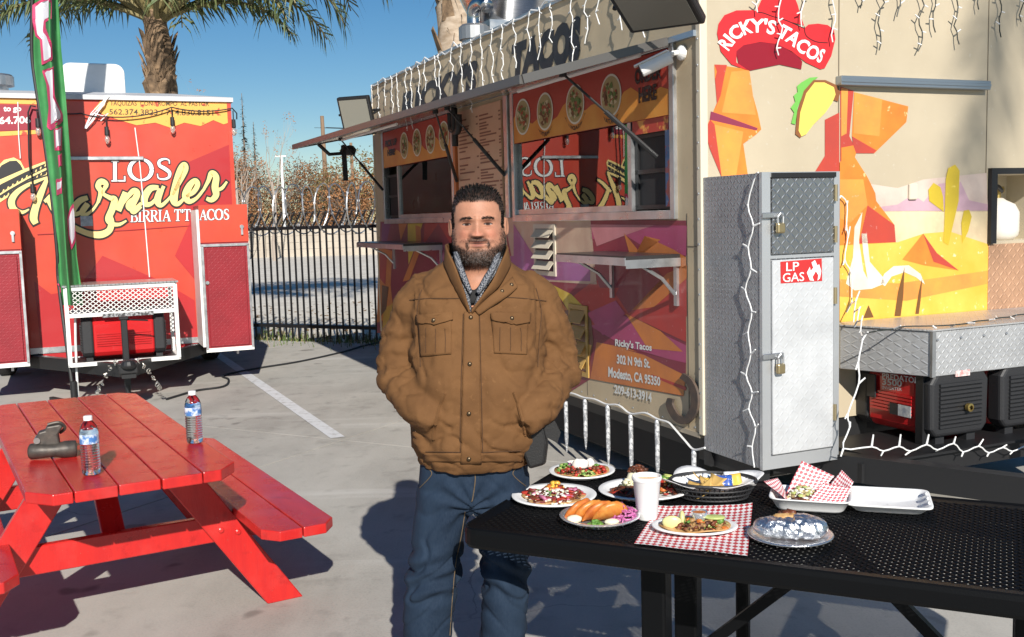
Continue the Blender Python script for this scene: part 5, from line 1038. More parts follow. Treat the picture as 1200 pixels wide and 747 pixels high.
# ---- icicle lights
wire = mat('wire_white', (.78, .78, .77), .45); gwire = mat('wire_dark', (.03, .035, .03), .55)
ic = thing('icicle_lights', 'white icicle light string hanging over the taco trailer sign', 'string lights', P_TR, ROTZ); r = random.Random(9)
b = MB(); b.tube([(-.035+r.gauss(0, .008), .03+i*.1, 3.005+r.gauss(0, .012)-.02*abs(math.sin(i*1.3))) for i in range(60)], .006, 5); b.build('main_wire', wire, ic)
def drop(mb, top, L, r, d, bulbs=True, amp=.018, side=Vector((0, 1, 0)), rad=.0037, mb2=None):
    pts = []; n_ = max(int(L/.035), 3); 
    for i in range(n_+1):
        z = L*i/n_; pts.append(top+side*(amp*math.sin(i*1.25+d)+r.gauss(0, .004))+Vector((0, 0, -z))+side.cross(Vector((0, 0, 1)))*r.gauss(0, .004))
    mb.tube(pts, rad, 5)
    for i in range(1, n_, 2):
        p = pts[i]; s = 1 if (i//2) % 2 else -1; e = p+side*s*.028+Vector((0, 0, r.uniform(-.01, .02))); (mb2 or mb).tube([p, e], [.0046, .0034], 5)
for i in range(28):
    t = .10+i*.21+r.gauss(0, .035); mb1 = MB(); drop(mb1, Vector((-.045, t, 3.0)), r.choice((.26, .34, .42, .5, .56)), r, i*1.9); mb1.build('drop', wire, ic)
ie = thing('icicle_lights', 'dark wired icicle light string hanging over the desert mural end', 'string lights', P_TR, ROTZ)
b = MB(); b.tube([(.02+i*.09, -.03+r.gauss(0, .006), 2.99+r.gauss(0, .008)) for i in range(29)], .006, 5); b.build('main_wire', gwire, ie)
for (cx_, cy_) in ((262, 45), (338, 195), (420, 95), (530, 150), (620, 30), (690, 178), (760, 60), (835, 182), (880, 115), (960, 158), (1040, 35), (1112, 132), (1190, 78)):
    q = TE(800+cx_/3, cy_/3, -.03); mb1 = MB(); mb2 = MB(); drop(mb1, Vector((q.x, -.035, 2.99)), 2.99-q.z, r, cx_, side=Vector((1, 0, 0)), mb2=mb2, amp=.014)
    dd = mb1.build('drop', wire if cx_ < 560 else gwire, ie); stuff(mb2.build('bulb', wire, dd))
# string up the gas locker and along the hitch
def zigzag(name_lab, pts3, side, seed, step=.075, amp=.022, nm='string_lights', mwire=None):
    t = thing(nm, name_lab, 'string lights', P_TR, ROTZ); rg = random.Random(seed); mb1 = MB(); mb2 = MB(); pp = []
    for a_, c_ in zip(pts3, pts3[1:]):
        n_ = max(int((c_-a_).length/step), 1)
        for i in range(n_): pp.append(a_.lerp(c_, i/n_)+side*amp*(1 if len(pp) % 2 else -1)*rg.uniform(.5, 1.2))
    pp.append(pts3[-1]); mb1.tube(smooth_path([tuple(x) for x in pp], 3), .0038, 5)
    for i, p in enumerate(pp[:-1]):
        e = p+side*(.036 if i % 2 else -.036)+Vector((rg.gauss(0, .008), rg.gauss(0, .008), rg.gauss(0, .014))); mb2.tube([p, e], [.0052, .0036], 5)
    mb1.build('cord', mwire or wire, t); stuff(mb2.build('bulb', wire, t)); return t
LS = lambda px, py: TS(px, py, -.022)
zigzag('white mini light string running up the edge of the gas locker', [LS(884, 204), LS(880, 240), LS(879, 290), LS(876, 340), LS(880, 390), LS(876, 440), LS(882, 500), LS(884, 548)], Vector((0, 1, 0)), 1)
HE = lambda px, py, y: TE(px, py, y)
zigzag('white mini light string hanging beside the hitch box and trailing along the hitch', [HE(988, 225, -.03), HE(993, 262, -.03), HE(992, 300, -.03), HE(1000, 350, -.03), HE(1010, 385, -.45), HE(1008, 420, -.6), HE(1004, 455, -.62), HE(996, 480, -.62), HE(994, 505, -.62), HE(990, 522, -.62), HE(1020, 527, -.66), HE(1100, 524, -.68), HE(1160, 528, -.68), HE(1215, 524, -.68)], Vector((.5, 0, .85)), 2, step=.085)
zigzag('dark mini light string lying on the silver hitch box', [loc(at_z(1012, 391, 1.005)), loc(at_z(1062, 383, 1.005)), loc(at_z(1120, 381, 1.005)), loc(at_z(1215, 366, 1.005))], Vector((0, 1, 0)), 3, step=.1, amp=.012, mwire=gwire)
# falling-star tubes under the skirt
mtl = mat('tube_silver', (.75, .76, .78), .2, metal=.3, col2=(.35, .36, .38), scale=60, lo=.48, hi=.52)
sk = thing('string_lights', 'white light string strung along the lower skirt of the taco trailer', 'string lights', P_TR, ROTZ)
tubes = [(663, 470, 531), (685.5, 467, 527), (712, 474, 548), (739, 485, 560), (770, 491, 566), (813, 527, 562)]
b = MB(); pts = [tuple(TS(x, y, -.02)) for x, y in [(655, 462), (670, 461), (684, 466), (697, 468), (711, 474), (725, 475), (739, 485), (756, 484), (770, 491), (783, 495), (790, 502), (803, 517), (813, 527), (826, 525)]]; b.tube(smooth_path(pts, 4), .006, 5); b.build('cord', wire, sk)
for i, (x, y0_, y1_) in enumerate(tubes):
    a_, c_ = TS(x, y0_, -.02), TS(x, y1_, -.02); b = MB(); L_ = a_.z-c_.z; b.lathe([(0, 0), (.012, -.004), (.014, -.02), (.013, -L_*.7), (.006, -L_*.93), (0, -L_)], 10)
    o = b.build('meteor_tube', mtl, None, smooth=True, loc=wld(a_)); tag(o, 'clear icicle light tube hanging lowest on its cord beside the gas locker' if i == 5 else 'clear icicle light tube half hidden by the jacket sleeve' if i == 0 else 'clear icicle shaped light tube hanging below the taco trailer skirt', 'light tube', 'icicle tubes under the skirt')
# power cord on the ground
b = MB(); b.tube(smooth_path([tuple(at_z(x, y, .012)) for x, y in [(195, 468), (230, 458), (262, 453), (268, 445), (262, 440), (300, 432), (350, 424), (400, 413), (432, 404), (470, 398)]], 6), .011, 6)
tag(b.build('extension_cable', blkp), 'black power cord lying on the concrete between the two trailers', 'cord')
# ================================================================ feather flag
FY = 9.4
ff = thing('feather_flag', 'tall green feather flag with white and pink letters before the red trailer', 'flag', (at_z(84, 476, 0).x, FY, 0)); FO = Vector((at_z(84, 476, 0).x, FY, 0))
edge = [(-150, 52, 70), (-110, 44, 69), (-60, 39, 67), (0, 38, 68), (60, 37.5, 72), (100, 42, 76), (150, 50, 80), (200, 57, 84), (250, 63, 87), (300, 67.5, 90), (335, 69.5, 95), (358, 71, 98)]
def lerp_edge(py):
    for (y0, a0, b0), (y1, a1, b1) in zip(edge, edge[1:]):
        if y0 <= py <= y1: t = (py-y0)/(y1-y0); return a0+(a1-a0)*t, b0+(b1-b0)*t
    return edge[-1][1:] if py > 0 else edge[0][1:]
def flag_pt(px, py, lift=0):
    a, b_ = lerp_edge(py); u = (px-a)/(b_-a); amp = .05+.05*(py+150)/500
    dep = FY+amp*math.sin(u*7.5+py*.004)+.03*math.sin(u*15+1+py*.012)+.10*abs(u-.4)-lift
    return at_y(px, py, dep)-FO
b = MB(); NU, NV = 40, 70
b.grid(lambda u, v: flag_pt(lerp_edge(-150+508*v)[0]*(1-u)+lerp_edge(-150+508*v)[1]*u, -150+508*v), NU, NV)
b.build('banner', mat('flag_green', (.035, .19, .055), .75, col2=(.055, .26, .08), scale=5, bmp=.3, bscale=40), ff, smooth=True)
F4 = lambda pts: [(20+a/3.736, c/3.736) for a, c in pts]; F5 = lambda pts: [(20+a/3.927, 190+c/3.927) for a, c in pts]
lt_ = MB()
for k, mi, pts in [(0, 1, F4([(62, 25), (110, -4), (152, -10), (150, 90), (124, 92), (126, 125), (152, 190), (156, 265), (108, 285), (100, 175), (80, 160), (68, 100)])), (1, 0, F4([(75, 35), (112, 6), (138, 2), (138, 82), (117, 86), (112, 140), (128, 160), (146, 210), (147, 255), (117, 268), (110, 175), (88, 150), (80, 95)])),
    (0, 1, F4([(108, 310), (160, 292), (164, 420), (200, 500), (200, 535), (150, 572), (130, 560), (138, 470), (128, 370)])), (1, 0, F4([(120, 316), (154, 304), (157, 430), (193, 500), (192, 518), (148, 545), (148, 470), (142, 380)])), (0, 1, F4([(160, 565), (198, 555), (196, 660), (165, 660)])), (1, 0, F4([(168, 570), (193, 562), (191, 645), (170, 648)])), (0, 1, F4([(178, 675), (196, 672), (198, 730), (182, 735)])),
    (0, 1, F5([(178, 80), (206, 70), (206, 150), (182, 155)])), (1, 0, F5([(183, 95), (204, 85), (203, 120), (184, 130)])), (0, 1, F5([(258, 190), (270, 225), (268, 370), (250, 405), (236, 350), (230, 260), (245, 210)])), (1, 0, F5([(258, 210), (266, 240), (264, 350), (252, 380), (242, 340), (238, 262), (248, 230)])), (0, 1, F5([(183, 560), (200, 580), (204, 620), (194, 655), (184, 640)]))]:
    q = [(x, min(y, 357)) for x, y in pts]; dense = []
    for (x0, y0), (x1, y1) in zip(q, q[1:]+q[:1]):
        for i in range(4): dense.append((x0+(x1-x0)*i/4, y0+(y1-y0)*i/4))
    # fill as horizontal strips so that the print follows the folds
    ys = sorted({round(y, 2) for _, y in dense}); 
    rows = []
    ymin, ymax = min(ys), max(ys); n_ = max(int((ymax-ymin)/2.2), 3)
    for i in range(n_+1):
        y = ymin+.05+(ymax-ymin-.1)*i/n_; xs_ = []
        for (x0, y0), (x1, y1) in zip(q, q[1:]+q[:1]):
            if (y0 <= y) != (y1 <= y): xs_.append(x0+(x1-x0)*(y-y0)/(y1-y0))
        if len(xs_) >= 2: rows.append((y, max(min(xs_), lerp_edge(y)[0]), min(max(xs_), lerp_edge(y)[1])))
    for (y0, a0, b0), (y1, a1, b1) in zip(rows, rows[1:]):
        for j in range(5):
            lt_.add([flag_pt(a0+(b0-a0)*j/5, y0, .012+.006*k), flag_pt(a0+(b0-a0)*(j+1)/5, y0, .012+.006*k), flag_pt(a1+(b1-a1)*(j+1)/5, y1, .012+.006*k), flag_pt(a1+(b1-a1)*j/5, y1, .012+.006*k)], [(0, 1, 2, 3)], mi)
lt_.build('letter_print', [mat('flag_white', (.74, .72, .76), .7), mat('flag_pink', (.58, .05, .14), .7)], ff)
b = MB(); pp = [at_y(84, 476, FY)-FO]+[flag_pt(lerp_edge(y)[0]-.4, y, -.01) for y in (340, 300, 250, 200, 150, 100, 60, 0, -60, -110, -150)]; pp[0] = Vector((0, 0, .0))
b.tube(smooth_path([tuple(p) for p in pp], 4), [.016]*45, 8); b.build('pole', mat('pole_black', (.02, .02, .02), .5), ff)
b = MB(); b.tube([at_y(88, 366, FY+.05)-FO, at_y(88.5, 400, FY+.05)-FO, at_y(90, 440, FY+.05)-FO, at_y(92, 474, FY+.05)-FO], .011, 8); b.build('support_rod', wht, ff)
b = MB(); b.bar((-.35, -.3, .015), (.35, .3, .015), .04, .03); b.bar((-.35, .3, .016), (.35, -.3, .016), .04, .03); b.cyl((0, 0, 0), (0, 0, .22), .03); b.build('base', blk, ff)

# ================================================================ red picnic table
W_ = Vector((.863, .506, 0)); L_ = Vector((-.506, .863, 0)); ang = math.atan2(.506, .863)
PT0 = W_*.64+L_*4.74
pt = thing('picnic_table', 'glossy red wooden picnic table with attached benches', 'picnic table', PT0, ang)
pred = mat('picnic_red', (.56, .022, .018), .24, col2=(.48, .018, .018), scale=3, bmp=.18, bscale=22, stretch=(7, 1, 1), spec=.5, rvar=.08, fleck=(.36, .014, .014), fscale=11, flo=.58, fhi=.74)
def weather():
    nt = pred.node_tree; b = nt.nodes['Principled BSDF']; src = b.inputs['Base Color'].links[0].from_socket
    f = noise_fac(nt, 60, 5, .665, .70, stretch=(1, .35, 1)); c = mixc(nt, math_node(nt, 'MULTIPLY', f, .55), src, (.30, .12, .09))
    f2 = noise_fac(nt, 6, 6, .5, .8); c = mixc(nt, math_node(nt, 'MULTIPLY', f2, .30), c, (.62, .10, .09)); nt.links.new(c, b.inputs['Base Color'])
weather()
def plank(x0, x1, y0, y1, z0, z1, nm, c00=0, c10=0, c01=0, c11=0, cl=.0):
    b = MB(); pl = []
    pl += [(x0, y0+cl*1.0), (x0+cl*.75, y0)] if c00 else [(x0, y0)]
    pl += [(x1-cl*.75, y0), (x1, y0+cl)] if c10 else [(x1, y0)]
    pl += [(x1, y1-cl), (x1-cl*.75, y1)] if c11 else [(x1, y1)]
    pl += [(x0+cl*.75, y1), (x0, y1-cl)] if c01 else [(x0, y1)]
    b.prism(pl, z0, z1); return b.build(nm, pred, pt, bevel=.004, seg=2)
y0, y1 = -1.05, 1.05; n = 5; pw = .72/n; r = random.Random(1)
for i in range(n):
    e = r.uniform(-.006, .006); plank(-.36+i*pw+.0025, -.36+(i+1)*pw-.0025, y0+e, y1+e, .702+r.uniform(-.001, .001), .742+r.uniform(-.0012, .0012), 'tabletop_plank', i == 0, i == n-1, i == 0, i == n-1, .10)
for s in (-1, 1):
    for i in range(2):
        o_ = .455 if s > 0 else .392; a = s*(o_+i*.148); b_ = s*(o_+(i+1)*.148-.005); x0, x1 = min(a, b_), max(a, b_); out = (i == 1); inn = (i == 0)
        lo = (inn if s > 0 else out); hi = (out if s > 0 else inn)
        plank(x0, x1, -.985+r.uniform(-.004, .004), .985, .412, .452, 'bench_plank', lo, hi, lo, hi, .07)
for yy in (-.50, .58):
    for s in (-1, 1):
        b = MB(); P0, P1 = Vector((s*.19, yy, .70)), Vector((s*.70, yy, 0)); d = (P1-P0); hw = .078
        b.prism([(s*.19-hw, .70), (s*.19+hw, .70), (s*.66+hw, 0), (s*.66-hw, 0)], yy-.02, yy+.02, fn=lambda x, z, y: (x, y, z)); lg_ = b.build('leg', pred, pt, bevel=.004, fixn=True)
        bo = MB()
        for (bx, bz) in ((.40, .36), (.47, .34), (.27, .62)): bo.lathe([(.013, 0), (.012, .005), (.007, .008), (0, .008)], 10, (s*bx, yy-.0205, bz), axis=Matrix.Rotation(math.pi/2, 3, 'X'))
        bo.build('bolt', pred, lg_)
    b = MB(); b.prism([(-.70, .412), (.70, .412), (.70, .375), (.64, .30), (-.64, .30), (-.70, .375)], yy+.021, yy+.059, fn=lambda x, z, y: (x, y, z)); b.build('bench_support', pred, pt, bevel=.004, fixn=True)
    b = MB(); b.prism([(-.33, .70), (.33, .70), (.30, .62), (-.30, .62)], yy+.0215, yy+.058, fn=lambda x, z, y: (x, y, z)); b.build('top_cleat', pred, pt, bevel=.004, fixn=True)
    e = 1 if yy < 0 else -1
    b = MB(); b.bar((0, yy+.04+e*.03, .34), (0, yy+.04+e*.46, .69), .09, .035, up=Vector((0, e*.6, .8))); b.build('brace', pred, pt, bevel=.003)
# ---- bottles
bg_ = mat('clear_plastic', (.93, .96, .97), .04, trans=1.0, spec=.5); bg_.node_tree.nodes['Principled BSDF'].inputs['IOR'].default_value = 1.30
lblm = mat('bottle_label', (.72, .78, .84), .4, col2=(.06, .18, .45), scale=26, lo=.46, hi=.56, fleck=(.10, .40, .25), fscale=18)
def bottle(lab, P):
    t = thing('water_bottle', lab, 'bottle', P, rnd.random()*3, 'water bottles on the picnic table'); s = 1.0
    pr = [(.0, .002), (.022, .0), (.030, .004), (.0325, .012)]
    for i in range(9): z = .02+i*.0098; pr += [(.0325, z), (.0335, z+.003), (.0318, z+.0075)]
    pr += [(.0325, .108), (.0328, .112), (.0322, .115), (.0322, .150), (.0328, .153), (.0325, .157)]
    pr += [(.032, .160), (.028, .176), (.020, .190), (.0135, .197), (.0125, .205)]
    b = MB(); b.lathe(pr, 28); o = b.build('bottle_body', bg_, t, smooth=True)
    b = MB(); b.lathe([(0, .006)]+[(max(r_-.0012, 0), z) for r_, z in pr[3:-4] if z < .172]+[(0, .172)], 28); b.build('water', mat('water', (.95, .97, .98), .0, trans=1.0), t, smooth=True); MATS['water'].node_tree.nodes['Principled BSDF'].inputs['IOR'].default_value = 1.15
    b = MB(); b.lathe([(.0331, .116), (.0331, .149)], 28); b.build('label', lblm, t, smooth=True)
    b = MB(); b.lathe([(.0135, .199), (.0155, .199), (.0155, .212), (.0145, .2145), (0, .2145)], 24); b.build('cap', mat('cap_white', (.80, .81, .82), .4), t)
TZ = .7435
p = at_z(228.5, 519, TZ); bottle('clear water bottle standing at the bench side edge of the red table', p)
p = at_z(107.5, 556, TZ); bottle('clear water bottle standing beside the grey hitch fitting', p)
# ---- grey hitch fitting
hf = thing('hitch_fitting', 'grey brown metal trailer hitch fitting lying on the red table', 'hitch fitting', at_z(62, 536, TZ), R(20))
hm = mat('worn_steel', (.10, .085, .07), .5, metal=.4, col2=(.055, .05, .045), scale=30, bmp=.3, bscale=60)
b = MB(); b.tube(smooth_path([(-.075, -.005, .032), (-.03, -.02, .032), (.03, -.02, .030), (.085, -.01, .027)], 4), [.030, .031, .03, .029, .028, .026, .026, .026, .03, .034, .034, .034, .033][:13], 14); b.build('sleeve', hm, hf, smooth=True)
b = MB(); b.prism([(-.07, .045), (-.045, .105), (-.02, .11), (-.015, .125), (.035, .13), (.045, .12), (.025, .09), (.03, .05)], -.022, .030, fn=lambda x, z, y: (x, y, z)); b.build('coupler_head', hm, hf, bevel=.006, seg=2, fixn=True)
b = MB(); b.cyl((-.05, -.03, .075), (-.05, .04, .075), .012); b.build('pin', mat('dull_steel', (.25, .24, .23), .4, metal=.7), hf)
b = MB(); b.tube(smooth_path([(.03, .02, .09), (.05, .01, .11), (.03, .0, .135), (-.01, .0, .13)], 5), .006, 8); b.build('lever', hm, hf)

# ================================================================ black perforated table
BO = Vector((-.157, 2.838, 0)); BX = Vector((.9007, -.4344, 0)); BY = Vector((.4344, .9007, 0)); BA = math.atan2(-.4344, .9007)
bt = thing('outdoor_table', 'long black perforated metal table laid with plates of food', 'table', BO, BA)
bm_ = mat('black_coating', (.0028, .003, .0036), .45, bmp=.15, bscale=300, spec=.16)
TL, TW, TT = 1.95, .765, .752
cw, chh, t_, th = .0270, .0270, .0072, .005
mesh_ = MB(); nx, ny = int((TL-.06)/cw), int((TW-.06)/chh)
ox, oy = .03, .03
for j in range(ny):
    for i in range(nx):
        x, y = ox+i*cw, oy+j*chh
        for (ax, ay, bx, by) in ((x, y+chh/2, x+cw/2, y), (x+cw/2, y, x+cw, y+chh/2), (x, y+chh/2, x+cw/2, y+chh), (x+cw/2, y+chh, x+cw, y+chh/2)):
            s = 1 if by > ay else -1
            mesh_.add([(ax, ay-t_/2, TT-.0012), (bx, by-t_/2, TT-.0022*1), (bx, by+t_/2, TT), (ax, ay+t_/2, TT), (ax, ay-t_/2, TT-th), (bx, by-t_/2, TT-th), (bx, by+t_/2, TT-th), (ax, ay+t_/2, TT-th)], [(0, 1, 2, 3), (7, 6, 5, 4), (0, 4, 5, 1), (3, 2, 6, 7)])
stuff(mesh_.build('perforated_top', bm_, bt))
# rounded rim
b = MB(); rc_ = .045
out = []
for cx_, cy_, a0 in ((TL-rc_, rc_, -90), (TL-rc_, TW-rc_, 0), (rc_, TW-rc_, 90), (rc_, rc_, 180)):
    for k in range(6): a = R(a0+k*18); out.append((cx_+rc_*math.cos(a), cy_+rc_*math.sin(a), a))
prof = [(.0, .0), (.004, .004), (.008, .0), (.010, -.012), (.010, -.045), (.004, -.055), (-.004, -.055), (-.004, -.012), (-.035, -.008), (-.035, -.002)]
vs = []; n_ = len(out); m_ = len(prof)
for x, y, a in out:
    for o_, z in prof: vs.append((x+math.cos(a)*o_, y+math.sin(a)*o_, TT+.001+z))
b.add(vs, [(i*m_+k, ((i+1) % n_)*m_+k, ((i+1) % n_)*m_+(k+1) % m_, i*m_+(k+1) % m_) for i in range(n_) for k in range(m_)]); b.build('rim', bm_, bt, smooth=False, fixn=True)
for (s, n__) in ((.50, .22), (.50, .54), (1.45, .22), (1.45, .54)):
    b = MB(); b.bb(s-.036, s+.036, n__-.036, n__+.036, .0, TT-.012); b.build('leg', bm_, bt, bevel=.008, seg=2)
for s in (.50, 1.45):
    b = MB(); b.bb(s-.03, s+.03, .05, .715, TT-.055, TT-.0125); b.build('cross_bar', bm_, bt); b = MB(); b.bb(s-.03, s+.03, .10, .18, .002, .05); b.bb(s-.03, s+.03, .58, .66, .002, .05); b.build('foot', bm_, bt)
for (s0, s1) in ((.54, 1.0), (1.41, .98)):
    b = MB(); b.bar((s0, .36, .30), (s1, .36, TT-.03), .03, .03); b.build('brace', bm_, bt)
b = MB(); b.bar((.5, .36, .28), (1.45, .36, .28), .035, .035); b.build('stretcher', bm_, bt)
b = MB(); b.bb(.62, .66, .66, .70, 0.0, TT-.012); b.build('leg', bm_, bt, bevel=.006)
# ================================================================ the food
FZ = TT+.002
white_foam = mat('white_foam', (.84, .84, .83), .55, bmp=.08, bscale=400)
paper_w = mat('white_paper', (.82, .81, .80), .7)
def plate_prof(r, h): return [(0, .003), (r*.62, .003), (r*.70, .006), (r*.86, h), (r*.985, h+.002), (r, h), (r*.985, h-.003), (r*.87, h-.004), (r*.72, .001), (r*.62, 0), (0, 0)]
def plate(lab, P, r, h=.016, m=None, oval=1.0, rot=0, nm='paper_plate', cat='plate'):
    b = MB(); b.lathe(plate_prof(r, h), 48, fn=lambda p, a: (p.x, p.y*oval, p.z)); o = b.build(nm, m or white_foam, None, smooth=True, loc=P); o.rotation_euler.z = rot
    return tag(o, lab, cat, 'plates on the black table')
FM = dict(meat=mat('f_meat', (.20, .055, .022), .45, col2=(.10, .03, .012), scale=60), dark=mat('f_dark', (.075, .025, .012), .5), orange=mat('f_orange', (.62, .20, .035), .42, col2=(.42, .10, .02), scale=50), tort=mat('f_tortilla', (.62, .40, .17), .6, col2=(.45, .22, .07), scale=45), green=mat('f_green', (.07, .19, .025), .5, col2=(.16, .30, .06), scale=80), pale=mat('f_pale', (.72, .68, .50), .5), white=mat('f_white', (.80, .76, .70), .5), pink=mat('f_pink', (.55, .18, .30), .45), purple=mat('f_purple', (.42, .06, .26), .4, col2=(.60, .22, .42), scale=90), red=mat('f_red', (.40, .035, .02), .4), maroon=mat('f_maroon', (.20, .03, .03), .45), lime=mat('f_lime', (.55, .58, .18), .4), yellow=mat('f_yellow', (.74, .46, .06), .35), avo=mat('f_avocado', (.42, .48, .16), .45), brownchip=mat('f_chip', (.66, .42, .13), .6, fleck=(.35, .18, .05), fscale=60))
def bits(mb, c, rad, n, size, mats, seed, h=.02, sq=(1, 1, .6), base=.004, ell=1.0):
    r = random.Random(seed)
    for i in range(n):
        a = r.random()*6.28; d = r.random()**.5; x, y = d*math.cos(a)*rad, d*math.sin(a)*rad*ell; s = size*r.uniform(.6, 1.4)
        z = base+h*(1-d*d)*r.uniform(.45, 1)+s*.3
        rot = Matrix.Rotation(r.random()*6.28, 3, 'Z') @ Matrix.Rotation(r.gauss(0, .5), 3, 'X')
        mb.blob((c[0]+x, c[1]+y, z), s, i+seed, 6, 4, .35, (sq[0]*r.uniform(.7, 1.5), sq[1]*r.uniform(.5, 1), sq[2]*r.uniform(.6, 1.2)), mats[r.randrange(len(mats))], rot)
def serving(nm, lab, P, cat, parts, rot=0):
    t = thing(nm, lab, cat, P, rot)
    for pn, mats, fn in parts:
        b = MB(); fn(b); o = b.build(pn, [FM[m] if isinstance(m, str) else m for m in mats], t, smooth=True)
        if len(b.f) > 200: stuff(o)
    return t
def folded_taco(mb, c, L, W, H, rot, mi=0, tilt=.6, seed=0):
    n, k = 14, 8; M_ = Matrix.Rotation(rot, 3, 'Z') @ Matrix.Rotation(tilt, 3, 'X'); vs = []
    for i in range(n+1):
        u = -1+2*i/n; e = math.sqrt(max(0, 1-u*u))
        for j in range(k):
            a = 2*math.pi*j/k; q = 1+.10*noise.noise(Vector((u*3, a, seed)))
            vs.append(Vector(c)+M_ @ Vector((u*L, W*math.sin(a)*(e*.8+.2)*q, max(H*e*(.5+.5*math.cos(a)), 0)*q)))
    mb.add(vs, [(i*k+j, i*k+(j+1) % k, (i+1)*k+(j+1) % k, (i+1)*k+j) for i in range(n) for j in range(k)], mi)
V3 = lambda x, y, z=0: Vector((x, y, z))
# 1 tostada plate at the far edge
P = V3(.222, 3.395, FZ); plate('round white plate of loaded tostada at the far edge of the black table', P, .112)
serving('tostada', 'tostada heaped with meat, cilantro, radish and cream', P+V3(0, 0, .004), 'tostada', [('tortilla', ['tort'], lambda b: b.lathe([(0, 0), (.07, .002), (.092, .010), (.093, .013), (.07, .006), (0, .004)], 26, fn=lambda p, a: (p.x, p.y, p.z+.003*math.sin(a*5)))),
    ('meat_topping', ['meat', 'dark', 'orange', 'red'], lambda b: (bits(b, (-.03, -.015), .05, 70, .009, [0, 1, 3], 1, .022), bits(b, (.05, -.01), .035, 50, .008, [0, 2, 3], 2, .022))), ('cilantro', ['green', 'avo'], lambda b: (bits(b, (-.055, .01), .028, 46, .007, [0, 0, 1], 3, .028), bits(b, (.01, -.055), .035, 40, .006, [0, 1], 4, .016), bits(b, (.05, .02), .02, 20, .006, [0], 5, .03))),
    ('onion', ['pink', 'purple', 'white'], lambda b: bits(b, (-.02, .045), .034, 44, .009, [0, 1, 2], 6, .030, (1.6, .5, .3))), ('cream', ['white'], lambda b: (b.blob((-.005, -.005, .034), .026, 3, 14, 8, .2, (1.1, .9, .7)), b.blob((.03, .02, .03), .016, 5, 10, 6, .2)))])
# 2 plate of sliced meat tacos
P = V3(.115, 3.10, FZ); plate('wide white plate of red and purple meat tacos with an orange garnish', P, .132)
def ring(b):
    r = random.Random(8)
    for k in range(5):
        a = k*1.257+.3; bits(b, (.058*math.cos(a), .058*math.sin(a)), .034, 34, .0105, [0, 1, 2, 3, 4], 20+k, .016, (1.4, .8, .4))
serving('street_tacos', 'ring of small open tacos with dark red meat and onion', P+V3(0, 0, .004), 'tacos', [('tortilla', ['tort', 'pale'], lambda b: [b.lathe([(0, 0), (.045, .002), (.05, .005), (.045, .006), (0, .004)], 18, (.055*math.cos(k*1.257+.3), .055*math.sin(k*1.257+.3), .0012*k)) for k in range(5)]), ('meat_topping', ['maroon', 'red', 'pink', 'meat', 'dark'], ring), ('onion', ['white', 'pale'], lambda b: bits(b, (0, -.01), .085, 110, .006, [0, 0, 1], 31, .022)), ('garnish', ['orange', 'yellow'], lambda b: bits(b, (.005, .07), .030, 36, .010, [0, 1], 33, .026)), ('cilantro', ['green'], lambda b: bits(b, (-.02, .01), .07, 34, .004, [0], 34, .026))])
# 3 clear plate with folded tacos
P = V3(.236, 2.862, FZ); clearp = mat('clear_tray', (.80, .82, .84), .06, trans=.75, spec=.6)
plate('clear plastic plate of folded orange tacos with purple onion', P, .116, .020, clearp)
def stack(b):
    for k in range(4): folded_taco(b, (-.062+k*.030, .022-.010*k, .004), .056, .013, .066, R(38-7*k), k % 2, .50, k)
serving('birria_tacos', 'row of folded crisp orange tacos leaning on each other', P+V3(0, 0, .005), 'tacos', [('shell', ['orange', mat('f_orange2', (.52, .15, .025), .4, col2=(.60, .26, .05), scale=60)], stack), ('filling', ['meat', 'dark'], lambda b: bits(b, (-.005, .02), .05, 40, .008, [0, 1], 40, .03)), ('pickled_onion', ['purple'], lambda b: bits(b, (.072, -.012), .032, 75, .010, [0], 41, .040, (1.8, .35, .3))), ('lime_wedge', ['lime', 'pale'], lambda b: b.blob((-.075, -.035, .014), .020, 1, 12, 8, .1, (1.1, .6, .6), 1)), ('lime_wedge', ['lime', 'pale'], lambda b: b.blob((.028, -.065, .012), .018, 2, 12, 8, .1, (1.2, .7, .5), 1)), ('cilantro', ['green'], lambda b: bits(b, (-.02, -.072), .020, 50, .006, [0], 42, .014))])
# 4 platter with meat and salad
P = V3(.400, 3.135, FZ); plate('large white oval platter of grilled meat, salad and a stuffed shell', P, .145, .018, oval=.92)
serving('combination_plate', 'grilled red meat with shredded salad, avocado and a dark stuffed shell', P+V3(0, 0, .004), 'platter', [('grilled_meat', ['red', 'meat', 'dark'], lambda b: (bits(b, (-.055, -.045), .045, 75, .012, [0, 1, 1, 2], 50, .026, (1.8, .6, .5)), bits(b, (.075, -.02), .035, 40, .010, [0, 1], 51, .022))), ('salad', ['green', 'avo', 'pale', 'lime'], lambda b: (bits(b, (.075, .02), .045, 110, .010, [0, 1, 2, 3], 52, .042, (2.0, .35, .3)), bits(b, (-.05, .02), .03, 30, .009, [1, 2], 53, .03))), ('tomato', ['orange', 'red'], lambda b: bits(b, (.05, -.01), .03, 24, .010, [0, 1], 54, .034)), ('stuffed_shell', ['dark', 'meat', 'pale'], lambda b: (b.blob((-.015, .055, .030), .034, 2, 12, 8, .2, (1, .8, 1.0), 2), bits(b, (-.015, .055), .026, 44, .009, [0, 1], 55, .016, base=.055)))])
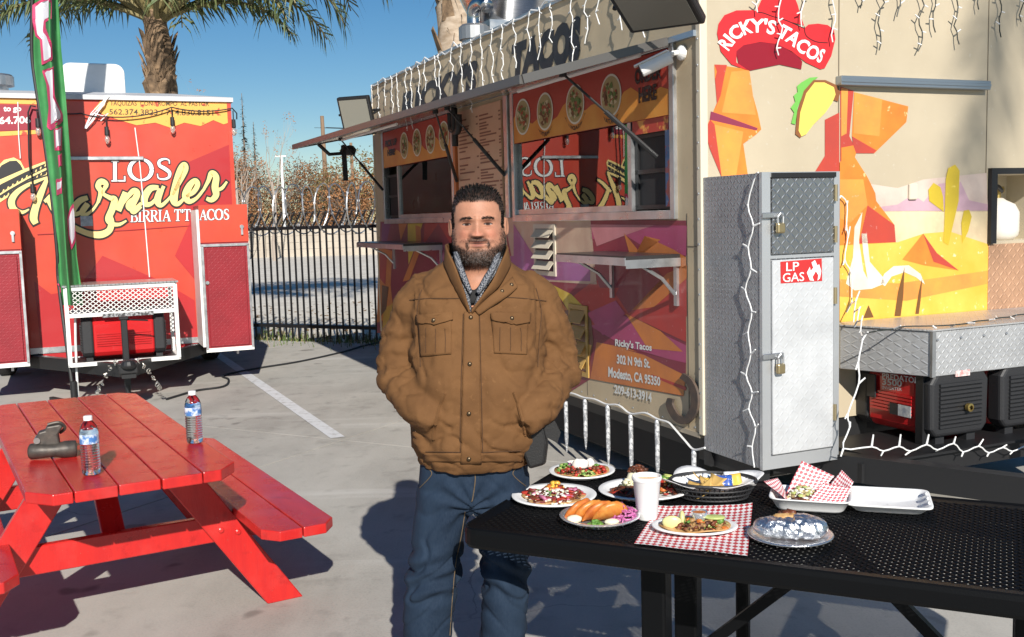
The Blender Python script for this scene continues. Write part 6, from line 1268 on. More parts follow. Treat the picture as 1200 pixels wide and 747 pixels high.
# 5 cup
P = at_z(758.5, 608, FZ); cup = thing('foam_cup', 'white foam cup filled with yellow salsa', 'cup', P)
b = MB(); b.lathe([(0, 0), (.027, 0), (.0285, .004), (.0395, .112), (.0405, .113), (.0425, .1155), (.0432, .121), (.042, .1265), (.040, .127), (.0385, .125), (.0275, .006), (0, .006)], 40); b.build('cup_body', white_foam, cup, smooth=True)
b = MB(); b.lathe([(.0386, .114), (.02, .1155), (0, .116)], 28); b.build('salsa', mat('salsa', (.78, .36, .03), .2, col2=(.66, .22, .02), scale=40, fleck=(.15, .06, .02), fscale=150, flo=.66, fhi=.7), cup, smooth=True)
# 6 basket
P = V3(.605, 3.085, FZ); rotb = R(-8)
bk = thing('food_basket', 'oval black basket lined with white paper beside the checkered sheet', 'basket', P, rotb)
A_, B_ = .130, .092
el = lambda a, k, z: (A_*k*math.cos(a), B_*k*math.sin(a), z)
b = MB(); NA = 52
for k, z in ((.80, .004), (.86, .018), (.93, .034), (1.0, .052)): b.tube([el(i*2*math.pi/NA, k, z) for i in range(NA)], .0032 if z < .05 else .0055, 6, closed=True)
for i in range(NA): a = i*2*math.pi/NA; b.tube([el(a, .80, .004), el(a+.0, 1.0, .052)], .0022, 4)
b.build('weave', blkp, bk)
b = MB(); b.add([el(i*2*math.pi/NA, .80, .004) for i in range(NA)], [tuple(range(NA))]); b.build('base', blkp, bk, solid=.003)
b = MB()
def liner(u, v):
    a = u*2*math.pi; sp = abs(math.sin(a*2+.5))**3; k = v*(.86+(.16+.34*sp)*v*v); z = .008+.040*v**1.6+(.002+.018*sp)*v**3+.004*math.sin(a*7+1)*v**2
    return el(a, k, z)
b.grid(liner, 56, 12); b.build('paper_liner', paper_w, bk, smooth=True, solid=.0008)
cb_ = thing('chip_serving', 'tortilla chips piled in the black basket with small seasoning packets', 'chips', P+V3(0, 0, .012), rotb); r = random.Random(5)
for i in range(15):
    b = MB(); s = r.uniform(.024, .036); c = V3(r.gauss(-.02, .028), r.gauss(-.018, .022), .010+i*.0022); M_ = Matrix.Rotation(r.random()*6.28, 3, 'Z') @ Matrix.Rotation(r.gauss(0, .35), 3, 'X') @ Matrix.Rotation(r.gauss(0, .3), 3, 'Y')
    def chp(u, v): x = (u-.5)*s*2*(1-v*.98); y = (v-.4)*s*1.8; return c+M_ @ Vector((x, y, 6*x*x+3*y*y))
    b.grid(chp, 4, 4); b.build('chip', FM['brownchip'], cb_, smooth=True, solid=.0016)
pk_m = [mat('packet_blue', (.03, .09, .38), .3, col2=(.75, .78, .82), scale=60, lo=.6, hi=.63), mat('packet_yellow', (.72, .46, .08), .35), mat('packet_white', (.80, .82, .85), .35, col2=(.10, .30, .55), scale=35, lo=.58, hi=.62)]
for i, (x, y, rz_, tl, w_, h_, mi) in enumerate(((.028, .012, .1, 1.05, .062, .040, 0), (-.012, .028, -.3, .95, .045, .042, 2), (.070, .030, .5, 1.2, .042, .040, 1), (-.02, .008, -.1, .8, .035, .03, 1), (.06, .045, .2, 1.3, .05, .045, 2))):
    M_ = Matrix.Rotation(rz_, 3, 'Z') @ Matrix.Rotation(tl, 3, 'X'); b = MB()
    def pkf(u, v): x, y_ = (u-.5)*w_, (v-.5)*h_; e = (1-(2*u-1)**4)*(1-(2*v-1)**4); return Vector((x, y, .042))+M_ @ Vector((x, y_, .004*e))
    b.grid(lambda u, v: Vector((x, y, .044))+M_ @ Vector(((u-.5)*w_, (v-.5)*h_, .005*(1-(2*u-1)**4)*(1-(2*v-1)**4)+.002*math.sin(u*9))), 8, 8)
    pkt = b.build('seasoning_packet', pk_m[mi], None, smooth=True, loc=P, solid=.0015); pkt.rotation_euler.z = rotb
    tag(pkt, ['blue seasoning packet leaning in the black basket', 'white and blue packet behind the chips in the basket', 'yellow packet at the rim of the black basket', 'small yellow packet lying on the chips in the basket', 'white packet standing at the far rim of the black basket'][i], 'packet', 'packets in the basket')
# 7 checkered paper with torta plate
def gingham(name, sx, col=(.55, .03, .05)):
    m, nt, b = _nodes(name); b.inputs['Roughness'].default_value = .6; tc = nt.nodes.new('ShaderNodeTexCoord'); mp = nt.nodes.new('ShaderNodeMapping'); mp.inputs['Rotation'].default_value[2] = R(45); nt.links.new(tc.outputs['UV'], mp.inputs[0])
    ck = N(nt, 'ShaderNodeTexChecker', Scale=sx); ck.inputs[1].default_value = (*col, 1); ck.inputs[2].default_value = (.82, .79, .78, 1); nt.links.new(mp.outputs[0], ck.inputs[0]); nt.links.new(ck.outputs[0], b.inputs['Base Color']); MATS[name] = m; return m
def uv_grid(o, nu, nv):
    uv = o.data.uv_layers.new(name='UVMap')
    for lp in o.data.loops:
        i = lp.vertex_index; uv.data[lp.index].uv = ((i % (nu+1))/nu, (i//(nu+1))/nv)
gh = gingham('red_gingham', 24, (.50, .05, .06))
c0, c1, c2, c3 = [at_z(x, y, FZ) for x, y in ((743, 638), (876, 652), (882, 595), (771, 597))]; PO = (c0+c1+c2+c3)/4; PO.z = FZ
def paper(u, v):
    p = c0.lerp(c1, u).lerp(c3.lerp(c2, u), v)-PO; z = .0012+.010*max(0, u-.82)**1.5*8*(v)+.008*max(0, v-.85)*6+.004*max(0, .12-u)*8*v+.0008*math.sin(u*11+v*5)
    return Vector((p.x, p.y, z+.0006))
b = MB(); b.grid(paper, 30, 24); o = b.build('checkered_paper', gh, None, smooth=True, loc=PO); uv_grid(o, 30, 24); tag(o, 'flat red and white checkered paper sheet at the table edge', 'paper')
P = at_z(814, 621, FZ+.004); P.z = FZ+.004; plate('small white oval plate lying on the flat checkered paper', P, .118, .013, oval=.72, rot=BA+.32)
tp = serving('open_taco', 'open tortilla with meat, cilantro, lime wedges and a sauce cup', P+V3(0, 0, .004), 'taco', [('tortilla', ['tort'], lambda b: b.lathe([(0, 0), (.07, .002), (.098, .008), (.098, .011), (.07, .006), (0, .004)], 30, fn=lambda p, a: (p.x, p.y*.70, p.z+.003*math.sin(a*4)))), ('meat_topping', ['meat', 'dark', 'orange', mat('f_tanmeat', (.34, .19, .07), .5)], lambda b: bits(b, (.01, .0), .078, 150, .0085, [0, 1, 2, 3, 3], 60, .018, ell=.66)), ('cilantro', ['green', 'avo'], lambda b: (bits(b, (.01, .01), .07, 60, .006, [0, 1], 61, .022, ell=.6), bits(b, (.06, .01), .025, 24, .008, [0, 1], 62, .026))), ('lime_wedge', ['lime', mat('f_limeflesh', (.66, .62, .28), .35)], lambda b: b.blob((-.062, -.020, .022), .024, 1, 14, 8, .05, (1.15, .35, .8), 1)), ('lime_wedge', ['lime', MATS['f_limeflesh']] if 'f_limeflesh' in MATS else ['lime', 'pale'], lambda b: b.blob((-.034, .012, .026), .022, 2, 14, 8, .05, (.4, 1.0, .9), 1)), ('cucumber', ['green', 'avo'], lambda b: b.blob((.055, .014, .028), .026, 4, 14, 6, .05, (1.2, .8, .22), 1))], BA+.32)
b = MB(); b.lathe([(0, 0), (.017, 0), (.022, .022), (.0228, .022), (.018, -.0005)], 22, (.014, .016, .022)); b.build('sauce_cup', clearp, tp, smooth=True); b = MB(); b.lathe([(0, .018), (.020, .018)], 18, (.014, .016, .022)); b.build('sauce', FM['orange'], tp)
# 8 foil
foil = mat('foil', (.88, .88, .88), .34, metal=1.0, bmp=.8, bscale=22, bdist=.014)
def crinkle():
    nt = foil.node_tree; b = nt.nodes['Principled BSDF']; tc = nt.nodes.new('ShaderNodeTexCoord'); vo = N(nt, 'ShaderNodeTexVoronoi', Scale=42); vo.feature = 'F1'; nt.links.new(tc.outputs['Object'], vo.inputs['Vector'])
    old = b.inputs['Normal'].links[0].from_node; bb2 = nt.nodes.new('ShaderNodeBump'); bb2.inputs['Strength'].default_value = .55; bb2.inputs['Distance'].default_value = .008; nt.links.new(vo.outputs['Distance'], bb2.inputs['Height']); nt.links.new(old.outputs[0], bb2.inputs['Normal']); nt.links.new(bb2.outputs[0], b.inputs['Normal'])
crinkle()
P = at_z(926, 632, FZ); P.z = FZ; plate('shallow foil lined plate under the wrapped burrito', P, .112, .016, mat('foil_plate', (.70, .72, .75), .22, metal=.9, bmp=.5, bscale=60, bdist=.006), nm='foil_plate')
bu = thing('wrapped_burrito', 'fat burrito wrapped in crumpled foil with its end open', 'burrito', P+V3(0, 0, .006), BA+.28); b = MB(); n_, k_ = 40, 28; vs = []
for i in range(n_+1):
    u = -1+2*i/n_; e = max(0, 1-abs(u)**3.2)**.5
    for j in range(k_):
        a = 2*math.pi*j/k_; q = 1+.13*noise.noise(Vector((u*5, math.cos(a)*2.2, math.sin(a)*2.2)))+.07*abs(noise.noise(Vector((u*13, math.cos(a)*6, math.sin(a)*6)))); vs.append((.093*u*(1+.05*q), .042*math.cos(a)*e*q, max(.027+.030*math.sin(a)*e*q*(1.15 if u > .1 else .95), .0)))
b.add(vs, [(i*k_+j, i*k_+(j+1) % k_, (i+1)*k_+(j+1) % k_, (i+1)*k_+j) for i in range(n_) for j in range(k_)]); b.build('foil_wrap', foil, bu)
b = MB(); b.blob((-.012, .006, .054), .026, 4, 14, 8, .25, (1.3, .7, .35)); b.build('tortilla', FM['tort'], bu, smooth=True); b = MB(); bits(b, (-.005, .022), .02, 24, .008, [0, 1], 70, .008, base=.054); b.build('filling', [FM['dark'], FM['meat']], bu, smooth=True)
# 9 foam boat with checkered liner
P = at_z(950, 593, FZ); P.z = FZ; ra = BA+.12
def boat_obj(nm, lab, P, rot, lx, ly, h, r_, cat, m=white_foam, lip=.006):
    def ringp(k, z, n=40):
        out = []
        for i in range(n):
            a = 2*math.pi*i/n; c, s = math.cos(a), math.sin(a); e = .32; x = lx*k*math.copysign(abs(c)**e, c); y = ly*k*math.copysign(abs(s)**e, s); out.append((x, y, z))
        return out
    b = MB(); vs = []; lv = [(.02, .004), (.78, .004), (.84, .010), (.97, h-.002), (1.02, h), (1.045, h-.001), (1.04, h-.004), (1.0, h-.004), (.86, .006), (.80, 0), (.02, 0)]
    for k, z in lv: vs += ringp(k, z)
    b.add(vs, [(i*40+j, i*40+(j+1) % 40, (i+1)*40+(j+1) % 40, (i+1)*40+j) for i in range(len(lv)-1) for j in range(40)]); o = b.build(nm, m, None, smooth=True, loc=P); o.rotation_euler.z = rot; return tag(o, lab, cat)
boat_obj('food_tray', 'white foam boat lined with red checkered paper holding corn', P, ra, .112, .080, .038, .02, 'tray')
gh2 = gingham('pink_gingham', 11, (.55, .10, .12))
ln_ = thing('paper_liner', 'folded red checkered paper standing up in the foam boat', 'paper', P+V3(0, 0, .006), ra)
def fold(name, pts, nu=14, nv=14, w=.006):
    q = [Vector(p) for p in pts]; b = MB(); b.grid(lambda u, v: q[0].lerp(q[1], u).lerp(q[3].lerp(q[2], u), v)+Vector((0, 0, w*math.sin(u*5+v*4)*v*(1-v)*2)), nu, nv); o = b.build(name, gh2, ln_, smooth=True, solid=.0006); uv_grid(o, nu, nv); return o
fold('back_flap', [(-.075, .03, .012), (.03, .06, .02), (.065, .10, .062), (-.03, .085, .108)]); fold('left_flap', [(-.05, -.06, .01), (-.07, .05, .012), (-.100, .07, .055), (-.135, -.005, .062)]); fold('right_flap', [(-.015, -.062, .010), (.09, -.05, .012), (.118, .012, .052), (.035, .0, .066)]); fold('far_flap', [(.03, .05, .012), (.09, -.03, .012), (.12, .05, .06), (.085, .092, .085)]); fold('floor_sheet', [(-.085, -.058, .002), (.085, -.058, .002), (.085, .058, .002), (-.085, .058, .002)])
serving('corn_serving', 'mound of dressed corn with cheese crumbs on the checkered paper', P+V3(0, 0, .008), 'corn', [('corn', ['pale', 'avo', 'dark', 'white', mat('f_corn', (.46, .36, .16), .5)], lambda b: (b.blob((-.02, 0, .014), .036, 1, 14, 8, .15, (1.1, .9, .7), 4), bits(b, (-.018, .0), .055, 330, .0062, [0, 1, 2, 3, 3, 4], 80, .046))), ('meat_topping', ['meat', 'dark'], lambda b: bits(b, (-.03, -.045), .022, 30, .008, [0, 1], 81, .02))], ra)
# 10 clamshell
P = at_z(1040, 593, FZ); P.z = FZ
cl = thing('takeout_box', 'empty open white foam takeout box lid at the right of the food', 'takeout box', P, BA+.14)
def rring(k, z, lx, ly, n=48, e=.22): return [(lx*k*math.copysign(abs(math.cos(2*math.pi*i/n))**e, math.cos(2*math.pi*i/n)), ly*k*math.copysign(abs(math.sin(2*math.pi*i/n))**e, math.sin(2*math.pi*i/n)), z) for i in range(n)]
b = MB(); vs = []; lv = [(.02, .004), (.74, .004), (.80, .008), (.95, .026), (1.03, .028), (1.07, .027), (1.065, .023), (1.0, .022), (.82, .003), (.76, 0), (.02, 0)]
for k, z in lv: vs += rring(k, z, .112, .100)
b.add(vs, [(i*48+j, i*48+(j+1) % 48, (i+1)*48+(j+1) % 48, (i+1)*48+j) for i in range(len(lv)-1) for j in range(48)]); b.build('lid', white_foam, cl, smooth=True)
b = MB()
for i in range(3): b.blob((.108, -.05+i*.05, .030), .008, i, 8, 6, .1, (.5, 1.6, .5))
b.build('tab', white_foam, cl, smooth=True)
# ================================================================ the man
MY = 3.22; MO = Vector((at_y(553, 700, MY).x, MY, 0))
man = thing('person', 'man in brown canvas jacket and blue jeans standing with hands in pockets', 'person', MO)
def mp(px, py, dy=0.0):          # point of the figure seen at a pixel, dy metres behind (+) or before (-) the figure's middle plane
    q = at_y(px, py, MY+dy)-MO; return q
def remesh(mb, voxel, smooth_it, name='tmp'):
    me = mb.mesh(name); o = bpy.data.objects.new(name, me); COL.objects.link(o)
    md = o.modifiers.new('r', 'REMESH'); md.mode = 'VOXEL'; md.voxel_size = voxel
    ms = o.modifiers.new('s', 'SMOOTH'); ms.factor = .5; ms.iterations = smooth_it
    bpy.context.view_layer.update(); dg = bpy.context.evaluated_depsgraph_get(); out = bpy.data.meshes.new_from_object(o.evaluated_get(dg)); bpy.data.objects.remove(o); return out
def loft(mb, secs, n=28, power=2.3):
    vs = []
    for (c, a, b_) in secs:
        for j in range(n):
            t = 2*math.pi*j/n; ct, s_ = math.cos(t), math.sin(t); e = 2/power
            vs.append(Vector(c)+Vector((a*math.copysign(abs(ct)**e, ct), b_*math.copysign(abs(s_)**e, s_), 0)))
    k = len(secs); mb.add(vs, [(i*n+j, i*n+(j+1) % n, (i+1)*n+(j+1) % n, (i+1)*n+j) for i in range(k-1) for j in range(n)]+[tuple(reversed(range(n))), tuple(range((k-1)*n, k*n))])
def sec(py, xl, xr, b_, dy=0): a, c = mp(xl, py), mp(xr, py); m_ = (a+c)/2; return (Vector((m_.x, dy, m_.z)), (c.x-a.x)/2, b_)
def finish(me, name, m, disp=None, parent=None):
    if disp:
        nr = [v.normal.copy() for v in me.vertices]
        for v, n_ in zip(me.vertices, nr): v.co += n_*disp(v.co, n_)
    me.materials.clear(); me.materials.append(m); me.polygons.foreach_set('use_smooth', [True]*len(me.polygons)); me.update()
    o = bpy.data.objects.new(name, me); COL.objects.link(o); o.parent = parent or man; return o
canvas = mat('brown_canvas', (.160, .076, .028), .85, col2=(.125, .058, .021), scale=9, bmp=.6, bscale=330, bdist=.002, spec=.25, fleck=(.168, .081, .030), fscale=60)
# ---- jacket: torso and sleeves grown into one surface
jb = MB()
loft(jb, [sec(543, 494, 620, .150, -.01), sec(532, 488, 625, .165, -.01), sec(515, 485, 630, .176, -.012), sec(495, 482, 634, .182, -.015), sec(465, 480, 638, .184, -.018), sec(435, 480, 640, .178, -.015), sec(405, 481, 640, .170, -.01), sec(375, 481, 641, .160, -.002), sec(350, 479, 640, .148, .005), sec(336, 483, 634, .134, .01), sec(325, 493, 622, .116, .015), sec(315, 508, 607, .098, .02), sec(306, 521, 596, .084, .022), sec(300, 526, 592, .074, .024)], 36, 2.5)
def limb(mb, pts, n=20):
    q = smooth_path([(*p, r_) for p, r_ in pts], 6); mb.tube([x[:3] for x in q], [x[3] for x in q], n)
limb(jb, [(mp(512, 333, .02), .050), (mp(499, 347, .015), .078), (mp(486, 374, .02), .078), (mp(473, 402, .035), .074), (mp(467, 425, .03), .074), (mp(472, 447, -.03), .068), (mp(486, 468, -.10), .061), (mp(501, 485, -.150), .054), (mp(512, 496, -.165), .045)])
limb(jb, [(mp(606, 330, .02), .050), (mp(620, 345, .015), .078), (mp(636, 374, .02), .078), (mp(648, 402, .035), .074), (mp(652, 427, .03), .074), (mp(648, 450, -.03), .068), (mp(636, 470, -.10), .061), (mp(622, 485, -.150), .054), (mp(611, 496, -.165), .045)])
me = remesh(jb, .0062, 5)
EL = [mp(467, 425, .03), mp(652, 427, .03)]; HEMZ = mp(555, 540).z
def jac_disp(p, n):
    x, y, z = p; d = 0
    d += .006*noise.noise(Vector((x*9, y*9, z*7)))+.0018*noise.noise(Vector((x*24, y*24, z*28)))+.0006*noise.noise(Vector((x*48, y*48, z*55)))-.0026*max(0, 1-abs(noise.noise(Vector((x*15+z*9, y*15, z*20-x*8))))*6)+.0035*(1-abs(noise.noise(Vector((x*7+z*5, y*8, z*11-x*4))))*2)**3
    for s, e in zip((-1, 1), EL):
        r = (p-e).length
        if r < .2:
            w_ = max(0, 1-r/.2); ax = Vector((s*.25, -.1, 1)).normalized() if p.z > e.z else Vector((-s*.55, -.75, -.6)).normalized()
            t = (p-e).dot(ax); k = noise.noise(Vector((x*8, y*8, z*3+s*5)))
            d += w_*(.0080*math.sin(t*95+k*5.5+(x*18*s))+.004*noise.noise(p*30))
    out = abs(x-mp(560, 400).x)
    if out > .19 and z > 1.15: d += .0040*math.sin((z*46+x*20)+3*noise.noise(p*6))
    # gathering above the hem and pull lines towards the pockets
    h = z-HEMZ
    if h < .20: d += (.0055*max(0, 1-abs(h-.085)/.10))*(1+noise.noise(Vector((x*11, y*11, z*14))))
    if .0 < h < .16: d += .0035*math.sin(x*58+4*noise.noise(p*8))*max(0, 1-h/.16)
    if h < .055 : d -= .004
    d += .005*max(0, 1-abs(z-1.12)/.22)*math.sin(x*20+z*34+6*noise.noise(p*5))*(1 if abs(x-mp(552, 400).x) > .05 else .3)
    # sharp creases: narrow valleys along stretched noise
    def crease(q, k): return max(0, 1-abs(noise.noise(q))*k)
    sw = max(0, 1-min((p-EL[0]).length, (p-EL[1]).length)/.24)
    d -= .0105*sw*crease(Vector((x*7, y*9, z*17+x*9*(1 if x > 0 else -1))), 7)
    d -= .0065*(1-sw)*crease(Vector((x*6+3, y*7, z*8+x*5)), 8)*(1 if abs(x-mp(552, 400).x) > .06 else .2)
    if h < .24: d -= .009*max(0, 1-abs(h-.10)/.13)*crease(Vector((x*9, y*8, z*13+x*6)), 7)
    # armhole seam
    for xs_ in (mp(492, 360).x, mp(629, 360).x):
        if 1.18 < z < 1.42 and abs(x-xs_-(.03 if xs_ > 0 else -.03)*0) < .006 and y < .05: d -= .003
    return d
nkp = [(519, 280), (527, 304), (538, 328), (551, 366), (566, 345), (580, 325), (592, 304), (600, 280)]
def inside(x, y, pl):
    c = False
    for (x0, y0), (x1, y1) in zip(pl, pl[1:]+pl[:1]):
        if (y0 > y) != (y1 > y) and x < (x1-x0)*(y-y0)/(y1-y0)+x0: c = not c
    return c
def to_px(p):
    d = p+MO-EYE; f = d.dot(F0); a, b_ = d.dot(R0)/f, d.dot(U0)/f; return CX+(a*cr-b_*sr)*FPX, CY-(a*sr+b_*cr)*FPX
bm = bmesh.new(); bm.from_mesh(me); dl = [f for f in bm.faces if f.calc_center_median().y < .06 and inside(*to_px(f.calc_center_median()), nkp)]; bmesh.ops.delete(bm, geom=dl, context='FACES'); bm.to_mesh(me); bm.free()
jacket = finish(me, 'jacket', canvas, jac_disp)
bvh = BVHTree.FromPolygons([v.co.copy() for v in me.vertices], [tuple(p.vertices) for p in me.polygons])
eye_l = EYE-MO
def on(bv, px, py, off):
    d = ray(px, py).normalized(); h = bv.ray_cast(eye_l, d)
    if h[0] is None: return None
    n_ = h[1] if h[1].dot(d) < 0 else -h[1]; n_ = (n_*.6-d*.4).normalized(); return h[0]+n_*off
def patch(name, corners, off, m, nu=16, nv=16, parent=jacket, bv=None, thick=.004, fn=None):
    (x0, y0), (x1, y1), (x2, y2), (x3, y3) = corners; b = MB(); ok = True; cache = []
    last = None
    for j in range(nv+1):
        for i in range(nu+1):
            u, v = i/nu, j/nv; px = (x0*(1-u)+x1*u)*(1-v)+(x3*(1-u)+x2*u)*v; py = (y0*(1-u)+y1*u)*(1-v)+(y3*(1-u)+y2*u)*v
            if fn: px, py = fn(px, py, u, v)
            p = on(bv or bvh, px, py, off); last = p or last; cache.append(p or last)
    b.add(cache, [(j*(nu+1)+i, j*(nu+1)+i+1, (j+1)*(nu+1)+i+1, (j+1)*(nu+1)+i) for j in range(nv) for i in range(nu)])
    return b.build(name, m, parent, smooth=True, solid=thick)
def seam(name, pts, m, r_=.0016, off=.0015, parent=jacket, k=8, bv=None):
    q = smooth_path(pts, k); pp = [on(bv or bvh, x, y, off) for x, y in q]; pp = [p for p in pp if p]; b = MB(); b.tube(pp, r_, 5); return b.build(name, m, parent)
stitch = mat('stitch_brown', (.075, .034, .012), .85); st_l = mat('stitch_tan', (.34, .19, .08), .8)
patch('chest_pocket', [(490, 374), (529, 371), (529, 415), (493, 418)], .003, canvas); patch('chest_pocket', [(576, 372), (619, 373), (617, 416), (579, 414)], .003, canvas)
fl = lambda px, py, u, v: (px, py+4.5*v*(1-abs(2*u-1))-2)
patch('pocket_flap', [(489, 372), (531, 368), (531, 377), (490, 380)], .0095, canvas, fn=fl, thick=.005); patch('pocket_flap', [(575, 369), (621, 370), (620, 380), (577, 377)], .0095, canvas, fn=fl, thick=.005)
patch('placket', [(544, 366), (561, 366), (564, 543), (540, 543)], .005, canvas, 8, 44, thick=.005)
patch('hem_band', [(497, 531), (612, 531), (612, 541), (497, 541)], .003, canvas, 40, 5, thick=.004)
for pts in ([(543, 368), (541, 430), (539.5, 500), (539.5, 541)], [(562, 367), (563.5, 430), (565, 500), (565.5, 541)]): seam('seam', pts, stitch)
seam('seam', [(480, 352), (505, 350), (540, 350)], stitch); seam('seam', [(566, 350), (600, 349), (640, 353)], stitch); seam('seam', [(499, 529.5), (540, 530), (575, 530), (610, 528)], stitch)
seam('seam', [(494, 340), (489, 365), (491, 395), (493, 430)], stitch); seam('seam', [(628, 338), (634, 365), (632, 395), (630, 430)], stitch)
for (x0, x1, yt) in ((493, 529, 385), (579, 617, 384)):
    for i, x in enumerate((x0+7, (x0+x1)/2, x1-7)): seam('pocket_pleat', [(x, yt), (x, yt+28)], stitch, .0011, .0065)
for s, pts in ((-1, [(521, 462), (514, 480), (509, 502), (508, 515)]), (1, [(602, 460), (609, 480), (614, 500), (615, 512)])):
    seam('pocket_welt', pts, canvas, .005, .002)
brass = mat('snap_bronze', (.12, .085, .05), .35, metal=.8)
for (x, y) in ((551.5, 372), (550.5, 427), (550, 484), (550, 536), (510, 376), (599, 374), (588, 343), (599, 336)):
    p = on(bvh, x, y, .012 if y in (376, 374) else .009 if y > 370 else .012); b = MB(); b.lathe([(0, .004), (.005, .0035), (.0068, .001), (.0068, -.004)], 12, axis=Matrix.Rotation(math.pi/2, 3, 'X')); b.build('snap_button', brass, jacket, smooth=True, loc=p)
# ---- collar and shirt
def strip(name, lo, hi, m, k=8, nv=6, puff=.0, parent=man, thick=.004):
    a = smooth_path([tuple(p) for p in lo], k); c = smooth_path([tuple(p) for p in hi], k); n_ = min(len(a), len(c)); b = MB(); vs = []
    for j in range(nv+1):
        t = j/nv
        for i in range(n_): p = Vector(a[i]).lerp(Vector(c[i]), t); p += Vector((0, -1, .3))*puff*math.sin(t*math.pi); vs.append(p)
    b.add(vs, [(j*n_+i, j*n_+i+1, (j+1)*n_+i+1, (j+1)*n_+i) for j in range(nv) for i in range(n_-1)]); return b.build(name, m, parent, smooth=True, solid=thick)
V_ = on(bvh, 551, 368, .004)
def onj(px, py, off=.004, dy=None):
    p = on(bvh, px, py, off); return p if (p and dy is None) else mp(px, py, dy or 0)
lo = [V_, onj(540, 350), onj(530, 332), onj(524, 318, .006), mp(521, 308, -.035), mp(525, 303, .05), mp(542, 301, .095), mp(562, 300, .10), mp(580, 301, .09), mp(594, 304, .045), mp(598, 309, -.035), onj(594, 320, .006), onj(584, 337), onj(568, 352), V_+Vector((.004, 0, 0))]
hi = [V_+Vector((-.003, -.006, .012)), mp(546, 347, -.165), mp(539, 327, -.142), mp(532, 309, -.112), mp(524, 292, -.06), mp(524, 286, .04), mp(540, 284, .085), mp(562, 283, .095), mp(580, 284, .082), mp(592, 287, .04), mp(594, 292, -.055), mp(586, 310, -.115), mp(577, 329, -.145), mp(564, 348, -.165), V_+Vector((.006, -.006, .012))]
strip('collar', lo, hi, canvas, 8, 8, .006, jacket, .006)
lo2 = [p+Vector((0, -.002, 0)) for p in lo[9:]]; 
lap = strip('collar_flap', [onj(556, 364, .010), onj(570, 352, .012), onj(585, 340, .014), onj(600, 327, .014)], [onj(561, 370, .008), onj(578, 358, .010), onj(596, 347, .010), onj(606, 338, .008)], canvas, 6, 4, .002, jacket, .005)
def check_mat():
    m, nt, b = _nodes('shirt_check'); tc = nt.nodes.new('ShaderNodeTexCoord'); mpn = nt.nodes.new('ShaderNodeMapping'); mpn.inputs['Rotation'].default_value[1] = R(30); nt.links.new(tc.outputs['Object'], mpn.inputs[0])
    ck = N(nt, 'ShaderNodeTexChecker', Scale=210); ck.inputs[1].default_value = (.022, .028, .042, 1); ck.inputs[2].default_value = (.22, .225, .24, 1); nt.links.new(mpn.outputs[0], ck.inputs[0]); nt.links.new(ck.outputs[0], b.inputs['Base Color']); b.inputs['Roughness'].default_value = .8; MATS['shirt_check'] = m; return m
shm = check_mat()
sh = strip('shirt', [mp(529, 300, -.04), mp(535, 318, -.105), mp(543, 340, -.130), mp(551, 372, -.140)], [mp(544, 322, -.080), mp(547, 331, -.100), mp(550, 343, -.118), mp(553, 374, -.140)], shm, 6, 5, .004)
strip('shirt_side', [mp(589, 300, -.04), mp(582, 318, -.105), mp(568, 340, -.130), mp(552, 372, -.141)], [mp(573, 322, -.080), mp(569, 331, -.100), mp(561, 343, -.118), mp(551, 374, -.141)], shm, 6, 5, .004, sh)
strip('shirt_collar', [mp(531, 296, -.055), mp(534, 310, -.100), mp(542, 330, -.130), mp(551, 346, -.138)], [mp(537, 296, -.07), mp(542, 312, -.105), mp(547, 325, -.125), mp(553, 342, -.136)], shm, 6, 4, .006, sh); strip('shirt_collar', [mp(587, 296, -.055), mp(583, 310, -.100), mp(573, 330, -.130), mp(561, 346, -.138)], [mp(581, 296, -.07), mp(575, 312, -.105), mp(567, 325, -.125), mp(558, 342, -.136)], shm, 6, 4, .006, sh)
tee = mat('black_tee', (.012, .012, .013), .85)
strip('undershirt', [mp(536, 306, -.07), mp(545, 325, -.098), mp(554, 340, -.115), mp(565, 330, -.102), mp(581, 306, -.07)], [mp(530, 318, -.06), mp(541, 338, -.10), mp(553, 356, -.128), mp(568, 342, -.105), mp(590, 318, -.06)], tee, 6, 3, 0, sh)
# ---- body: head, neck, upper chest in one surface of stacked rings
HC = mp(560.5, 263, 0); HC.y = -.01; SC = 1.0
def interp(tab, z):
    if z >= tab[0][0]: return tab[0][1]
    for (z0, a), (z1, b_) in zip(tab, tab[1:]):
        if z1 <= z <= z0:
            t = (z0-z)/(z0-z1); return a+(b_-a)*t
    return tab[-1][1]
def smooth_tab(tab): 
    q = smooth_path(tab, 5); return q
FR = smooth_tab([(.116, .0), (.113, -.030), (.107, -.052), (.097, -.070), (.082, -.084), (.06, -.094), (.035, -.098), (.012, -.096), (-.005, -.093), (-.03, -.094), (-.055, -.097), (-.075, -.096), (-.093, -.098), (-.108, -.094), (-.118, -.083), (-.127, -.068), (-.140, -.056), (-.160, -.052), (-.185, -.062), (-.215, -.085), (-.25, -.11)])
BK = smooth_tab([(.116, 0), (.112, .035), (.103, .062), (.087, .083), (.06, .097), (.02, .100), (-.02, .092), (-.05, .080), (-.08, .072), (-.12, .068), (-.16, .070), (-.2, .08), (-.25, .09)])
WD = smooth_tab([(.116, 0), (.113, .028), (.107, .044), (.097, .058), (.082, .069), (.06, .077), (.03, .0795), (0, .079), (-.03, .0810), (-.055, .0815), (-.075, .0790), (-.09, .0735), (-.105, .066), (-.118, .060), (-.13, .058), (-.155, .062), (-.185, .074), (-.21, .10), (-.25, .14)])
gs = lambda x, z, cx_, cz_, sx, sz: math.exp(-((x-cx_)/sx)**2-((z-cz_)/sz)**2)
def sstep(a, b_, x): t = min(1, max(0, (x-a)/(b_-a))); return t*t*(3-2*t)
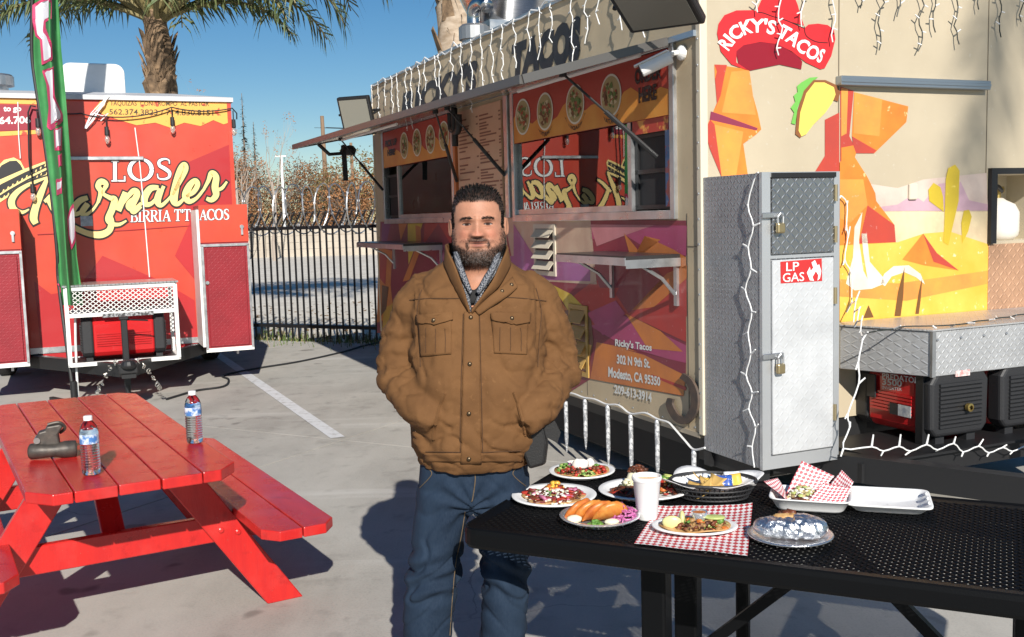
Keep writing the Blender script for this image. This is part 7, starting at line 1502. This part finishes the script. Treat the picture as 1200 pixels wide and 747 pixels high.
def face_disp(x, z):
    ax = abs(x); d = 0
    if -.046 < z < .026:
        t = sstep(.022, -.026, z); d += (.004+.020*t)*math.exp(-(x/(.0080+.0075*t))**2)*sstep(-.0425, -.034, z)
    d += .0100*gs(ax, z, .0160, -.031, .0085, .0080)
    d += .0085*gs(ax, z, .031, .0165, .021, .0070)+.003*gs(x, z, 0, .018, .012, .01)
    d -= .0105*gs(ax, z, .031, .002, .014, .0085); d += .0062*gs(ax, z, .0325, .0020, .0125, .0052); d += .0045*gs(ax, z, .032, -.0095, .014, .0045)
    d -= .0022*max(0, 1-((z-.0005)/.005)**2)*max(0, 1-((ax-.033)/.0135)**2)
    d += .0075*gs(ax, z, .047, -.024, .020, .018); d -= .0035*gs(ax, z, .030-.15*(z+.04), -.045, .005, .014)
    d += .0045*gs(x, z, 0, -.0495, .024, .005)+.0062*gs(x, z, 0, -.0655, .021, .0055)-.0042*gs(x, z, 0, -.0575-.6*x*x, .027, .0022)-.0040*gs(x, z, 0, -.0755, .018, .005)+.006*gs(x, z, 0, -.094, .022, .014)
    return d
def beard_mask(x, y, z):
    ax = abs(x)
    if z > -.004 or y > .03: return 0
    side = .62*sstep(.060, .074, ax)*sstep(-.002, -.034, z)
    jaw = sstep(-.066, -.086, z-.42*max(0, ax-.030))
    mous = gs(x, z, 0, -.0460-2.5*x*x, .033, .0062)*1.6 if z < -.038 else 0
    cor = gs(ax, z, .0320, -.062, .0055, .016)*1.1
    soul = gs(x, z, 0, -.0765, .009, .006)*.8
    m_ = max(side, jaw, mous, cor, soul)
    if ax < .022 and -.072 < z < -.051: m_ *= .06
    if z < -.124: m_ *= sstep(-.146, -.122, z)
    return min(1, m_)
skin = Vector((.45, .215, .135)); dark = Vector((.020, .014, .011)); body = MB(); body.col = []
zs = []; z = .1159
while z > -.25:
    zs.append(z); z -= .0011 if -.115 < z < .04 else .0022 if z > .1 or z < -.1 else .0028
NT = 170
for z in zs:
    f, bk, w_ = interp(FR, z), interp(BK, z), interp(WD, z)
    for j in range(NT):
        # denser at the front
        t = 2*math.pi*j/NT; a = t-.62*math.sin(t)*.75; s_, c_ = math.sin(a), math.cos(a)
        e = .97
        x = w_*math.copysign(abs(s_)**e, s_); y = (f if c_ > 0 else -bk)*1.0; y = f*c_**.98 if c_ > 0 else bk*abs(c_)**.95
        fr_ = max(0, c_)**.6 if c_ > 0 else 0
        d = face_disp(x, z)*fr_ if z > -.12 else 0
        bm = beard_mask(x, y, z)
        y -= d+.003*bm*fr_; x *= 1+.03*bm
        if z < -.13: y += 0
        col = skin*(1+.10*noise.noise(Vector((x*60, y*60, z*60)))+.10*noise.noise(Vector((x*260, y*260, z*260)))+.07*noise.noise(Vector((x*22, y*22, z*22+4))))
        ax = abs(x)
        red_ = .55*gs(ax, z, .042, -.030, .022, .020)+.6*gs(x, z, 0, -.028, .014, .012); col = Vector((col.x*(1+.10*red_), col.y*(1-.20*red_), col.z*(1-.18*red_)))
        if c_ > 0:
            lip = max(gs(x, z, 0, -.0525, .020, .0036), gs(x, z, 0, -.0635, .019, .0048)); col = col.lerp(Vector((.25, .085, .07)), min(1, lip*1.15)*.85)
            col = col.lerp(Vector((.06, .02, .018)), min(1, 1.3*gs(x, z, 0, -.0577-.4*x*x, .027, .0016)))
            br = gs(0, z, 0, .0168+.0030*math.cos((ax-.032)*60)-.16*max(0, ax-.040), 1, .0034)*(sstep(.010, .020, ax)*sstep(.054, .042, ax)); col = col.lerp(dark, min(1, br*1.1)*(.50+.30*noise.noise(Vector((x*300, z*300, 5)))))
            eh = .0040*(1-((ax-.033)/.0138)**2); ez = z-.0006+.02*(ax-.033)
            if eh > 0:
                inn = sstep(eh+.0006, eh-.0006, abs(ez)); ir = sstep(.0068, .0056, abs(ax-.0325)); ec_ = Vector((.34, .29, .265)).lerp(Vector((.010, .006, .0045)), ir); col = col.lerp(ec_, inn)  # eye whites painted darker, as if in the shadow of the lids
                col = col.lerp(Vector((.010, .007, .006)), min(1, 1.25*math.exp(-((ez-eh)/.0016)**2))); col = col.lerp(Vector((.14, .055, .04)), .6*math.exp(-((ez+eh)/.0010)**2))
            lid = 1.25*gs(ax, z, .032, .0085, .017, .0045)+.8*gs(ax, z, .032, -.0075, .016, .003); col = col.lerp(Vector((.27, .11, .07)), min(1, lid)*.55)  # eyelid shading painted into the skin colour above and below the eyes
            col = col.lerp(Vector((.10, .03, .02)), .85*gs(ax, z, .0085, -.0385, .0042, .0020))
        grey = max(0, gs(x, z, 0, -.105, .045, .022))*.7
        bc = Vector((.035, .026, .022)).lerp(Vector((.16, .145, .135)), grey*(.5+.5*noise.noise(Vector((x*300, z*300, 0)))))
        nz = .5+.5*noise.noise(Vector((x*420, y*420, z*420))); col = col.lerp(bc, min(1, bm*(.62+.36*nz)))
        hair_l = .061-.9*max(0, ax-.052) if y < 0 else -1
        hairm = 0
        if y > .03: hairm = sstep(-.075, -.05, z)
        elif y > -.055 and ax > .066: hairm = sstep(-.02, .0, z) if y > -.04 else sstep(.03, .045, z)
        hairm = max(hairm, sstep(.064-.75*max(0, ax-.050), .076-.75*max(0, ax-.050), z) if y < .03 else 0)
        col = col.lerp(dark*.8, hairm*.95)
        body.v.append((x, y, z)); body.col.append(tuple(col))
nr = len(zs); body.f = [(i*NT+j, (i+1)*NT+j, (i+1)*NT+(j+1) % NT, i*NT+(j+1) % NT) for i in range(nr-1) for j in range(NT)]+[tuple(range(NT))]; body.m = [0]*len(body.f)
for s in (-1, 1):       # ears
    b0 = len(body.v); nu, nv = 14, 8
    for i in range(nu+1):
        t = i/nu*2*math.pi
        for j in range(nv+1):
            r_ = j/nv; rim = .004*math.sin(r_*math.pi*1.0)+.006*sstep(.55, .85, r_)*sstep(1.05, .9, r_)
            ey_, ez_ = .017*r_*math.cos(t), .031*r_*math.sin(t)*(1.0 if math.sin(t) > 0 else .95)-.006
            body.v.append((s*(.0785+rim+.010*(ey_+.017)/.034+(.0 if r_ < .99 else -.004)), .012+ey_+.10*ez_, ez_-.004)); body.col.append(tuple(skin*(.95 if r_ > .5 else .72)))
    body.f += [(b0+i*(nv+1)+j, b0+(i+1)*(nv+1)+j, b0+(i+1)*(nv+1)+j+1, b0+i*(nv+1)+j+1) for i in range(nu) for j in range(nv)]; body.m += [0]*(nu*nv)
bo = body.build('body', attr_mat('skin', .50, .55, 420, .03, .34, .0016), man, smooth=True, loc=HC)
# ---- hair, brows, beard strands
hb = MB(); hb.col = None; r = random.Random(12); 
ridx = [i for i, c in enumerate(body.col[:nr*NT])]
def root(i): return Vector(body.v[i])
for k in range(15000):
    i = r.randrange(0, nr*NT); p = root(i); x, y, z = p; ax = abs(x)
    hl = .067-.75*max(0, ax-.050)+.002*math.sin(x*140)
    if y >= .03: ok = z > -.06
    elif y > -.045 and ax > .064: ok = z > -.012
    else: ok = z > hl
    if not ok: continue
    d = Vector((x*6, y*5+.12, z*6)).normalized(); top = sstep(.06, .11, z)
    if y < .02 and z > .05: d = (d*.55+Vector((.10*r.gauss(0, 1)+x*2, .55-.25*sstep(-.02, -.08, y), .45))).normalized()
    else: d = (d+Vector((0, .5, -.8))).normalized()
    d = (d+Vector((r.gauss(0, .13), r.gauss(0, .13), r.gauss(0, .10)))).normalized()
    L = (.006+.009*top*r.uniform(.6, 1.25)) if z > .03 else .0045; s_ = d.cross(Vector((r.gauss(0, 1), r.gauss(0, 1), r.gauss(0, 1)))).normalized()*.0011
    m1 = p+d*L*.6; e = m1+(d+Vector((r.gauss(0, .2), .35, -.1))).normalized()*L*.5
    hb.add([p-s_, p+s_, m1+s_*.8, m1-s_*.8, e], [(0, 1, 2, 3), (3, 2, 4)])
stuff(hb.build('hair', mat('black_hair', (.007, .006, .0055), .6, spec=.12), man, loc=HC))
bb_ = MB()
for k in range(26000):
    i = r.randrange(0, nr*NT); p = root(i); x, y, z = p
    if z > .0 or z < -.155 or y > .03: continue
    mk = beard_mask(x, y, z)
    if r.random() > mk*.9: continue
    d = (Vector((x*5, y*6, -.25))).normalized(); d = (d+Vector((r.gauss(0, .25), r.gauss(0, .2), r.gauss(-.3, .25)))).normalized(); L = (.0055 if z < -.07 else .0042)*r.uniform(.6, 1.3); s_ = d.cross(Vector((r.gauss(0, 1), r.gauss(0, 1), r.gauss(0, 1)))).normalized()*.00055
    g_ = 1 if r.random() < .62*gs(x, z, 0, -.108, .045, .022) else 0
    bb_.add([p-s_, p+s_, p+d*L], [(0, 1, 2)], g_)
for k in range(230):
    s = r.choice((-1, 1)); ax = r.uniform(.013, .050); z = .0168+.0030*math.cos((ax-.032)*60)-.16*max(0, ax-.040)+r.gauss(0, .0018); f = interp(FR, z); x = s*ax; y = f*math.sqrt(max(0, 1-(ax/.0795)**2))-face_disp(x, z)-.0008
    d = Vector((s*.9, -.25, .25+r.gauss(0, .25))).normalized(); p = Vector((x, y, z)); sd_ = Vector((0, 0, .0005)); bb_.add([p-sd_, p+sd_, p+d*.007], [(0, 1, 2)], 0)
stuff(bb_.build('beard', [MATS['black_hair'], mat('grey_hair', (.20, .18, .165), .5)], man, loc=HC))
# ---- jeans
def denim():
    m, nt, b = _nodes('denim'); b.inputs['Roughness'].default_value = .85; b.inputs['Specular IOR Level'].default_value = .2
    f = noise_fac(nt, 5, 5, .38, .68, stretch=(1, 1, .45)); f2 = noise_fac(nt, 260, 2, .3, .7, stretch=(1, 1, .25)); c = mixc(nt, f, (.0078, .017, .035), (.021, .039, .070)); c = mixc(nt, math_node(nt, 'MULTIPLY', f2, .35), c, (.030, .046, .072)); nt.links.new(c, b.inputs['Base Color']); bump(nt, b, f2, .25, .0012); MATS['denim'] = m; return m
dn = denim(); gz = 0
jl = MB()
loft(jl, [sec(596, 500, 612, .10, .015), sec(580, 491, 619, .128, .01), sec(560, 490, 620, .138, .005), sec(540, 492, 618, .140, .0), sec(520, 494, 616, .135, .0)], 32, 2.4)
zg = [mp(500, y, 0).z for y in (575, 905)]
def leg(pts): 
    loft(jl, [sec(py, xl, xr, b_, dy) for py, xl, xr, b_, dy in pts], 24, 2.1)
leg([(905, 466, 520, .085, .03), (870, 468, 519, .080, .03), (800, 470, 524, .082, .02), (760, 471, 528, .086, .012), (720, 472, 532, .090, .002), (690, 475, 536, .096, -.006), (655, 481, 541, .100, -.002), (620, 484, 548, .108, .0), (590, 487, 553, .116, .005), (570, 489, 556, .120, .005)])
leg([(905, 566, 618, .085, .03), (870, 566, 617, .080, .03), (800, 563, 616, .082, .02), (760, 562, 616, .086, .012), (720, 563, 618, .090, .002), (690, 565, 620, .096, -.006), (655, 564, 621, .100, -.002), (620, 560, 621, .108, .0), (590, 557, 620, .116, .005), (570, 554, 620, .120, .005)])
me = remesh(jl, .0065, 5); KN = [mp(508, 668).z, mp(590, 668).z]; XC = mp(555, 600).x; CR = mp(555, 585)
def jean_disp(p, n):
    x, y, z = p; kz = KN[0]; d = .004*noise.noise(Vector((x*8, y*8, z*5)))
    s = -1 if x < XC else 1
    k = noise.noise(Vector((x*7, y*7, z*4)))
    d += .0085*math.exp(-((z-kz)/.085)**2)*math.sin((z+x*s*.55)*88+k*4.5)
    d += .0085*math.exp(-((z-.14)/.13)**2)*math.sin(z*75+k*5+x*22)
    rr_ = math.hypot(x-CR.x, z-CR.z); d += .006*math.exp(-(rr_/.13)**2)*math.sin(math.atan2(z-CR.z, abs(x-CR.x)+.01)*11+k*2)
    d -= .0095*max(0, 1-abs(noise.noise(Vector((x*6*s, y*7, z*11+x*7*s)))*7))*(.35+math.exp(-((z-kz)/.12)**2))
    d += .003*math.sin(z*36+x*40*s+k*5)*math.exp(-((z-.62)/.18)**2)
    return d
jeans = finish(me, 'jeans', dn, jean_disp)
bvj = BVHTree.FromPolygons([v.co.copy() for v in me.vertices], [tuple(p.vertices) for p in me.polygons])
gold = mat('stitch_gold', (.14, .095, .05), .85)
seam('fly_seam', [(556, 546), (557, 562), (555, 578), (553, 588)], gold, .0016, .001, jeans, bv=bvj); seam('inseam', [(545, 600), (540, 630), (534, 660), (530, 700), (527, 745)], gold, .0014, .001, jeans, bv=bvj); seam('pocket_seam', [(500, 548), (506, 556), (492, 572)], gold, .0013, .001, jeans, bv=bvj); seam('pocket_seam', [(608, 546), (601, 556), (616, 570)], gold, .0013, .001, jeans, bv=bvj)
for s, xs_, xr in ((-1, 466, 520), (1, 566, 618)):      # shoes
    a, c = mp(xs_, 905), mp(xr, 905); cx_ = (a.x+c.x)/2; b = MB(); vs = []; n_ = 22; rows = [(-.20, .030, .035), (-.185, .042, .05), (-.15, .050, .062), (-.09, .052, .075), (-.02, .050, .105), (.05, .046, .12), (.10, .043, .115), (.125, .030, .09)]
    for y_, w_, h_ in rows:
        for j in range(n_): t = 2*math.pi*j/n_; vs.append((cx_+s*(-y_*.18)+w_*math.cos(t), y_, max(.0, h_*.5+h_*.5*math.sin(t))))
    b.add(vs, [(i*n_+j, (i+1)*n_+j, (i+1)*n_+(j+1) % n_, i*n_+(j+1) % n_) for i in range(len(rows)-1) for j in range(n_)]+[tuple(range(n_)), tuple(reversed(range((len(rows)-1)*n_, len(rows)*n_)))]); b.build('shoe', mat('boot_brown', (.09, .05, .03), .6), man, smooth=True)
# ---- belt pouch under the right hand
pc = mat('pouch_black', (.008, .0075, .0075), .55, bmp=.3, bscale=200)
b = MB(); q = [(617, 503), (637, 500), (641, 520), (638, 545), (620, 550), (612, 530)]; fr_ = [mp(x, y, -.13) for x, y in q]; bk_ = [mp(x+2, y-1, -.04) for x, y in q]; n_ = len(q)
b.add(fr_+bk_, [tuple(range(n_)), tuple(reversed(range(n_, 2*n_)))]+[(i, n_+i, n_+(i+1) % n_, (i+1) % n_) for i in range(n_)]); pch = b.build('belt_pouch', pc, man, bevel=.008, seg=2, fixn=True)
b = MB(); fl_ = [mp(x, y, -.115) for x, y in [(634, 495), (650, 493), (657, 507), (653, 519), (640, 512)]]; b.add(fl_, [tuple(range(5))]); b.build('pouch_flap', pc, pch, solid=.012)
b = MB()
for (x, y) in ((622, 502), (627, 500), (632, 499)): b.tube([mp(x, y+14, -.10), mp(x, y-3, -.105)], .006, 8)
b.build('pouch_tool', mat('tool_grey', (.25, .25, .26), .35, metal=.7), pch)
